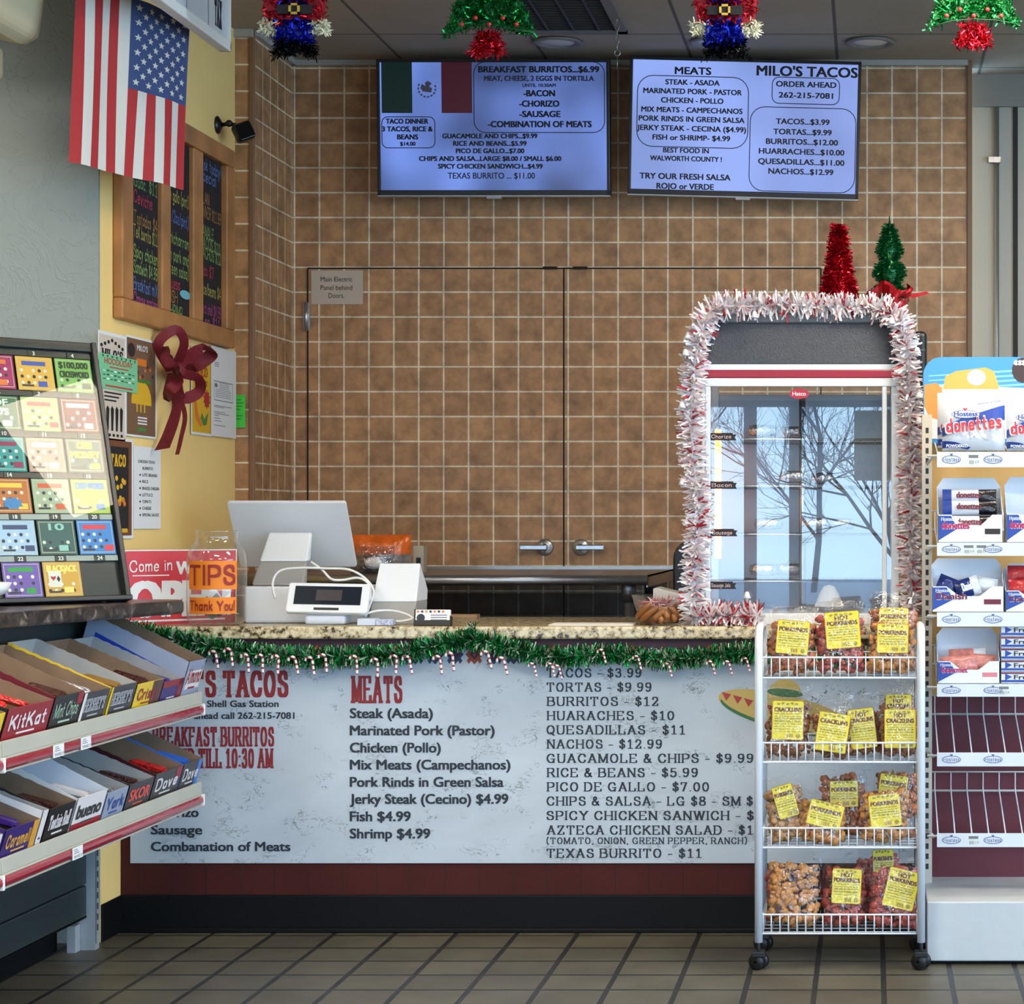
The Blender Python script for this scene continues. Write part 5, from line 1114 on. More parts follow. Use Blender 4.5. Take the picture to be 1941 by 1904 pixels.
# ---------------------------------------------------------------- wire snack cart with bags
DF, DK = 6.37, 6.65
white = M('white_powder_coat', (214, 219, 224), .35)
cl, crr = at(1438, 0, DF).x, at(1746, 0, DF).x
t = thing('snack_cart', 'white wire snack cart on black castors in front of the counter', 'cart', ((cl+crr)/2, (DF+DK)/2, 0))
sF = S(DF)
for x in (cl, crr):
    P = [(x, DF, .085), (x, DF, .98), (x, DF+.012, 1.02), (x, DF+.05, 1.043), (x, DK-.05, 1.043), (x, DK-.012, 1.02), (x, DK, .98), (x, DK, .085)]
    MB().tube([P[0], P[1]]+smooth_pts(P[1:7], 4)+[P[7]], .0125, 12).build('side_frame', white, t)
    for y, s_ in ((DF, -1), (DK, 1)):
        cs = MB(); wy = y+.012
        cs.tube([(x, y, .05), (x, y, .095)], .006, 8); cs.box((x-.02, y-.018, .042), (x+.02, y+.03, .058))
        k = cs.build('caster', bp_, t, bevel=.004)
        for dx in (-.011, .011): MB().lathe([(.004, -.008), (.024, -.008), (.0255, -.004), (.0255, .004), (.024, .008), (.004, .008)], (x+dx*.6, wy+dx, .0257), 24, ax=(.5, .87, 0)).build('wheel', bp_, k)
x0, x1 = cl+.012, crr-.012
tiers = [(1247, 1286), (1409, 1446), (1571, 1608), (1735, 1771)]
tz = []
for ya, yb_ in tiers:
    za, zb_ = H+(CY-ya)/sF, H+(CY-yb_)/sF; tz.append((za, zb_)); mb = MB(); y0, y1 = DF+.004, DK-.004; r_ = .003
    for z in (za, zb_): mb.tube([(x0, y0, z), (x1, y0, z), (x1, y1, z), (x0, y1, z)], r_, 7, loop=True)
    n = 17
    for i in range(n):
        x = x0+(x1-x0)*(i+1)/(n+1); mb.tube([(x, y0, za), (x, y0, zb_), (x, y1, zb_), (x, y1, za)], .002, 5)
    for i in range(5):
        y = y0+(y1-y0)*(i+.5)/5
        mb.tube([(x0, y, zb_), (x1, y, zb_)], .002, 5)
        for x in (x0, x1): mb.tube([(x, y, za), (x, y, zb_)], .002, 5)
    mb.build('wire_basket', white, t)
film = glass('snack_film', .06, tint=(.98, .98, .975), rough=.05, fres=1.3, bump=(30, 1.0))
labY, labE, labT, labG = M('label_yellow', (212, 196, 34), .4), M('label_edge', (140, 96, 24), .5), M('label_brown', (92, 44, 20), .5), M('label_olive', (140, 132, 30), .5)
rinds = {'gold': M('golden_rind', (186, 128, 66), .6, noise_=(55, .3)), 'amber': M('amber_rind', (160, 92, 48), .6, noise_=(55, .32)), 'red': M('red_rind', (160, 66, 54), .6, noise_=(55, .3)), 'brown': M('brown_rind', (132, 78, 42), .6, noise_=(60, .35)), 'tan': M('tan_rind', (176, 132, 84), .6, noise_=(55, .3))}
def bag(cx, ybot, ytop, w, d, tilt, kind, lab, where, fill=.68, z0=None, seed=0):
    """cx, ybot, ytop, w from photo pixels at depth d; lab=(dx, dy, w, h, rot, words)"""
    rnd = random.Random(seed*7+1); s = S(d); base = at(cx, ybot, d)
    if z0 is not None: base.z = z0
    W, Hh = w/s, (ybot-ytop)/s
    f = Fr(base, (1, 0, 0), (0, .16, 1)).sub(0, 0, 0, tilt)
    words = lab[5] if lab else ''
    tn = thing('snack_bag', where, 'snack bag', base, 'bags of pork rinds on the wire cart')
    fl = fill*Hh; mb = MB(); T = .046
    def th(u, v):
        a = max(0, 1-(abs(u)*2/W)**4)**.5; q = v/Hh
        b = min(1, (q/.09)**.6 if q < .09 else 1)*(1 if q < fill else max(.10, 1-(q-fill)/(1-fill)*1.15))
        return T*a*b
    for i in range(150):
        u = rnd.uniform(-.43, .43)*W; v = rnd.uniform(.05, .97)*fl; k = th(u, v); n_ = rnd.uniform(-.3, 1)*k if rnd.random() < .6 else k
        r_ = rnd.uniform(.010, .020)*(1.0 if kind != 'brown' else .8)
        rot = Matrix.Rotation(rnd.uniform(0, 6), 3, (rnd.random(), rnd.random(), .3))
        st = random.getstate(); random.seed(i+seed*100); mb.ball(f.p(u, v+.006, min(n_, k-.019)), (r_, r_*rnd.uniform(.6, .9), r_*rnd.uniform(.45, .8)), 7, 0, .22, rot); random.setstate(st)
    mb.build('snacks', rinds[kind], tn)
    mb = MB(); n, m = 12, 16
    for sgn in (1, -1):
        vs = []
        for j in range(m+1):
            for i in range(n+1):
                e_ = i in (0, n) or j in (0, m); u = (i/n-.5)*W*(1+.0*j); v = j/m*Hh; k = th(u, v)
                if e_: k = .001
                wob = .006*math.sin(u*60+seed)*max(0, v/Hh-fill)/(1-fill+.01) if v/Hh > fill else 0
                vs.append(f.p(u+(rnd.uniform(-.002, .002) if not e_ else 0), v, sgn*(k*(1.13+rnd.uniform(-.06, .08))+.001)+wob))
        mb.add(vs, [((j*(n+1)+i), (j*(n+1)+i+1), ((j+1)*(n+1)+i+1), ((j+1)*(n+1)+i))[::sgn] for j in range(m) for i in range(n)], 0, True)
    mb.build('film', film, tn)
    if lab:
        dx, dy, lw, lh, rot, words = lab; lw /= s; lh /= s
        g = f.sub(dx/s, dy/s, T+.0005, rot); mb = MB()
        mb.prism(g, rr(-lw/2, -lh/2, lw/2, lh/2, .006, 3), -.0008, 0, 1); mb.prism(g, rr(-lw/2+.0015, -lh/2+.0015, lw/2-.0015, lh/2-.0015, .005, 3), 0, .0004, 0)
        lb = mb.build('label', [labY, labE], tn); mb = MB()
        ws = words.split('/'); v = lh/2-.034
        for i in range(5): mb.poly(g, [(-lw*.3+i*lw*.14+lw*.1*math.cos(q)*.6, lh*.41+.004*math.sin(q)+.002*(i % 2)) for q in [k*1.047 for k in range(6)]], .0012, 1)
        if len(ws) > 1: v += .008
        for b_ in ws: mb.text(g, b_, 0, v, .0125, lw*(.86 if len(b_) > 4 else .4), 'C', 0, 'sans', .12, n=.0012); v -= .016
        yy = v+.008
        for r2 in range(9):
            if yy < -lh/2+.02: break
            u = -lw*.42
            while u < lw*.36:
                l_ = rnd.uniform(.05, .2)*lw; mb.rect(g, u, yy, min(u+l_, lw*.42), yy+(.0042 if r2 in (2, 3) else .0024), .0012, 1); u += l_+.03*lw
            yy -= .0078
        for i in range(7): mb.rect(g, -lw*.05+i*lw*.035, -lh/2+.006, -lw*.05+i*lw*.035+lw*(.02 if i % 2 else .012), -lh/2+.018, .0012, 0)
        mb.poly(g, [(lw*.33+.007*math.cos(i*.524), -lh/2+.012+.007*math.sin(i*.524)) for i in range(12)], .0012, 1)
        mb.build('lettering', [labT, labG], lb)
    return tn
z1, z2, z3, z4 = [q[1]+.003 for q in tz]
D1, D2 = DF+.062, DF+.16
bag(1500, 1283, 1150, 92, D1, -.02, 'amber', (2, 70, 62, 64, -.06, 'PORKRINDS'), 'pork rind bag at the left end of the top basket', .72, z1, 1)
bag(1594, 1283, 1140, 92, D1, .03, 'red', (6, 84, 66, 70, .05, 'HOT/PORKRINDS'), 'reddish HOT PORKRINDS bag in the middle of the top basket', .78, z1, 2)
bag(1690, 1283, 1152, 92, D1, .0, 'gold', (2, 68, 60, 56, -.02, 'PORKRINDS'), 'golden PORKRINDS bag at the right end of the top basket', .72, z1, 3)
bag(1694, 1283, 1128, 88, D2, .0, 'amber', (0, 92, 56, 60, .0, 'PORKRINDS'), 'pork rind bag standing behind the golden one in the top basket', .74, z1, 4)
bag(1494, 1445, 1302, 92, D1, .0, 'brown', (0, 72, 60, 74, -.02, 'CRACKLINS'), 'upright CRACKLINS bag at the left end of the second basket', .70, z2, 5)
bag(1574, 1445, 1318, 80, D1-.012, -.05, 'brown', (2, 50, 60, 74, -.1, 'CRACKLINS'), 'leaning CRACKLINS bag, second along the second basket', .66, z2, 6)
bag(1637, 1445, 1322, 70, D1+.035, .04, 'brown', (0, 54, 50, 76, .08, 'HOT/CRACKLINS'), 'HOT CRACKLINS bag squeezed third along the second basket', .7, z2, 7)
bag(1704, 1445, 1312, 76, D1, .0, 'brown', (2, 56, 60, 74, .0, 'HOT/CRACKLINS'), 'HOT CRACKLINS bag at the right end of the second basket', .7, z2, 8)
bag(1703, 1445, 1300, 72, D2, .0, 'amber', (0, 84, 50, 60, .0, 'HOT/CRACKLINS'), 'cracklins bag hidden behind the right end bag of the second basket', .72, z2, 9)
bag(1500, 1607, 1480, 76, D1+.02, .16, 'tan', (2, 78, 40, 62, .12, 'PORKRINDS'), 'tan pork rind bag leaning over at the left end of the third basket', .8, z3, 10)
bag(1552, 1606, 1505, 92, D1-.006, -.16, 'gold', (4, 56, 66, 48, -.08, 'PORKRINDS'), 'slumped golden pork rind bag, second along the third basket', .74, z3, 11)
bag(1594, 1606, 1462, 100, D2, .0, 'amber', (6, 84, 54, 50, .02, 'PORKRINDS'), 'pork rind bag at the back middle of the third basket', .82, z3, 12)
bag(1682, 1606, 1488, 96, D1, .04, 'gold', (-2, 62, 60, 62, .06, 'PORKRINDS'), 'golden pork rind bag at the right front of the third basket', .82, z3, 13)
bag(1694, 1606, 1462, 84, D2, -.03, 'amber', (-4, 100, 54, 40, -.12, 'PORKRINDS'), 'pork rind bag behind the right front bag of the third basket', .84, z3, 14)
bag(1503, 1770, 1622, 104, D1, -.03, 'gold', None, 'golden pork rind bag without a front label at the left of the bottom basket', .82, z4, 15)
bag(1484, 1768, 1660, 60, D2, .0, 'red', None, 'reddish pork rind bag behind the golden bag in the bottom basket', .9, z4, 16)
bag(1601, 1764, 1634, 84, D1+.02, .0, 'red', (4, 78, 56, 66, -.05, 'HOT/PORKRINDS'), 'red HOT PORKRINDS bag in the middle of the bottom basket', .84, z4, 17)
bag(1690, 1764, 1628, 96, D1, -.06, 'red', (14, 76, 60, 74, -.18, 'HOT/PORKRINDS'), 'red HOT PORKRINDS bag with tilted label at the right of the bottom basket', .84, z4, 18)
bag(1672, 1764, 1624, 80, D2, .05, 'red', (8, 112, 40, 50, .0, 'PORKRINDS'), 'red pork rind bag behind the tilted one in the bottom basket', .9, z4, 19)

# ---------------------------------------------------------------- pastry display rack at the right
t = thing('display_rack', 'tall white pastry display rack with blue header card beside the snack cart', 'rack', (.65, 6.68, 0))
rackw = M('rack_white', (206, 212, 216), .4, noise_=(8, .02)); RX0, RX1 = at(1757, 0, 6.44).x, 1.25
MB().box((RX0, 6.44, .012), (RX1, 6.925, .196)).build('base', M('base_white', (184, 190, 192), .45, noise_=(20, .03)), t, bevel=.004)
MB().box((RX0+.02, 6.47, 0), (RX1, 6.92, .012)).build('plinth', blackM, t)
mb = MB(); ux = at(1757, 0, 6.80).x; mb.box((ux-.016, 6.78, .196), (ux+.016, 6.82, 1.72))
for i in range(44): mb.box((ux-.005, 6.7795, .24+i*.033), (ux+.005, 6.7802, .258+i*.033), 1)
mb.build('upright', [M('rack_upright', (206, 200, 186), .4), M('slot_dark', (52, 54, 58), .8)], t)
mb = MB(); mb.box((RX1-.04, 6.78, .196), (RX1-.008, 6.82, 1.72)); mb.build('upright', MATS['rack_upright'], t)
MB().box((ux+.016, 6.885, .80), (RX1, 6.90, 1.66)).build('back_card', M('tan_back_card', (196, 158, 96), .6), t)
MB().box((ux+.016, 6.89, .196), (RX1, 6.905, .80)).build('back_panel', M('maroon_back_panel', (92, 32, 44), .6), t)
dh = 6.86; f = Fr(at(1750, 800, dh)); s = S(dh); Wd = RX1-f.O.x; Hh = 123/s
hd = MB().prism(f, [(0, -.07), (Wd, -.07), (Wd, Hh), (.06, Hh)]+[(.06+.06*math.cos(R(90+i*15)), Hh-.06+.06*math.sin(R(90+i*15))) for i in range(1, 7)], -.006, 0).build('header_card', M('header_blue', (70, 146, 204), .4), t)
mb = MB()
def blob(P, mi, n): mb.poly(f, [((x-1750)/s, (800-y)/s) for x, y in P], n, mi)
for i in range(5): blob([(1760, 712+i*9), (1941, 700+i*9), (2040, 704+i*9), (2040, 707+i*9), (1941, 704+i*9), (1760, 714+i*9)][::-1], 3, .0004)
blob([(1752, 736), (1790, 730), (1941, 736), (2040, 730), (2040, 832), (1752, 832)][::-1], 2, .0006)
blob([(1788, 735), (1792, 714), (1812, 704), (1868, 697), (1884, 704), (1893, 732), (1893, 790), (1788, 790)][::-1], 0, .0010); blob([(1752, 730), (1775, 726), (1790, 740), (1790, 800), (1760, 790), (1752, 770)][::-1], 1, .0014)
blob([(1851+18*math.cos(R(i*24)), 716+15*math.sin(R(i*24))) for i in range(15)][::-1], 2, .0016); blob([(1940+22*math.cos(R(i*24)), 702+24*math.sin(R(i*24))) for i in range(15)][::-1], 4, .0016)
for i in range(5): blob([(1926+i*7+5*math.cos(R(k*45)), 688+5*math.sin(R(k*45))) for k in range(8)][::-1], 2, .0019)
mb.build('print', [M('cake_gold', (226, 168, 82), .5), M('cake_amber', (206, 140, 66), .5), M('cream_white', (232, 236, 240), .5), M('header_pale_blue', (130, 196, 236), .4), M('cupcake_brown', (62, 44, 44), .5)], hd)
hb, hrd, hwh = M('pack_blue', (34, 66, 150), .4), M('pack_red', (206, 44, 52), .4), M('pack_white', (206, 211, 218), .35)
strip_b = M('strip_blue', (52, 74, 134), .5)
d_f, d_b = 6.52, 6.87; sT = S(d_f); X0 = at(1776, 0, d_f).x
shelf = []
for k, (ya, yb_) in enumerate(((857, 886), (1029, 1054), (1161, 1188), (1297, 1321), (1427, 1453), (1580, 1606))):
    za, zb_ = H+(CY-ya)/sT, H+(CY-yb_)/sT; rise = .10 if k > 3 else .05; mb = MB()
    mb.tube([(X0-.03, d_f+.02, za-.012), (RX1, d_f+.02, za-.012)], .004, 6)
    mb.tube([(X0-.02, d_b, za-.012+rise), (RX1, d_b, za-.012+rise)], .004, 6); mb.tube([(X0-.02, d_b, za+.05+rise), (RX1, d_b, za+.05+rise)], .003, 6)
    for i in range(30):
        x = X0+.004+i*.0535*.6 if k < 4 else X0+.004+i*.053
        if x > RX1-.01: break
        mb.tube([(x, d_f+.006, za-.008), (x, d_b-.002, za-.008+rise), (x, d_b, za+.05+rise)], .0024, 5)
    mb.tube([(ux, 6.80, za-.03), (X0-.01, d_f+.02, za-.014)], .005, 6)
    ws = mb.build('wire_shelf', rackw, t)
    st = MB().box((X0, d_f-.004, zb_), (RX1, d_f, za)).build('price_strip', rackw, t)
    g = Fr((X0, d_f-.004, (za+zb_)/2)); hs = (za-zb_)/2; tx = MB()
    for u in (.045, .175, .31, .45, .6): 
        w = .03; P = [(u+w*math.cos(R(i*20)), .004*0+.55*hs*math.sin(R(i*20))) for i in range(18)]; Q = [(u+(w-.002)*math.cos(R(i*20)), (.55*hs-.002)*math.sin(R(i*20))) for i in range(18)]
        tx.add([g.p(a, b, .0006) for a, b in P+Q], [(i, (i+1) % 18, 18+(i+1) % 18, 18+i) for i in range(18)], 0)
        tx.text(g, 'Hostess', u, -hs*.25, hs*.55, .05, 'C', 0, 'hand', n=.0008); tx.poly(g, [(u, hs*.45), (u+.005, hs*.7), (u+.0025, hs*.8), (u, hs*.7), (u-.0025, hs*.8), (u-.005, hs*.7)], .0010, 0)
    for u in ((.115,), (.10, .14), (), (.21,), (), (.115,))[k]:
        tx.rect(g, u-.018, -hs*.7, u+.018, hs*.75, .0004, 1); tx.rect(g, u-.016, hs*.2, u+.014, hs*.6, .0008, 2)
        for i in range(6): tx.rect(g, u-.014+i*.0026, -hs*.6, u-.0128+i*.0026, -hs*.1, .0008, 2)
        tx.text(g, '$1.99', u+.01, -hs*.5, hs*.35, .012, 'C', 2, 'sans', n=.0008)
    tx.build('lettering', [strip_b, M('tag_grey', (206, 212, 208), .5), dgrey], st)
    shelf.append((za, rise))
def sz(k, d): return shelf[k][0]-.004+shelf[k][1]*(d-d_f)/(d_b-d_f)
# donut bags on the top shelf
def donut_bag(x0, x1, ytop, d, lab, full=True):
    s = S(d); a = at(x0, 0, d); a.z = sz(0, d)+.002; W = (x1-x0)/s; Hh = (H+(CY-ytop)/s)-a.z; f = Fr(a, (1, 0, 0), (0, .1, 1))
    t = thing('donut_bag', lab, 'snack bag', f.p(W/2, 0), 'donut bags on the top pastry shelf'); n = 10; mb = MB()
    def th(u, v): return .028*max(0, 1-(abs(u-W/2)*2/W)**4)**.5*min(1, (v/Hh/.12)**.5)*(1 if v < Hh*.55 else max(.04, 1-(v/Hh-.55)*2))
    for sgn in (1, -1):
        vs = [f.p(W*i/n, Hh*j/n, sgn*(th(W*i/n, Hh*j/n)+.001)) for j in range(n+1) for i in range(n+1)]
        mb.add(vs, [((j*(n+1)+i), (j*(n+1)+i+1), ((j+1)*(n+1)+i+1), ((j+1)*(n+1)+i))[::sgn] for j in range(n) for i in range(n)], 0, True)
    bg_ = mb.build('bag', hwh, t); g = f.sub(0, 0, .0335); mb = MB()
    def wrap(pts, mi, o): mb.add([f.p(u, v, th(u, v)+.003+o) for u, v in pts], [tuple(range(len(pts)))], mi)
    def strip(P, Q, mi, o, k=14):
        vs = []
        for i in range(k+1):
            t_ = i/k
            for A in (P, Q):
                j = t_*(len(A)-1); q = min(int(j), len(A)-2); r_ = j-q; u, v = [A[q][z]+(A[q+1][z]-A[q][z])*r_ for z in (0, 1)]; vs.append(f.p(u, v, th(u, v)+.003+o))
        mb.add(vs, [(2*i, 2*i+2, 2*i+3, 2*i+1) for i in range(k)], mi)
    strip([(.0, .22*Hh), (.3*W, .36*Hh), (W, .50*Hh)], [(.0, .36*Hh), (.3*W, .50*Hh), (W, .74*Hh)], 0, 0); strip([(0, .03*Hh), (.2*W, .05*Hh), (.4*W, .01*Hh)], [(0, .15*Hh), (.2*W, .12*Hh), (.45*W, .04*Hh)], 0, 0)
    mb.poly(g, [(W*(.37+.23*math.cos(R(i*20))), Hh*(.565+.066*math.sin(R(i*20)))) for i in range(18)], 0, 0); mb.poly(g, [(W*(.37+.22*math.cos(R(i*20))), Hh*(.565+.056*math.sin(R(i*20)))) for i in range(18)], .0004, 1)
    mb.text(g, 'Hostess', W*.37, Hh*.535, Hh*.075, W*.37, 'C', 0, 'sans', .08, n=.0009)
    mb.poly(g, [(W*.36, Hh*.62), (W*.4, Hh*.655), (W*.385, Hh*.672), (W*.36, Hh*.66), (W*.335, Hh*.672), (W*.32, Hh*.655)], .0012, 2)
    mb.text(g, 'donettes', W*.5, Hh*.31, Hh*.21, W*.92, 'C', 1, 'heavy', n=.0012, rot=.09); mb.text(g, 'donettes', W*.5, Hh*.315, Hh*.195, W*.88, 'C', 2, 'marker', n=.0022, rot=.09)
    mb.text(g, "AMERICA'S #1 DONUT", W*.76, Hh*.745, Hh*.03, W*.42, 'C', 0, 'sans', .05, n=.0008, rot=.16)
    mb.text(f.sub(0, 0, .029), 'POWDERED', W*.06, Hh*.035, Hh*.045, W*.34, 'L', 1, 'sans', .06, n=.001)
    rnd = random.Random(3)
    for i in range(12): u, v, r_ = rnd.uniform(.3, .75), rnd.uniform(.12, .27), rnd.uniform(.02, .06); mb.poly(g, [(W*(u+r_*rnd.uniform(.6, 1)*math.cos(q)), Hh*(v+r_*rnd.uniform(.5, .9)*math.sin(q))) for q in [k*.9 for k in range(7)]], .0004+i*.00003, 3 if i % 2 else 1)
    mb.build('print', [hb, hwh, hrd, M('pack_grey', (160, 166, 176), .4)], bg_)
donut_bag(1786, 1905, 737, d_f+.055, 'white and blue mini donut bag at the left front of the top pastry shelf')
donut_bag(1777, 1880, 744, d_f+.14, 'white donut bag mostly hidden behind the left front bag')
donut_bag(1908, 2022, 748, d_f+.055, 'mini donut bag cut by the right picture edge on the top pastry shelf')
# open display boxes on the lower shelves
def tray(k, x0, x1, ytop, yfront, lab, name, word, wcol, accent, d=d_f+.012, depth=.2, dip=True):
    s = S(d); a = at(x0, 0, d); a.z = sz(k, d)+.002; W = (x1-x0)/s; hf = H+(CY-yfront)/s-a.z; hb_ = H+(CY-ytop)/s-a.z; f = Fr(a, (1, 0, 0), (0, -.0, 1))
    t = thing(name, lab, 'display box', f.p(W/2, 0, -depth/2)); q = .0016; mb = MB()
    fr_pts = [(0, 0), (W, 0), (W, hf), (W*.84, hf), (W*.66, hf*.62), (W*.38, hf*.62), (W*.2, hf), (0, hf)] if dip else [(0, 0), (W, 0), (W, hf), (0, hf)]
    mb.prism(f, fr_pts, -q, 0); mb.slab(f, 0, 0, W, q, -depth, 0); mb.prism(f, [(0, 0), (W, 0), (W, hb_*.86), (W-.02, hb_), (.02, hb_), (0, hb_*.86)], -depth*.62-q, -depth*.62)
    for u in (0, W-q): mb.add([f.p(u, 0, 0), f.p(u, 0, -depth*.62), f.p(u, hb_*.86, -depth*.62), f.p(u, hf, 0), f.p(u+q, 0, 0), f.p(u+q, 0, -depth*.62), f.p(u+q, hb_*.86, -depth*.62), f.p(u+q, hf, 0)], [(0, 1, 2, 3), (7, 6, 5, 4), (0, 4, 5, 1), (1, 5, 6, 2), (2, 6, 7, 3), (3, 7, 4, 0)])
    bx = mb.build('box', M('pack_board', (216, 222, 232), .5), t); mb = MB()
    mb.poly(f, [(.002, hf*.08), (W*.3, hf*.5), (W*.2, hf*.96), (.002, hf*.96)], .0004, 0); mb.poly(f, [(W*.72, hf*.3), (W*.96, hf*.3), (W*.96, hf*.5), (W*.72, hf*.5)], .0004, 2)
    mb.text(f, 'Hostess', W*.05, hf*.78, hf*.13, W*.2, 'L', 1, 'sans', .05, n=.0008); mb.text(f, word, W*.06, hf*.5, hf*.24, W*.42, 'L', 3, 'sans', .1, n=.0009)
    mb.text(f, word, W*.06, hf*.5, hf*.24, W*.42, 'L', 1, 'fat', n=.0006)
    mb.build('print', [hb, hwh, accent, wcol], bx); return f, W, hf, hb_, depth
def packet(f, u, v, n, w, h, rot, mats, word, lab, grp, wcol=1, th=.018, tip=.25):
    g = Fr(f.p(u, v, n), f.U, f.V-f.N*tip).sub(0, 0, 0, rot); mb = pil(Fr(g.p(0, -h/2), g.U, g.V), w, h, th, 6, .15)
    mb.m = [0 if (g.U.dot((sum((mb.v[i] for i in f_), Vector())/4)-g.O)) < w*.12 else 1 for f_ in mb.f]
    if len(mats) > 3: mb.m = [3 if (g.U.dot((sum((mb.v[i] for i in f_), Vector())/4)-g.O)) < -w*.26 else m_ for f_, m_ in zip(mb.f, mb.m)]
    if word: mb.text(g, word, -w*.24, -h*.2, h*.42, w*.44, 'L', 2, 'sans', .1, n=th+.001)
    return solo('snack_packet', mb, mats, lab, 'snack packet', grp)
navyf = M('film_navy', (30, 48, 110), .2, bump=(40, .5)); darkf = M('film_black', (24, 20, 24), .2, bump=(40, .5)); redf = M('film_red', (170, 44, 50), .22, noise_=(30, .3), bump=(40, .5)); pinkf = M('film_pink', (206, 130, 120), .22, noise_=(40, .4), bump=(40, .5)); silvf = M('film_silver', (206, 210, 216), .2, bump=(40, .6))
choc, mar2 = M('print_chocolate', (40, 26, 24), .5), M('print_maroon', (104, 24, 46), .5)
f, W, hf, hb_, dp = tray(1, 1778, 1901, 905, 976, 'white open box of chocolate donut packets on the second pastry shelf', 'display_box', 'donettes', M('donette_magenta', (170, 36, 84), .5), choc)
for i, (v, n) in enumerate(((hf*.7, -.02), (hf*1.25, -.05), (hf*1.66, -.075))): packet(f, W*.5, v, n, W*.84, .046, 0, [hwh, darkf, mar2, hb], 'donettes', 'white and black chocolate donut packet, %s of the pile in the open box' % ('lowest', 'middle', 'topmost')[i], 'chocolate donut packets')
f, W, hf, hb_, dp = tray(1, 1908, 2020, 903, 974, 'white open donut box at the picture edge of the second pastry shelf', 'display_box', 'donettes', MATS['donette_magenta'], choc)
packet(f, W*.5, hf*.7, -.03, W*.8, .05, 0, [hwh, darkf, mar2], '', 'donut packet in the box at the picture edge', 'chocolate donut packets')
f, W, hf, hb_, dp = tray(2, 1767, 1903, 1060, 1112, 'white open Danish box on the third pastry shelf', 'display_box', 'Danish', mar2, mar2)
packet(f, W*.5, hf*.95, -.03, W*.34, .06, .3, [navyf, silvf, hwh], 'Danish', 'blue Danish packet slumped in the middle of the white box', 'Danish packets'); packet(f, W*.22, hf*1.0, -.05, W*.3, .06, -.4, [navyf, navyf, hwh], '', 'blue Danish packet at the left of the white box', 'Danish packets')
packet(f, W*.74, hf*1.05, -.05, W*.36, .05, -.2, [silvf, silvf, hwh], '', 'silver wrapped Danish at the right of the white box', 'Danish packets')
f, W, hf, hb_, dp = tray(2, 1906, 2030, 1070, 1120, 'blue-printed open box of red packets at the right edge of the third pastry shelf', 'display_box', 'Danish', mar2, hb)
packet(f, W*.4, hf*1.1, -.02, W*.7, .055, 0, [redf, pinkf, hwh], '', 'red packet, lower one in the box at the picture edge', 'red pastry packets'); packet(f, W*.4, hf*1.75, -.06, W*.7, .055, 0, [redf, redf, hwh], '', 'red packet, upper one in the box at the picture edge', 'red pastry packets')
f, W, hf, hb_, dp = tray(3, 1777, 1895, 1194, 1254, 'white open box of pink iced pastries on the fourth pastry shelf', 'display_box', 'Gourmet', MATS['donette_magenta'], M('print_pink', (206, 120, 130), .5))
for i, (u, v, n, r_) in enumerate(((.35, .85, -.03, .05), (.65, .95, -.05, -.1), (.5, 1.15, -.07, .05))): packet(f, W*u, hf*v, n, W*.6, .05, r_, [pinkf, silvf if i == 2 else pinkf, mar2], '', 'clear wrapped pink pastry in the open box on the fourth shelf', 'pink pastry packets')
for i in range(5):
    d = d_f+.02; s = S(d); a = at(1898, 0, d); z = sz(3, d)+.002+i*.037; a.z = z; f = Fr(a); W = 110/s
    mb = MB().slab(f, 0, 0, W, .035, -.12, 0, 0); mb.rect(f, 0, .003, W, .01, .0005, 1); mb.rect(f, 0, .029, W, .034, .0005, 3); mb.text(f, 'Fruit Pie', .04, .012, .014, W*.6, 'L', 2, 'sans', .08, n=.0008); mb.poly(f, [(.012, .008), (.034, .02), (.012, .03)], .0006, 1)
    solo('pie_box', mb, [hwh, hb, choc, mar2], 'small white and blue fruit pie box, number %d up from the shelf in its stack' % (i+1) if i not in (0, 4) else 'small white and blue fruit pie box, %s of its stack' % ('lowest' if i == 0 else 'topmost'), 'pie box', 'fruit pie boxes in a stack', bevel=.0015)
# ---------------------------------------------------------------- candy shelves under the dark laminate counter at the left
t = thing('candy_shelf_unit', 'green slatted shelf unit with two tilted candy shelves under the dark counter', 'shelf unit', (-2.35, 5.7, 0))
dgn = M('dark_green_slat', (44, 52, 50), .5, noise_=(5, .1)); beigeL = M('beige_shelf_lip', (180, 178, 162), .45, noise_=(6, .05)); chan = M('red_price_channel', (150, 32, 48), .18, coat=.5)
mb = MB()
for i in range(9): mb.box((-2.55, 4.2, .105+i*.108), (-2.505, 6.66, .105+i*.108+.104))
mb.box((-2.56, 4.2, .1), (-2.53, 6.66, 1.07)); mb.build('back_panel', dgn, t, bevel=.004)
MB().prism(Fr((0, 6.66, 0), (1, 0, 0), (0, 0, 1)), [(-2.62, .0), (-2.60, 0), (-2.60, .085), (-2.505, .105), (-2.505, .112), (-2.62, .112)], 0, 2.4).build('kick_base', blackM, t)
galv = M('galvanised_post', (176, 180, 182), .4, .3, noise_=(9, .12))
mb = MB().box((-2.532, 6.664, 0), (-2.48, 6.70, 1.07))
mb.box((-2.479, 6.668, .02), (-2.4785, 6.672, 1.06), 1)
for i in range(30): mb.box((-2.4795, 6.68, .06+i*.034), (-2.4785, 6.69, .08+i*.034), 1)
mb.build('upright', [galv, MATS['slot_dark']], t)
c = at(134, 1780, 6.62); MB().box((c.x-.012, 6.62, 0), (c.x+.014, 6.66, .085)).build('foot', galv, t)
SA = R(16); VS = Vector((math.sin(SA), 0, math.cos(SA)))
tilt_len = .345
def shelf_f(zl): return Fr((-2.168, 0, zl-.024), (0, 1, 0), VS)
shelves = [(.826, 5.165, 6.705), (.536, 5.16, 6.70)]
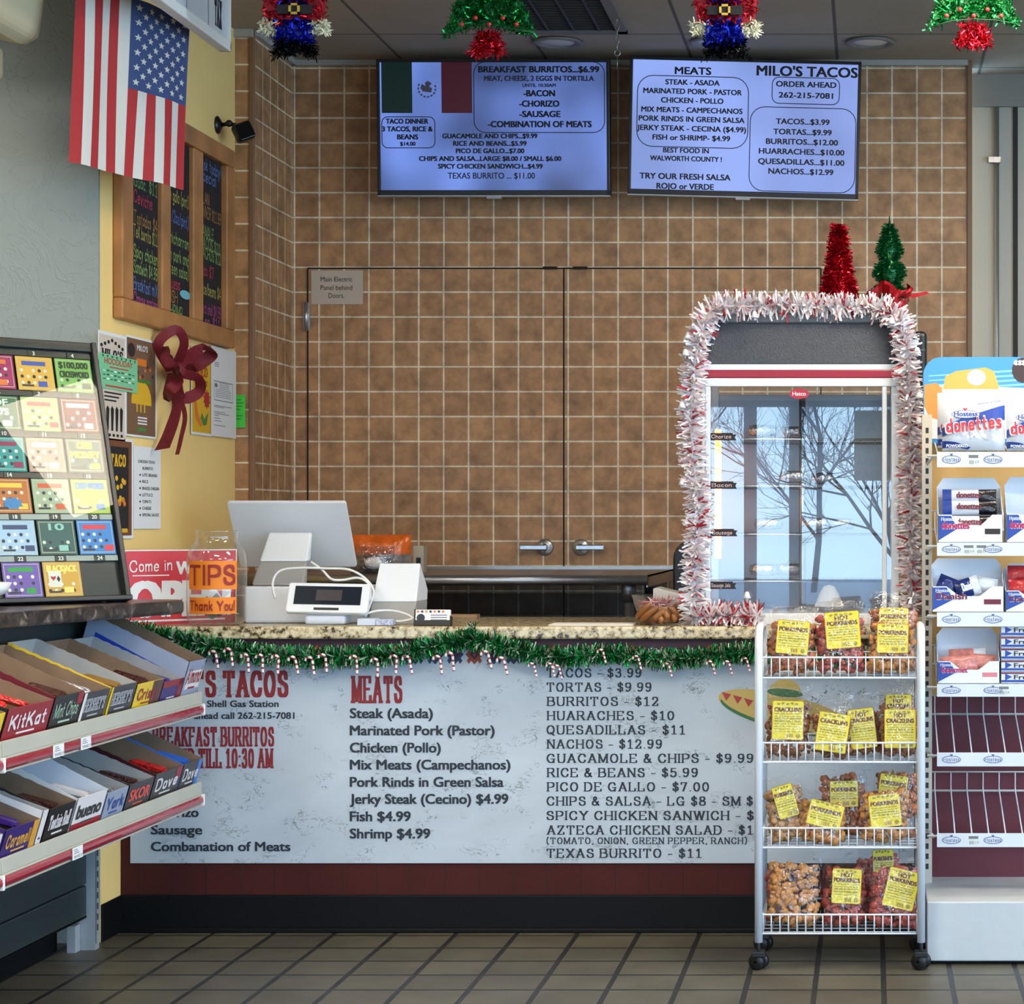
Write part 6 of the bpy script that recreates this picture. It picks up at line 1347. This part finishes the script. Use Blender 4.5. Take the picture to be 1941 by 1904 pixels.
for k, (zl, ya, yb_) in enumerate(shelves):
    for (p, q, nm) in ((ya, yb_, 'shelf'), (4.0, ya-.006, 'shelf')):
        fs = shelf_f(zl); mb = MB(); mb.slab(fs, p, -.006, q, 0, -tilt_len, .004); mb.box((-2.158, p, zl-.040), (-2.15, q, zl)); mb.box((-2.158, p, zl-.046), (-2.148, q, zl-.040)); mb.box((-2.16, p, zl-.078), (-2.147, q, zl-.073))
        sh = mb.build(nm, beigeL, t, bevel=.002)
        MB().prism(Fr((0, p+.004, 0), (1, 0, 0), (0, 0, 1)), [(-2.156, zl-.073), (-2.148, zl-.073), (-2.142, zl-.066), (-2.141, zl-.059), (-2.143, zl-.051), (-2.149, zl-.046), (-2.156, zl-.046)], -(q-p-.012), 0).build('price_channel', chan, sh)
        MB().box((-2.16, q-.010, zl-.078), (-2.139, q, zl-.040)).build('end_cap', wf, sh, bevel=.003)
    g = Fr((-2.1405, 0, zl-.075), (0, 1, 0), (0, 0, 1))
    for px in ((111, 163) if k == 0 else (147,)):
        tg = MB(); yy = F*2.14/(CX-px); tg.slab(g, yy-.036, .0, yy+.036, .033, 0, .0012, 0)
        for i in range(3): tg.rect(g, yy-.026, .016+.005*i, yy+.01-.006*i, .018+.005*i, .0016, 1)
        for i in range(6): tg.rect(g, yy-.026+i*.006, .004, yy-.023+i*.006, .011, .0016, 1)
        tg.text(g, '$2.49', yy+.02, .004, .008, .024, 'C', 1, 'sans', n=.0016)
        tg.build('price_tag', [pwhite, dgrey], t)

kraft = M('brown_cardboard', (128, 104, 82), .8, noise_=(14, .1)); greyin = M('grey_cardboard', (160, 160, 158), .8, noise_=(14, .06))
def pk(n, c): return M('candy_'+n, c, .4)
def candy_box(k, y0, y1, fh, bh, depth, front, side, inner, word, wcol, font, label, bars=None, deco=None, slope=.35):
    fh += .012; bh += .008; f = shelf_f(shelves[k][0]); g = f.sub(y0, .0015, -.002); W = y1-y0-.006; q = .002
    tn = thing('candy_box', label, 'candy box', g.p(W/2, 0, -depth/2))
    mb = MB(); mb.slab(g, 0, 0, W, fh, -q, 0, 0); mb.slab(g, q, 0, W-q, fh-.001, -2*q, -q, 2); mb.slab(g, 0, 0, W, bh, -depth, -depth+q, 2); mb.slab(g, 0, 0, W, q, -depth, -q, 2)
    prof = [(0, 0), (0, fh)]+[(-depth*(slope+(1-slope)*i/12), fh+(bh-fh)*min(1, .35+.65*i/12)+(.0022 if i % 2 else 0)) for i in range(13)]+[(-depth, 0)]
    for u, sg in ((0, 1), (W, -1)):
        for o, mi in ((0, 1), (q*.6*sg, 2)):
            a = [g.p(u+o, v, n) for n, v in prof]; b = [g.p(u+o+sg*q*.55, v, n) for n, v in prof]; m = len(prof)
            mb.add(a+b, [tuple(range(m)), tuple(range(m, 2*m))[::-1]]+[(i, m+i, m+(i+1) % m, (i+1) % m) for i in range(m)], mi)
    bx = mb.build('box', [front, side, inner], tn)
    mb = MB()
    if word: mb.text(g, word, W*.5, fh*.46, fh*.34, W*.8, 'C', 0, font, .12 if font == 'sans' else 0, n=.0012, rot=.0)
    mb.rect(g, W*.3, fh*.30, W*.7, fh*.35, .0012, 0)
    cols_ = [wcol]
    if deco:
        for (u0, v0, u1, v1, m_) in deco: cols_.append(m_); mb.rect(g, W*u0, fh*v0, W*u1, fh*v1, .0006, len(cols_)-1)
    mb.build('print', cols_, bx)
    if bars:
        col, lab, grp = bars
        for i in range(5):
            u = W*(.14+.18*i); h = Fr(g.p(u, fh*(.74+.1*(i % 2)), -.03-.02*(i % 3)), g.U, g.V).sub(0, 0, 0, random.uniform(-.5, .5))
            m2 = MB(); L, w, tk = .10, .03, .013
            m2.loft([[h.p(a*w*s_, b*tk*s_, -z) for a, b in ((-.5, -.5), (.5, -.5), (.5, .5), (-.5, .5))] for z, s_ in ((0, .9), (.008, 1.0), (L-.008, 1.0), (L, .9))], sm=False)
            for z in (0, L): m2.box((-w*.5, -.001, -z-.004), (w*.5, .001, -z+.004), 0, h.M)
            solo('candy_bar', m2, col, lab, 'candy bar', grp, bevel=.002)
    return g, W, bx
gold_f, choc_f, silver_f = M('foil_gold', (190, 150, 90), .25, .6), M('wrap_chocolate', (70, 40, 34), .25, bump=(90, .8), noise_=(60, .5)), M('wrap_silver', (196, 196, 200), .22, .7, bump=(90, .8))
red_p, yel_p, blk_p, dk_p, pur_p, wht_p, sb_p = pk('red', (196, 32, 36)), pk('yellow', (232, 196, 36)), pk('black', (30, 28, 30)), pk('charcoal', (58, 56, 58)), pk('purple', (60, 40, 110)), pk('white', (222, 224, 228)), pk('silver_blue', (150, 162, 182))
wrap_red = M('wrap_red', (190, 36, 34), .22, bump=(90, .8), noise_=(50, .35)); wrap_pur = M('wrap_purple', (72, 44, 130), .22); wrap_blue = M('wrap_blue', (40, 96, 190), .25)
candy_box(0, 4.95, 5.17, .085, .12, .31, yel_p, yel_p, kraft, '', blk_p, 'sans', 'yellow candy box cut by the picture edge on the upper candy shelf')
candy_box(0, 5.178, 5.47, .092, .125, .31, red_p, blk_p, kraft, 'KitKat', wht_p, 'marker', 'bright red wafer bar box with white lettering on the upper candy shelf', (wrap_red, 'red wrapped bar inside the bright red wafer box', 'bars in the red box'))
g, W, bx = candy_box(0, 5.474, 5.68, .098, .15, .32, blk_p, pk('maroon', (104, 24, 36)), kraft, 'Mint Chips', pk('mint', (176, 206, 176)), 'hand', 'black candy box with pale green script beside the red wafer box', (choc_f, 'dark wrapped bar inside the black script box', 'bars in the black script box'), [(.8, .7, 1, 1, red_p)])
h = Fr(g.p(-.001, 0, 0), -g.N, g.V); mb = MB(); mb.rect(h, .004, .05, .05, .09, .0006, 1); mb.text(h, '24', .03, .055, .028, .035, 'C', 0, 'sans', .1, n=.001) if False else mb.text(Fr(g.p(-.0012, .055, -.07), g.N, g.V), '24', 0, 0, .028, .04, 'L', 0, 'sans', .1, n=.001)
mb.build('side_print', [wht_p, red_p], bx)
candy_box(0, 5.684, 5.88, .09, .13, .32, dk_p, pk('taupe', (120, 104, 88)), kraft, "HERSHEY'S", pk('pale_silver', (170, 172, 176)), 'west', 'charcoal chocolate box right of the black script box', (silver_f, 'silver foil bar inside the charcoal box beside the black script box', 'bars in the first charcoal box'), [(0, 0, .1, 1, wht_p)])
candy_box(0, 5.886, 6.092, .09, .135, .32, dk_p, yel_p, greyin, "HERSHEY'S", MATS['candy_pale_silver'], 'west', 'charcoal chocolate box with yellow edge beside the small yellow box', (gold_f, 'gold foil bar inside the yellow-edged charcoal box', 'bars in the yellow-edged box'), [(0, 0, .08, 1, yel_p)])
candy_box(0, 6.098, 6.33, .082, .125, .31, yel_p, pk('dark_taupe', (84, 70, 60)), kraft, 'Crispy', red_p, 'marker', 'small yellow and brown candy box on the upper candy shelf', (choc_f, 'brown wrapped bar inside the small yellow box', 'bars in the small yellow box'), [(.62, 0, 1, 1, pk('brown', (84, 56, 44)))])
candy_box(0, 6.336, 6.525, .07, .12, .31, pur_p, pk('mauve', (96, 80, 116)), greyin, '', wht_p, 'sans', 'low purple and red candy box in front of the tall grey box', (wrap_pur, 'purple wrapped bar inside the low purple box', 'bars in the low purple box'), [(0, .75, 1, 1, red_p), (.8, 0, 1, 1, red_p)])
g, W, bx = candy_box(0, 6.53, 6.70, .12, .185, .345, pk('grey_blue', (150, 160, 182)), MATS['candy_grey_blue'], kraft, "Almond", red_p, 'marker', 'tall grey box with a blue stripe at the far end of the upper candy shelf', (choc_f, 'brown and silver bar inside the tall grey box', 'bars in the tall grey box'), [(.1, .3, .95, .75, wht_p)])
mb = MB(); h = [g.p(-.0012, v, n) for n, v in ((-.035, .052), (-.31, .112), (-.31, .142), (-.035, .082))]; mb.quad(h, 0); mb.build('blue_stripe', M('stripe_blue', (24, 62, 170), .4), bx)

candy_box(1, 4.95, 5.16, .075, .11, .30, wht_p, wht_p, kraft, '', red_p, 'sans', 'white candy box with red wraps at the picture edge of the lower shelf', (wrap_red, 'red wrapped bar inside the white box at the picture edge', 'bars in the edge box'))
candy_box(1, 5.17, 5.385, .082, .125, .31, pur_p, pur_p, kraft, 'Caramello', pk('caramel', (226, 170, 70)), 'marker', 'purple box with golden lettering on the lower candy shelf', (wrap_pur, 'purple wrapped bar inside the purple box with golden lettering', 'bars in the purple golden-lettered box'), [(.84, .1, 1, 1, pk('amber', (226, 160, 50)))])
candy_box(1, 5.39, 5.432, .1, .13, .31, wht_p, wht_p, greyin, '', pur_p, 'sans', 'narrow white candy box between the purple and the black boxes', None)
candy_box(1, 5.436, 5.62, .098, .145, .33, blk_p, blk_p, kraft, 'Tootsie Roll', wht_p, 'west', 'black box with white lettering on the lower candy shelf', (choc_f, 'brown wrapped roll inside the black box', 'rolls in the black box'))
candy_box(1, 5.626, 5.85, .10, .17, .335, wht_p, wht_p, M('white_cardboard', (206, 212, 222), .7), 'bueno', dk_p, 'sans', 'tall white candy box with a red band on the lower shelf', (wht_p, 'white wrapped bar inside the tall white box', 'bars in the tall white box'), [(0, 0, 1, .34, red_p)])
candy_box(1, 5.856, 6.028, .085, .125, .31, sb_p, sb_p, greyin, 'York', pk('navy', (40, 60, 140)), 'marker', 'silver-blue mint patty box on the lower candy shelf', (silver_f, 'silver wrapped patty inside the silver-blue box', 'patties in the silver-blue box'))
candy_box(1, 6.034, 6.245, .085, .125, .31, dk_p, blk_p, greyin, 'SKOR', pk('coral', (226, 84, 66)), 'sans', 'charcoal box with coral lettering on the lower candy shelf', (choc_f, 'dark wrapped bar inside the coral-lettered box', 'bars in the coral-lettered box'))
candy_box(1, 6.25, 6.50, .09, .14, .31, dk_p, pk('dark_maroon', (70, 24, 30)), kraft, 'Dove', wht_p, 'marker', 'brown chocolate box filled with red wraps on the lower candy shelf', (wrap_red, 'red wrapped bar inside the brown chocolate box', 'bars in the brown chocolate box'), [(.78, .62, 1, 1, red_p)])
candy_box(1, 6.506, 6.69, .09, .145, .31, dk_p, pk('azure', (60, 120, 206)), kraft, 'Dove', wht_p, 'marker', 'blue edged chocolate box at the far end of the lower candy shelf', (wrap_blue, 'blue wrapped bar inside the blue edged box', 'bars in the blue edged box'), [(.8, 0, 1, 1, MATS['candy_azure'])])

# dark laminate counter above the shelves
def lamM():
    m = M('dark_marbled_laminate', (52, 44, 42), .3)
    n = m.node_tree.nodes; l = m.node_tree.links; b = n['Principled BSDF']; tc_ = n.new('ShaderNodeTexCoord'); q = n.new('ShaderNodeTexNoise'); q.inputs['Scale'].default_value = 22; q.inputs['Detail'].default_value = 8; q.inputs['Distortion'].default_value = 1.5
    r = n.new('ShaderNodeValToRGB'); el = r.color_ramp.elements; el[0].position = .4; el[0].color = (*lin((38, 32, 31)), 1); el[1].position = .68; el[1].color = (*lin((128, 116, 108)), 1); x = el.new(.55); x.color = (*lin((66, 56, 52)), 1)
    l.new(tc_.outputs['Object'], q.inputs['Vector']); l.new(q.outputs[0], r.inputs[0]); l.new(r.outputs[0], b.inputs['Base Color']); return m
P = [(-3.6, 6.76), (-2.27, 6.755), (-2.225, 6.735), (-2.205, 6.69), (-2.21, 6.6), (-2.40, 5.74), (-2.62, 4.75), (-2.8, 4.0), (-3.6, 4.0)]
vs = [(x, y, 1.076) for x, y in P]+[(x, y, 1.12) for x, y in P]; k = len(P)
mb = MB().add(vs, [tuple(range(k)), tuple(range(k, 2*k))[::-1]]+[(i, k+i, k+(i+1) % k, (i+1) % k) for i in range(k)])
solo('laminate_counter', mb, lamM(), 'dark marbled laminate counter top at the left above the candy shelves', 'counter top', bevel=.012, seg=4)
c = Vector((-2.555, 5.93, 1.121))
t = thing('white_dish', 'white dish on a dark foot on the dark counter, cut by the left picture edge', 'dish', c)
MB().lathe([(0, .03), (.04, .032), (.085, .05), (.1, .075), (.104, .076), (.09, .046), (.04, .026), (0, .024)], c, 36).build('dish', M('white_melamine', (226, 228, 224), .4), t); MB().lathe([(0, 0), (.05, 0), (.03, .012), (.03, .025), (0, .025)], c, 24).build('foot', bez, t)

# ---------------------------------------------------------------- scratch ticket case
TH, PH = R(41), R(15)
Uc = Vector((math.sin(TH), math.cos(TH), 0)); nh = Vector((math.cos(TH), -math.sin(TH), 0)); Vc = Vector((0, 0, 1))*math.cos(PH)-nh*math.sin(PH)
O = at(246, 1136, 6.5); O.z = 1.1325
fc = Fr(O, Uc, Vc)
t = thing('ticket_case', 'black slanted scratch ticket case with clear cover on the dark counter', 'ticket case', (O.x, O.y, 1.121))
Wc, Hc = .60, .835
mb = MB(); mb.slab(fc, -Wc, 0, 0, Hc, -.05, -.012); mb.slab(fc, -.016, 0, 0, Hc, -.05, .012); mb.slab(fc, -Wc, 0, -Wc+.016, Hc, -.05, .012); mb.slab(fc, -Wc, -.008, 0, .008, -.05, .02); mb.slab(fc, -Wc, Hc-.03, 0, Hc, -.05, .004)
mb.build('case', M('black_ticket_plastic', (26, 28, 30), .35), t, bevel=.003)
for u in (-.08, -.5): MB().box((fc.p(u, 0, -.04).x-.03, fc.p(u, 0, -.04).y-.03, 1.1205), (fc.p(u, 0, -.04).x+.03, fc.p(u, 0, -.04).y+.02, 1.14)).build('foot', bez, t)
MB().slab(fc, -Wc+.018, .006, -.018, Hc-.012, .006, .0085).build('clear_cover', glass('acrylic_cover', 0, tint=(.95, .97, .95), fres=1.235), t)
railm = M('clear_rail', (150, 158, 156), .3)
tc1 = lambda n, c: M('ticket_'+n, c, .45)
TK = {(0, 1): ((236, 178, 70), (70, 90, 180), 'yellow, orange and blue ticket'), (0, 2): ((130, 186, 90), (40, 60, 30), 'green ticket with a large dollar heading'), (0, 0): ((170, 36, 100), (230, 120, 60), 'magenta ticket'),
      (1, 0): ((70, 110, 80), (220, 230, 220), 'dark green ticket with white lettering'), (1, 1): ((170, 196, 120), (190, 80, 70), 'pale green ticket with a red heading'), (1, 2): ((140, 60, 60), (220, 220, 220), 'dark red striped ticket'),
      (2, 0): ((50, 150, 150), (150, 40, 80), 'teal ticket'), (2, 1): ((200, 150, 130), (240, 240, 230), 'rose coloured ticket'), (2, 2): ((120, 124, 110), (236, 226, 80), 'grey ticket with big yellow lettering'),
      (3, 0): ((196, 110, 50), (240, 200, 80), 'orange ticket with a blue burst'), (3, 1): ((170, 180, 150), (220, 90, 50), 'pale olive ticket with an orange burst'), (3, 2): ((186, 206, 70), (50, 120, 190), 'lime green ticket'),
      (4, 0): ((170, 196, 226), (60, 70, 110), 'pale blue picture ticket'), (4, 1): ((56, 92, 90), (150, 200, 190), 'dark teal ticket marked 10'), (4, 2): ((60, 130, 206), (226, 60, 70), 'bright blue ticket with a red heading'),
      (5, 0): ((116, 84, 170), (50, 150, 70), 'purple ticket'), (5, 1): ((216, 160, 60), (250, 220, 120), 'gold playing card ticket')}
words = {(0, 2): ('$100,000', 'CROSSWORD'), (2, 2): ('CASH', 'MONEY'), (3, 2): ('CASH WORDS',), (4, 1): ('10',), (5, 1): ('BLACKJACK',), (1, 0): ('OF', "00'S")}
rowd = ['top', 'second', 'third', 'fourth', 'fifth', 'bottom']
rnd = random.Random(9)
for r in range(6):
    v0 = .012+.1315*(5-r)
    mb = MB().slab(fc, -Wc+.02, v0+.111, -.02, v0+.128, -.008, -.002); rl = mb.build('slot_rail', railm if r > 3 else MATS['black_ticket_plastic'], t)
    for cix in range(3):
        u1 = -.022-.1275*(2-cix); u0 = u1-.119; nn = r*4+cix+2
        tg = MB().slab(fc, (u0+u1)/2-.018, v0+.110, (u0+u1)/2+.018, v0+.1285, -.002, 0).build('number_tag', bez, t)
        mb = MB(); mb.text(fc, str(nn), (u0+u1)/2, v0+.113, .012, None, 'C', 0, 'sans', .06, n=.0006); mb.build('lettering', pwhite, tg)
        if (r, cix) not in TK: continue
        base, acc, ds = TK[(r, cix)]; mb = MB(); nm = '%d_%d' % (r, cix)
        mb.slab(fc, u0, v0, u1, v0+.109, -.006, -.004, 0); W = u1-u0; g = fc.sub(u0, v0, -.004)
        mb.rect(g, W*.04, .006, W*.96, .104, .0003, 4); mb.rect(g, W*.055, .008, W*.945, .102, .0006, 0)
        w_ = words.get((r, cix))
        if w_:
            for i, b_ in enumerate(w_): mb.text(g, b_, W*.5, .078-.03*i, .02, W*(.8 if len(b_) > 4 else .4), 'C', 1, 'sans', .12, n=.001)
        else: mb.rect(g, W*.15, .08, W*.8, .094, .0009, 1)
        lowv = .045 if w_ else .07
        for i in range(5):
            for j in range(3 if not w_ else 2):
                vv = lowv-.02*j
                if rnd.random() < .85: mb.poly(g, [(W*(.13+.16*i)+.006*math.cos(q), vv-.006+.006*math.sin(q)) for q in [z*1.05 for z in range(6)]], .0009, 2 if (i+j) % 2 else 3)
        a = rnd.uniform(.5, .7); mb.rect(g, W*a, .012, W*(a+.25), .03, .0011, 1); mb.rect(g, W*.1, .012, W*.42, .018, .0011, 2)
        if (r, cix) == (3, 0): mb.poly(g, [(W*.5+(.035 if i % 2 else .024)*math.cos(i*.3927), .03+(.022 if i % 2 else .015)*math.sin(i*.3927)) for i in range(16)], .0013, 5)
        if (r, cix) == (5, 1): mb.rect(g, W*.12, .03, W*.46, .08, .0012, 3); mb.poly(g, [(W*.24, .05), (W*.31, .058), (W*.31, .065), (W*.24, .062), (W*.18, .065), (W*.18, .058)], .0014, 6); mb.poly(g, [(W*.38, .045), (W*.43, .055), (W*.38, .066), (W*.33, .055)], .0014, 2)
        solo('scratch_ticket', mb, [tc1(nm, base), tc1(nm+'_accent', acc), tc1('ink', (50, 46, 54)), tc1('pale', (226, 222, 210)), tc1('border', (206, 196, 160)), tc1('burst', (60, 130, 190)), tc1('heart', (190, 40, 50))],
             '%s in the %s row of the black ticket case' % (ds, rowd[r]), 'scratch ticket', 'scratch tickets in the case')
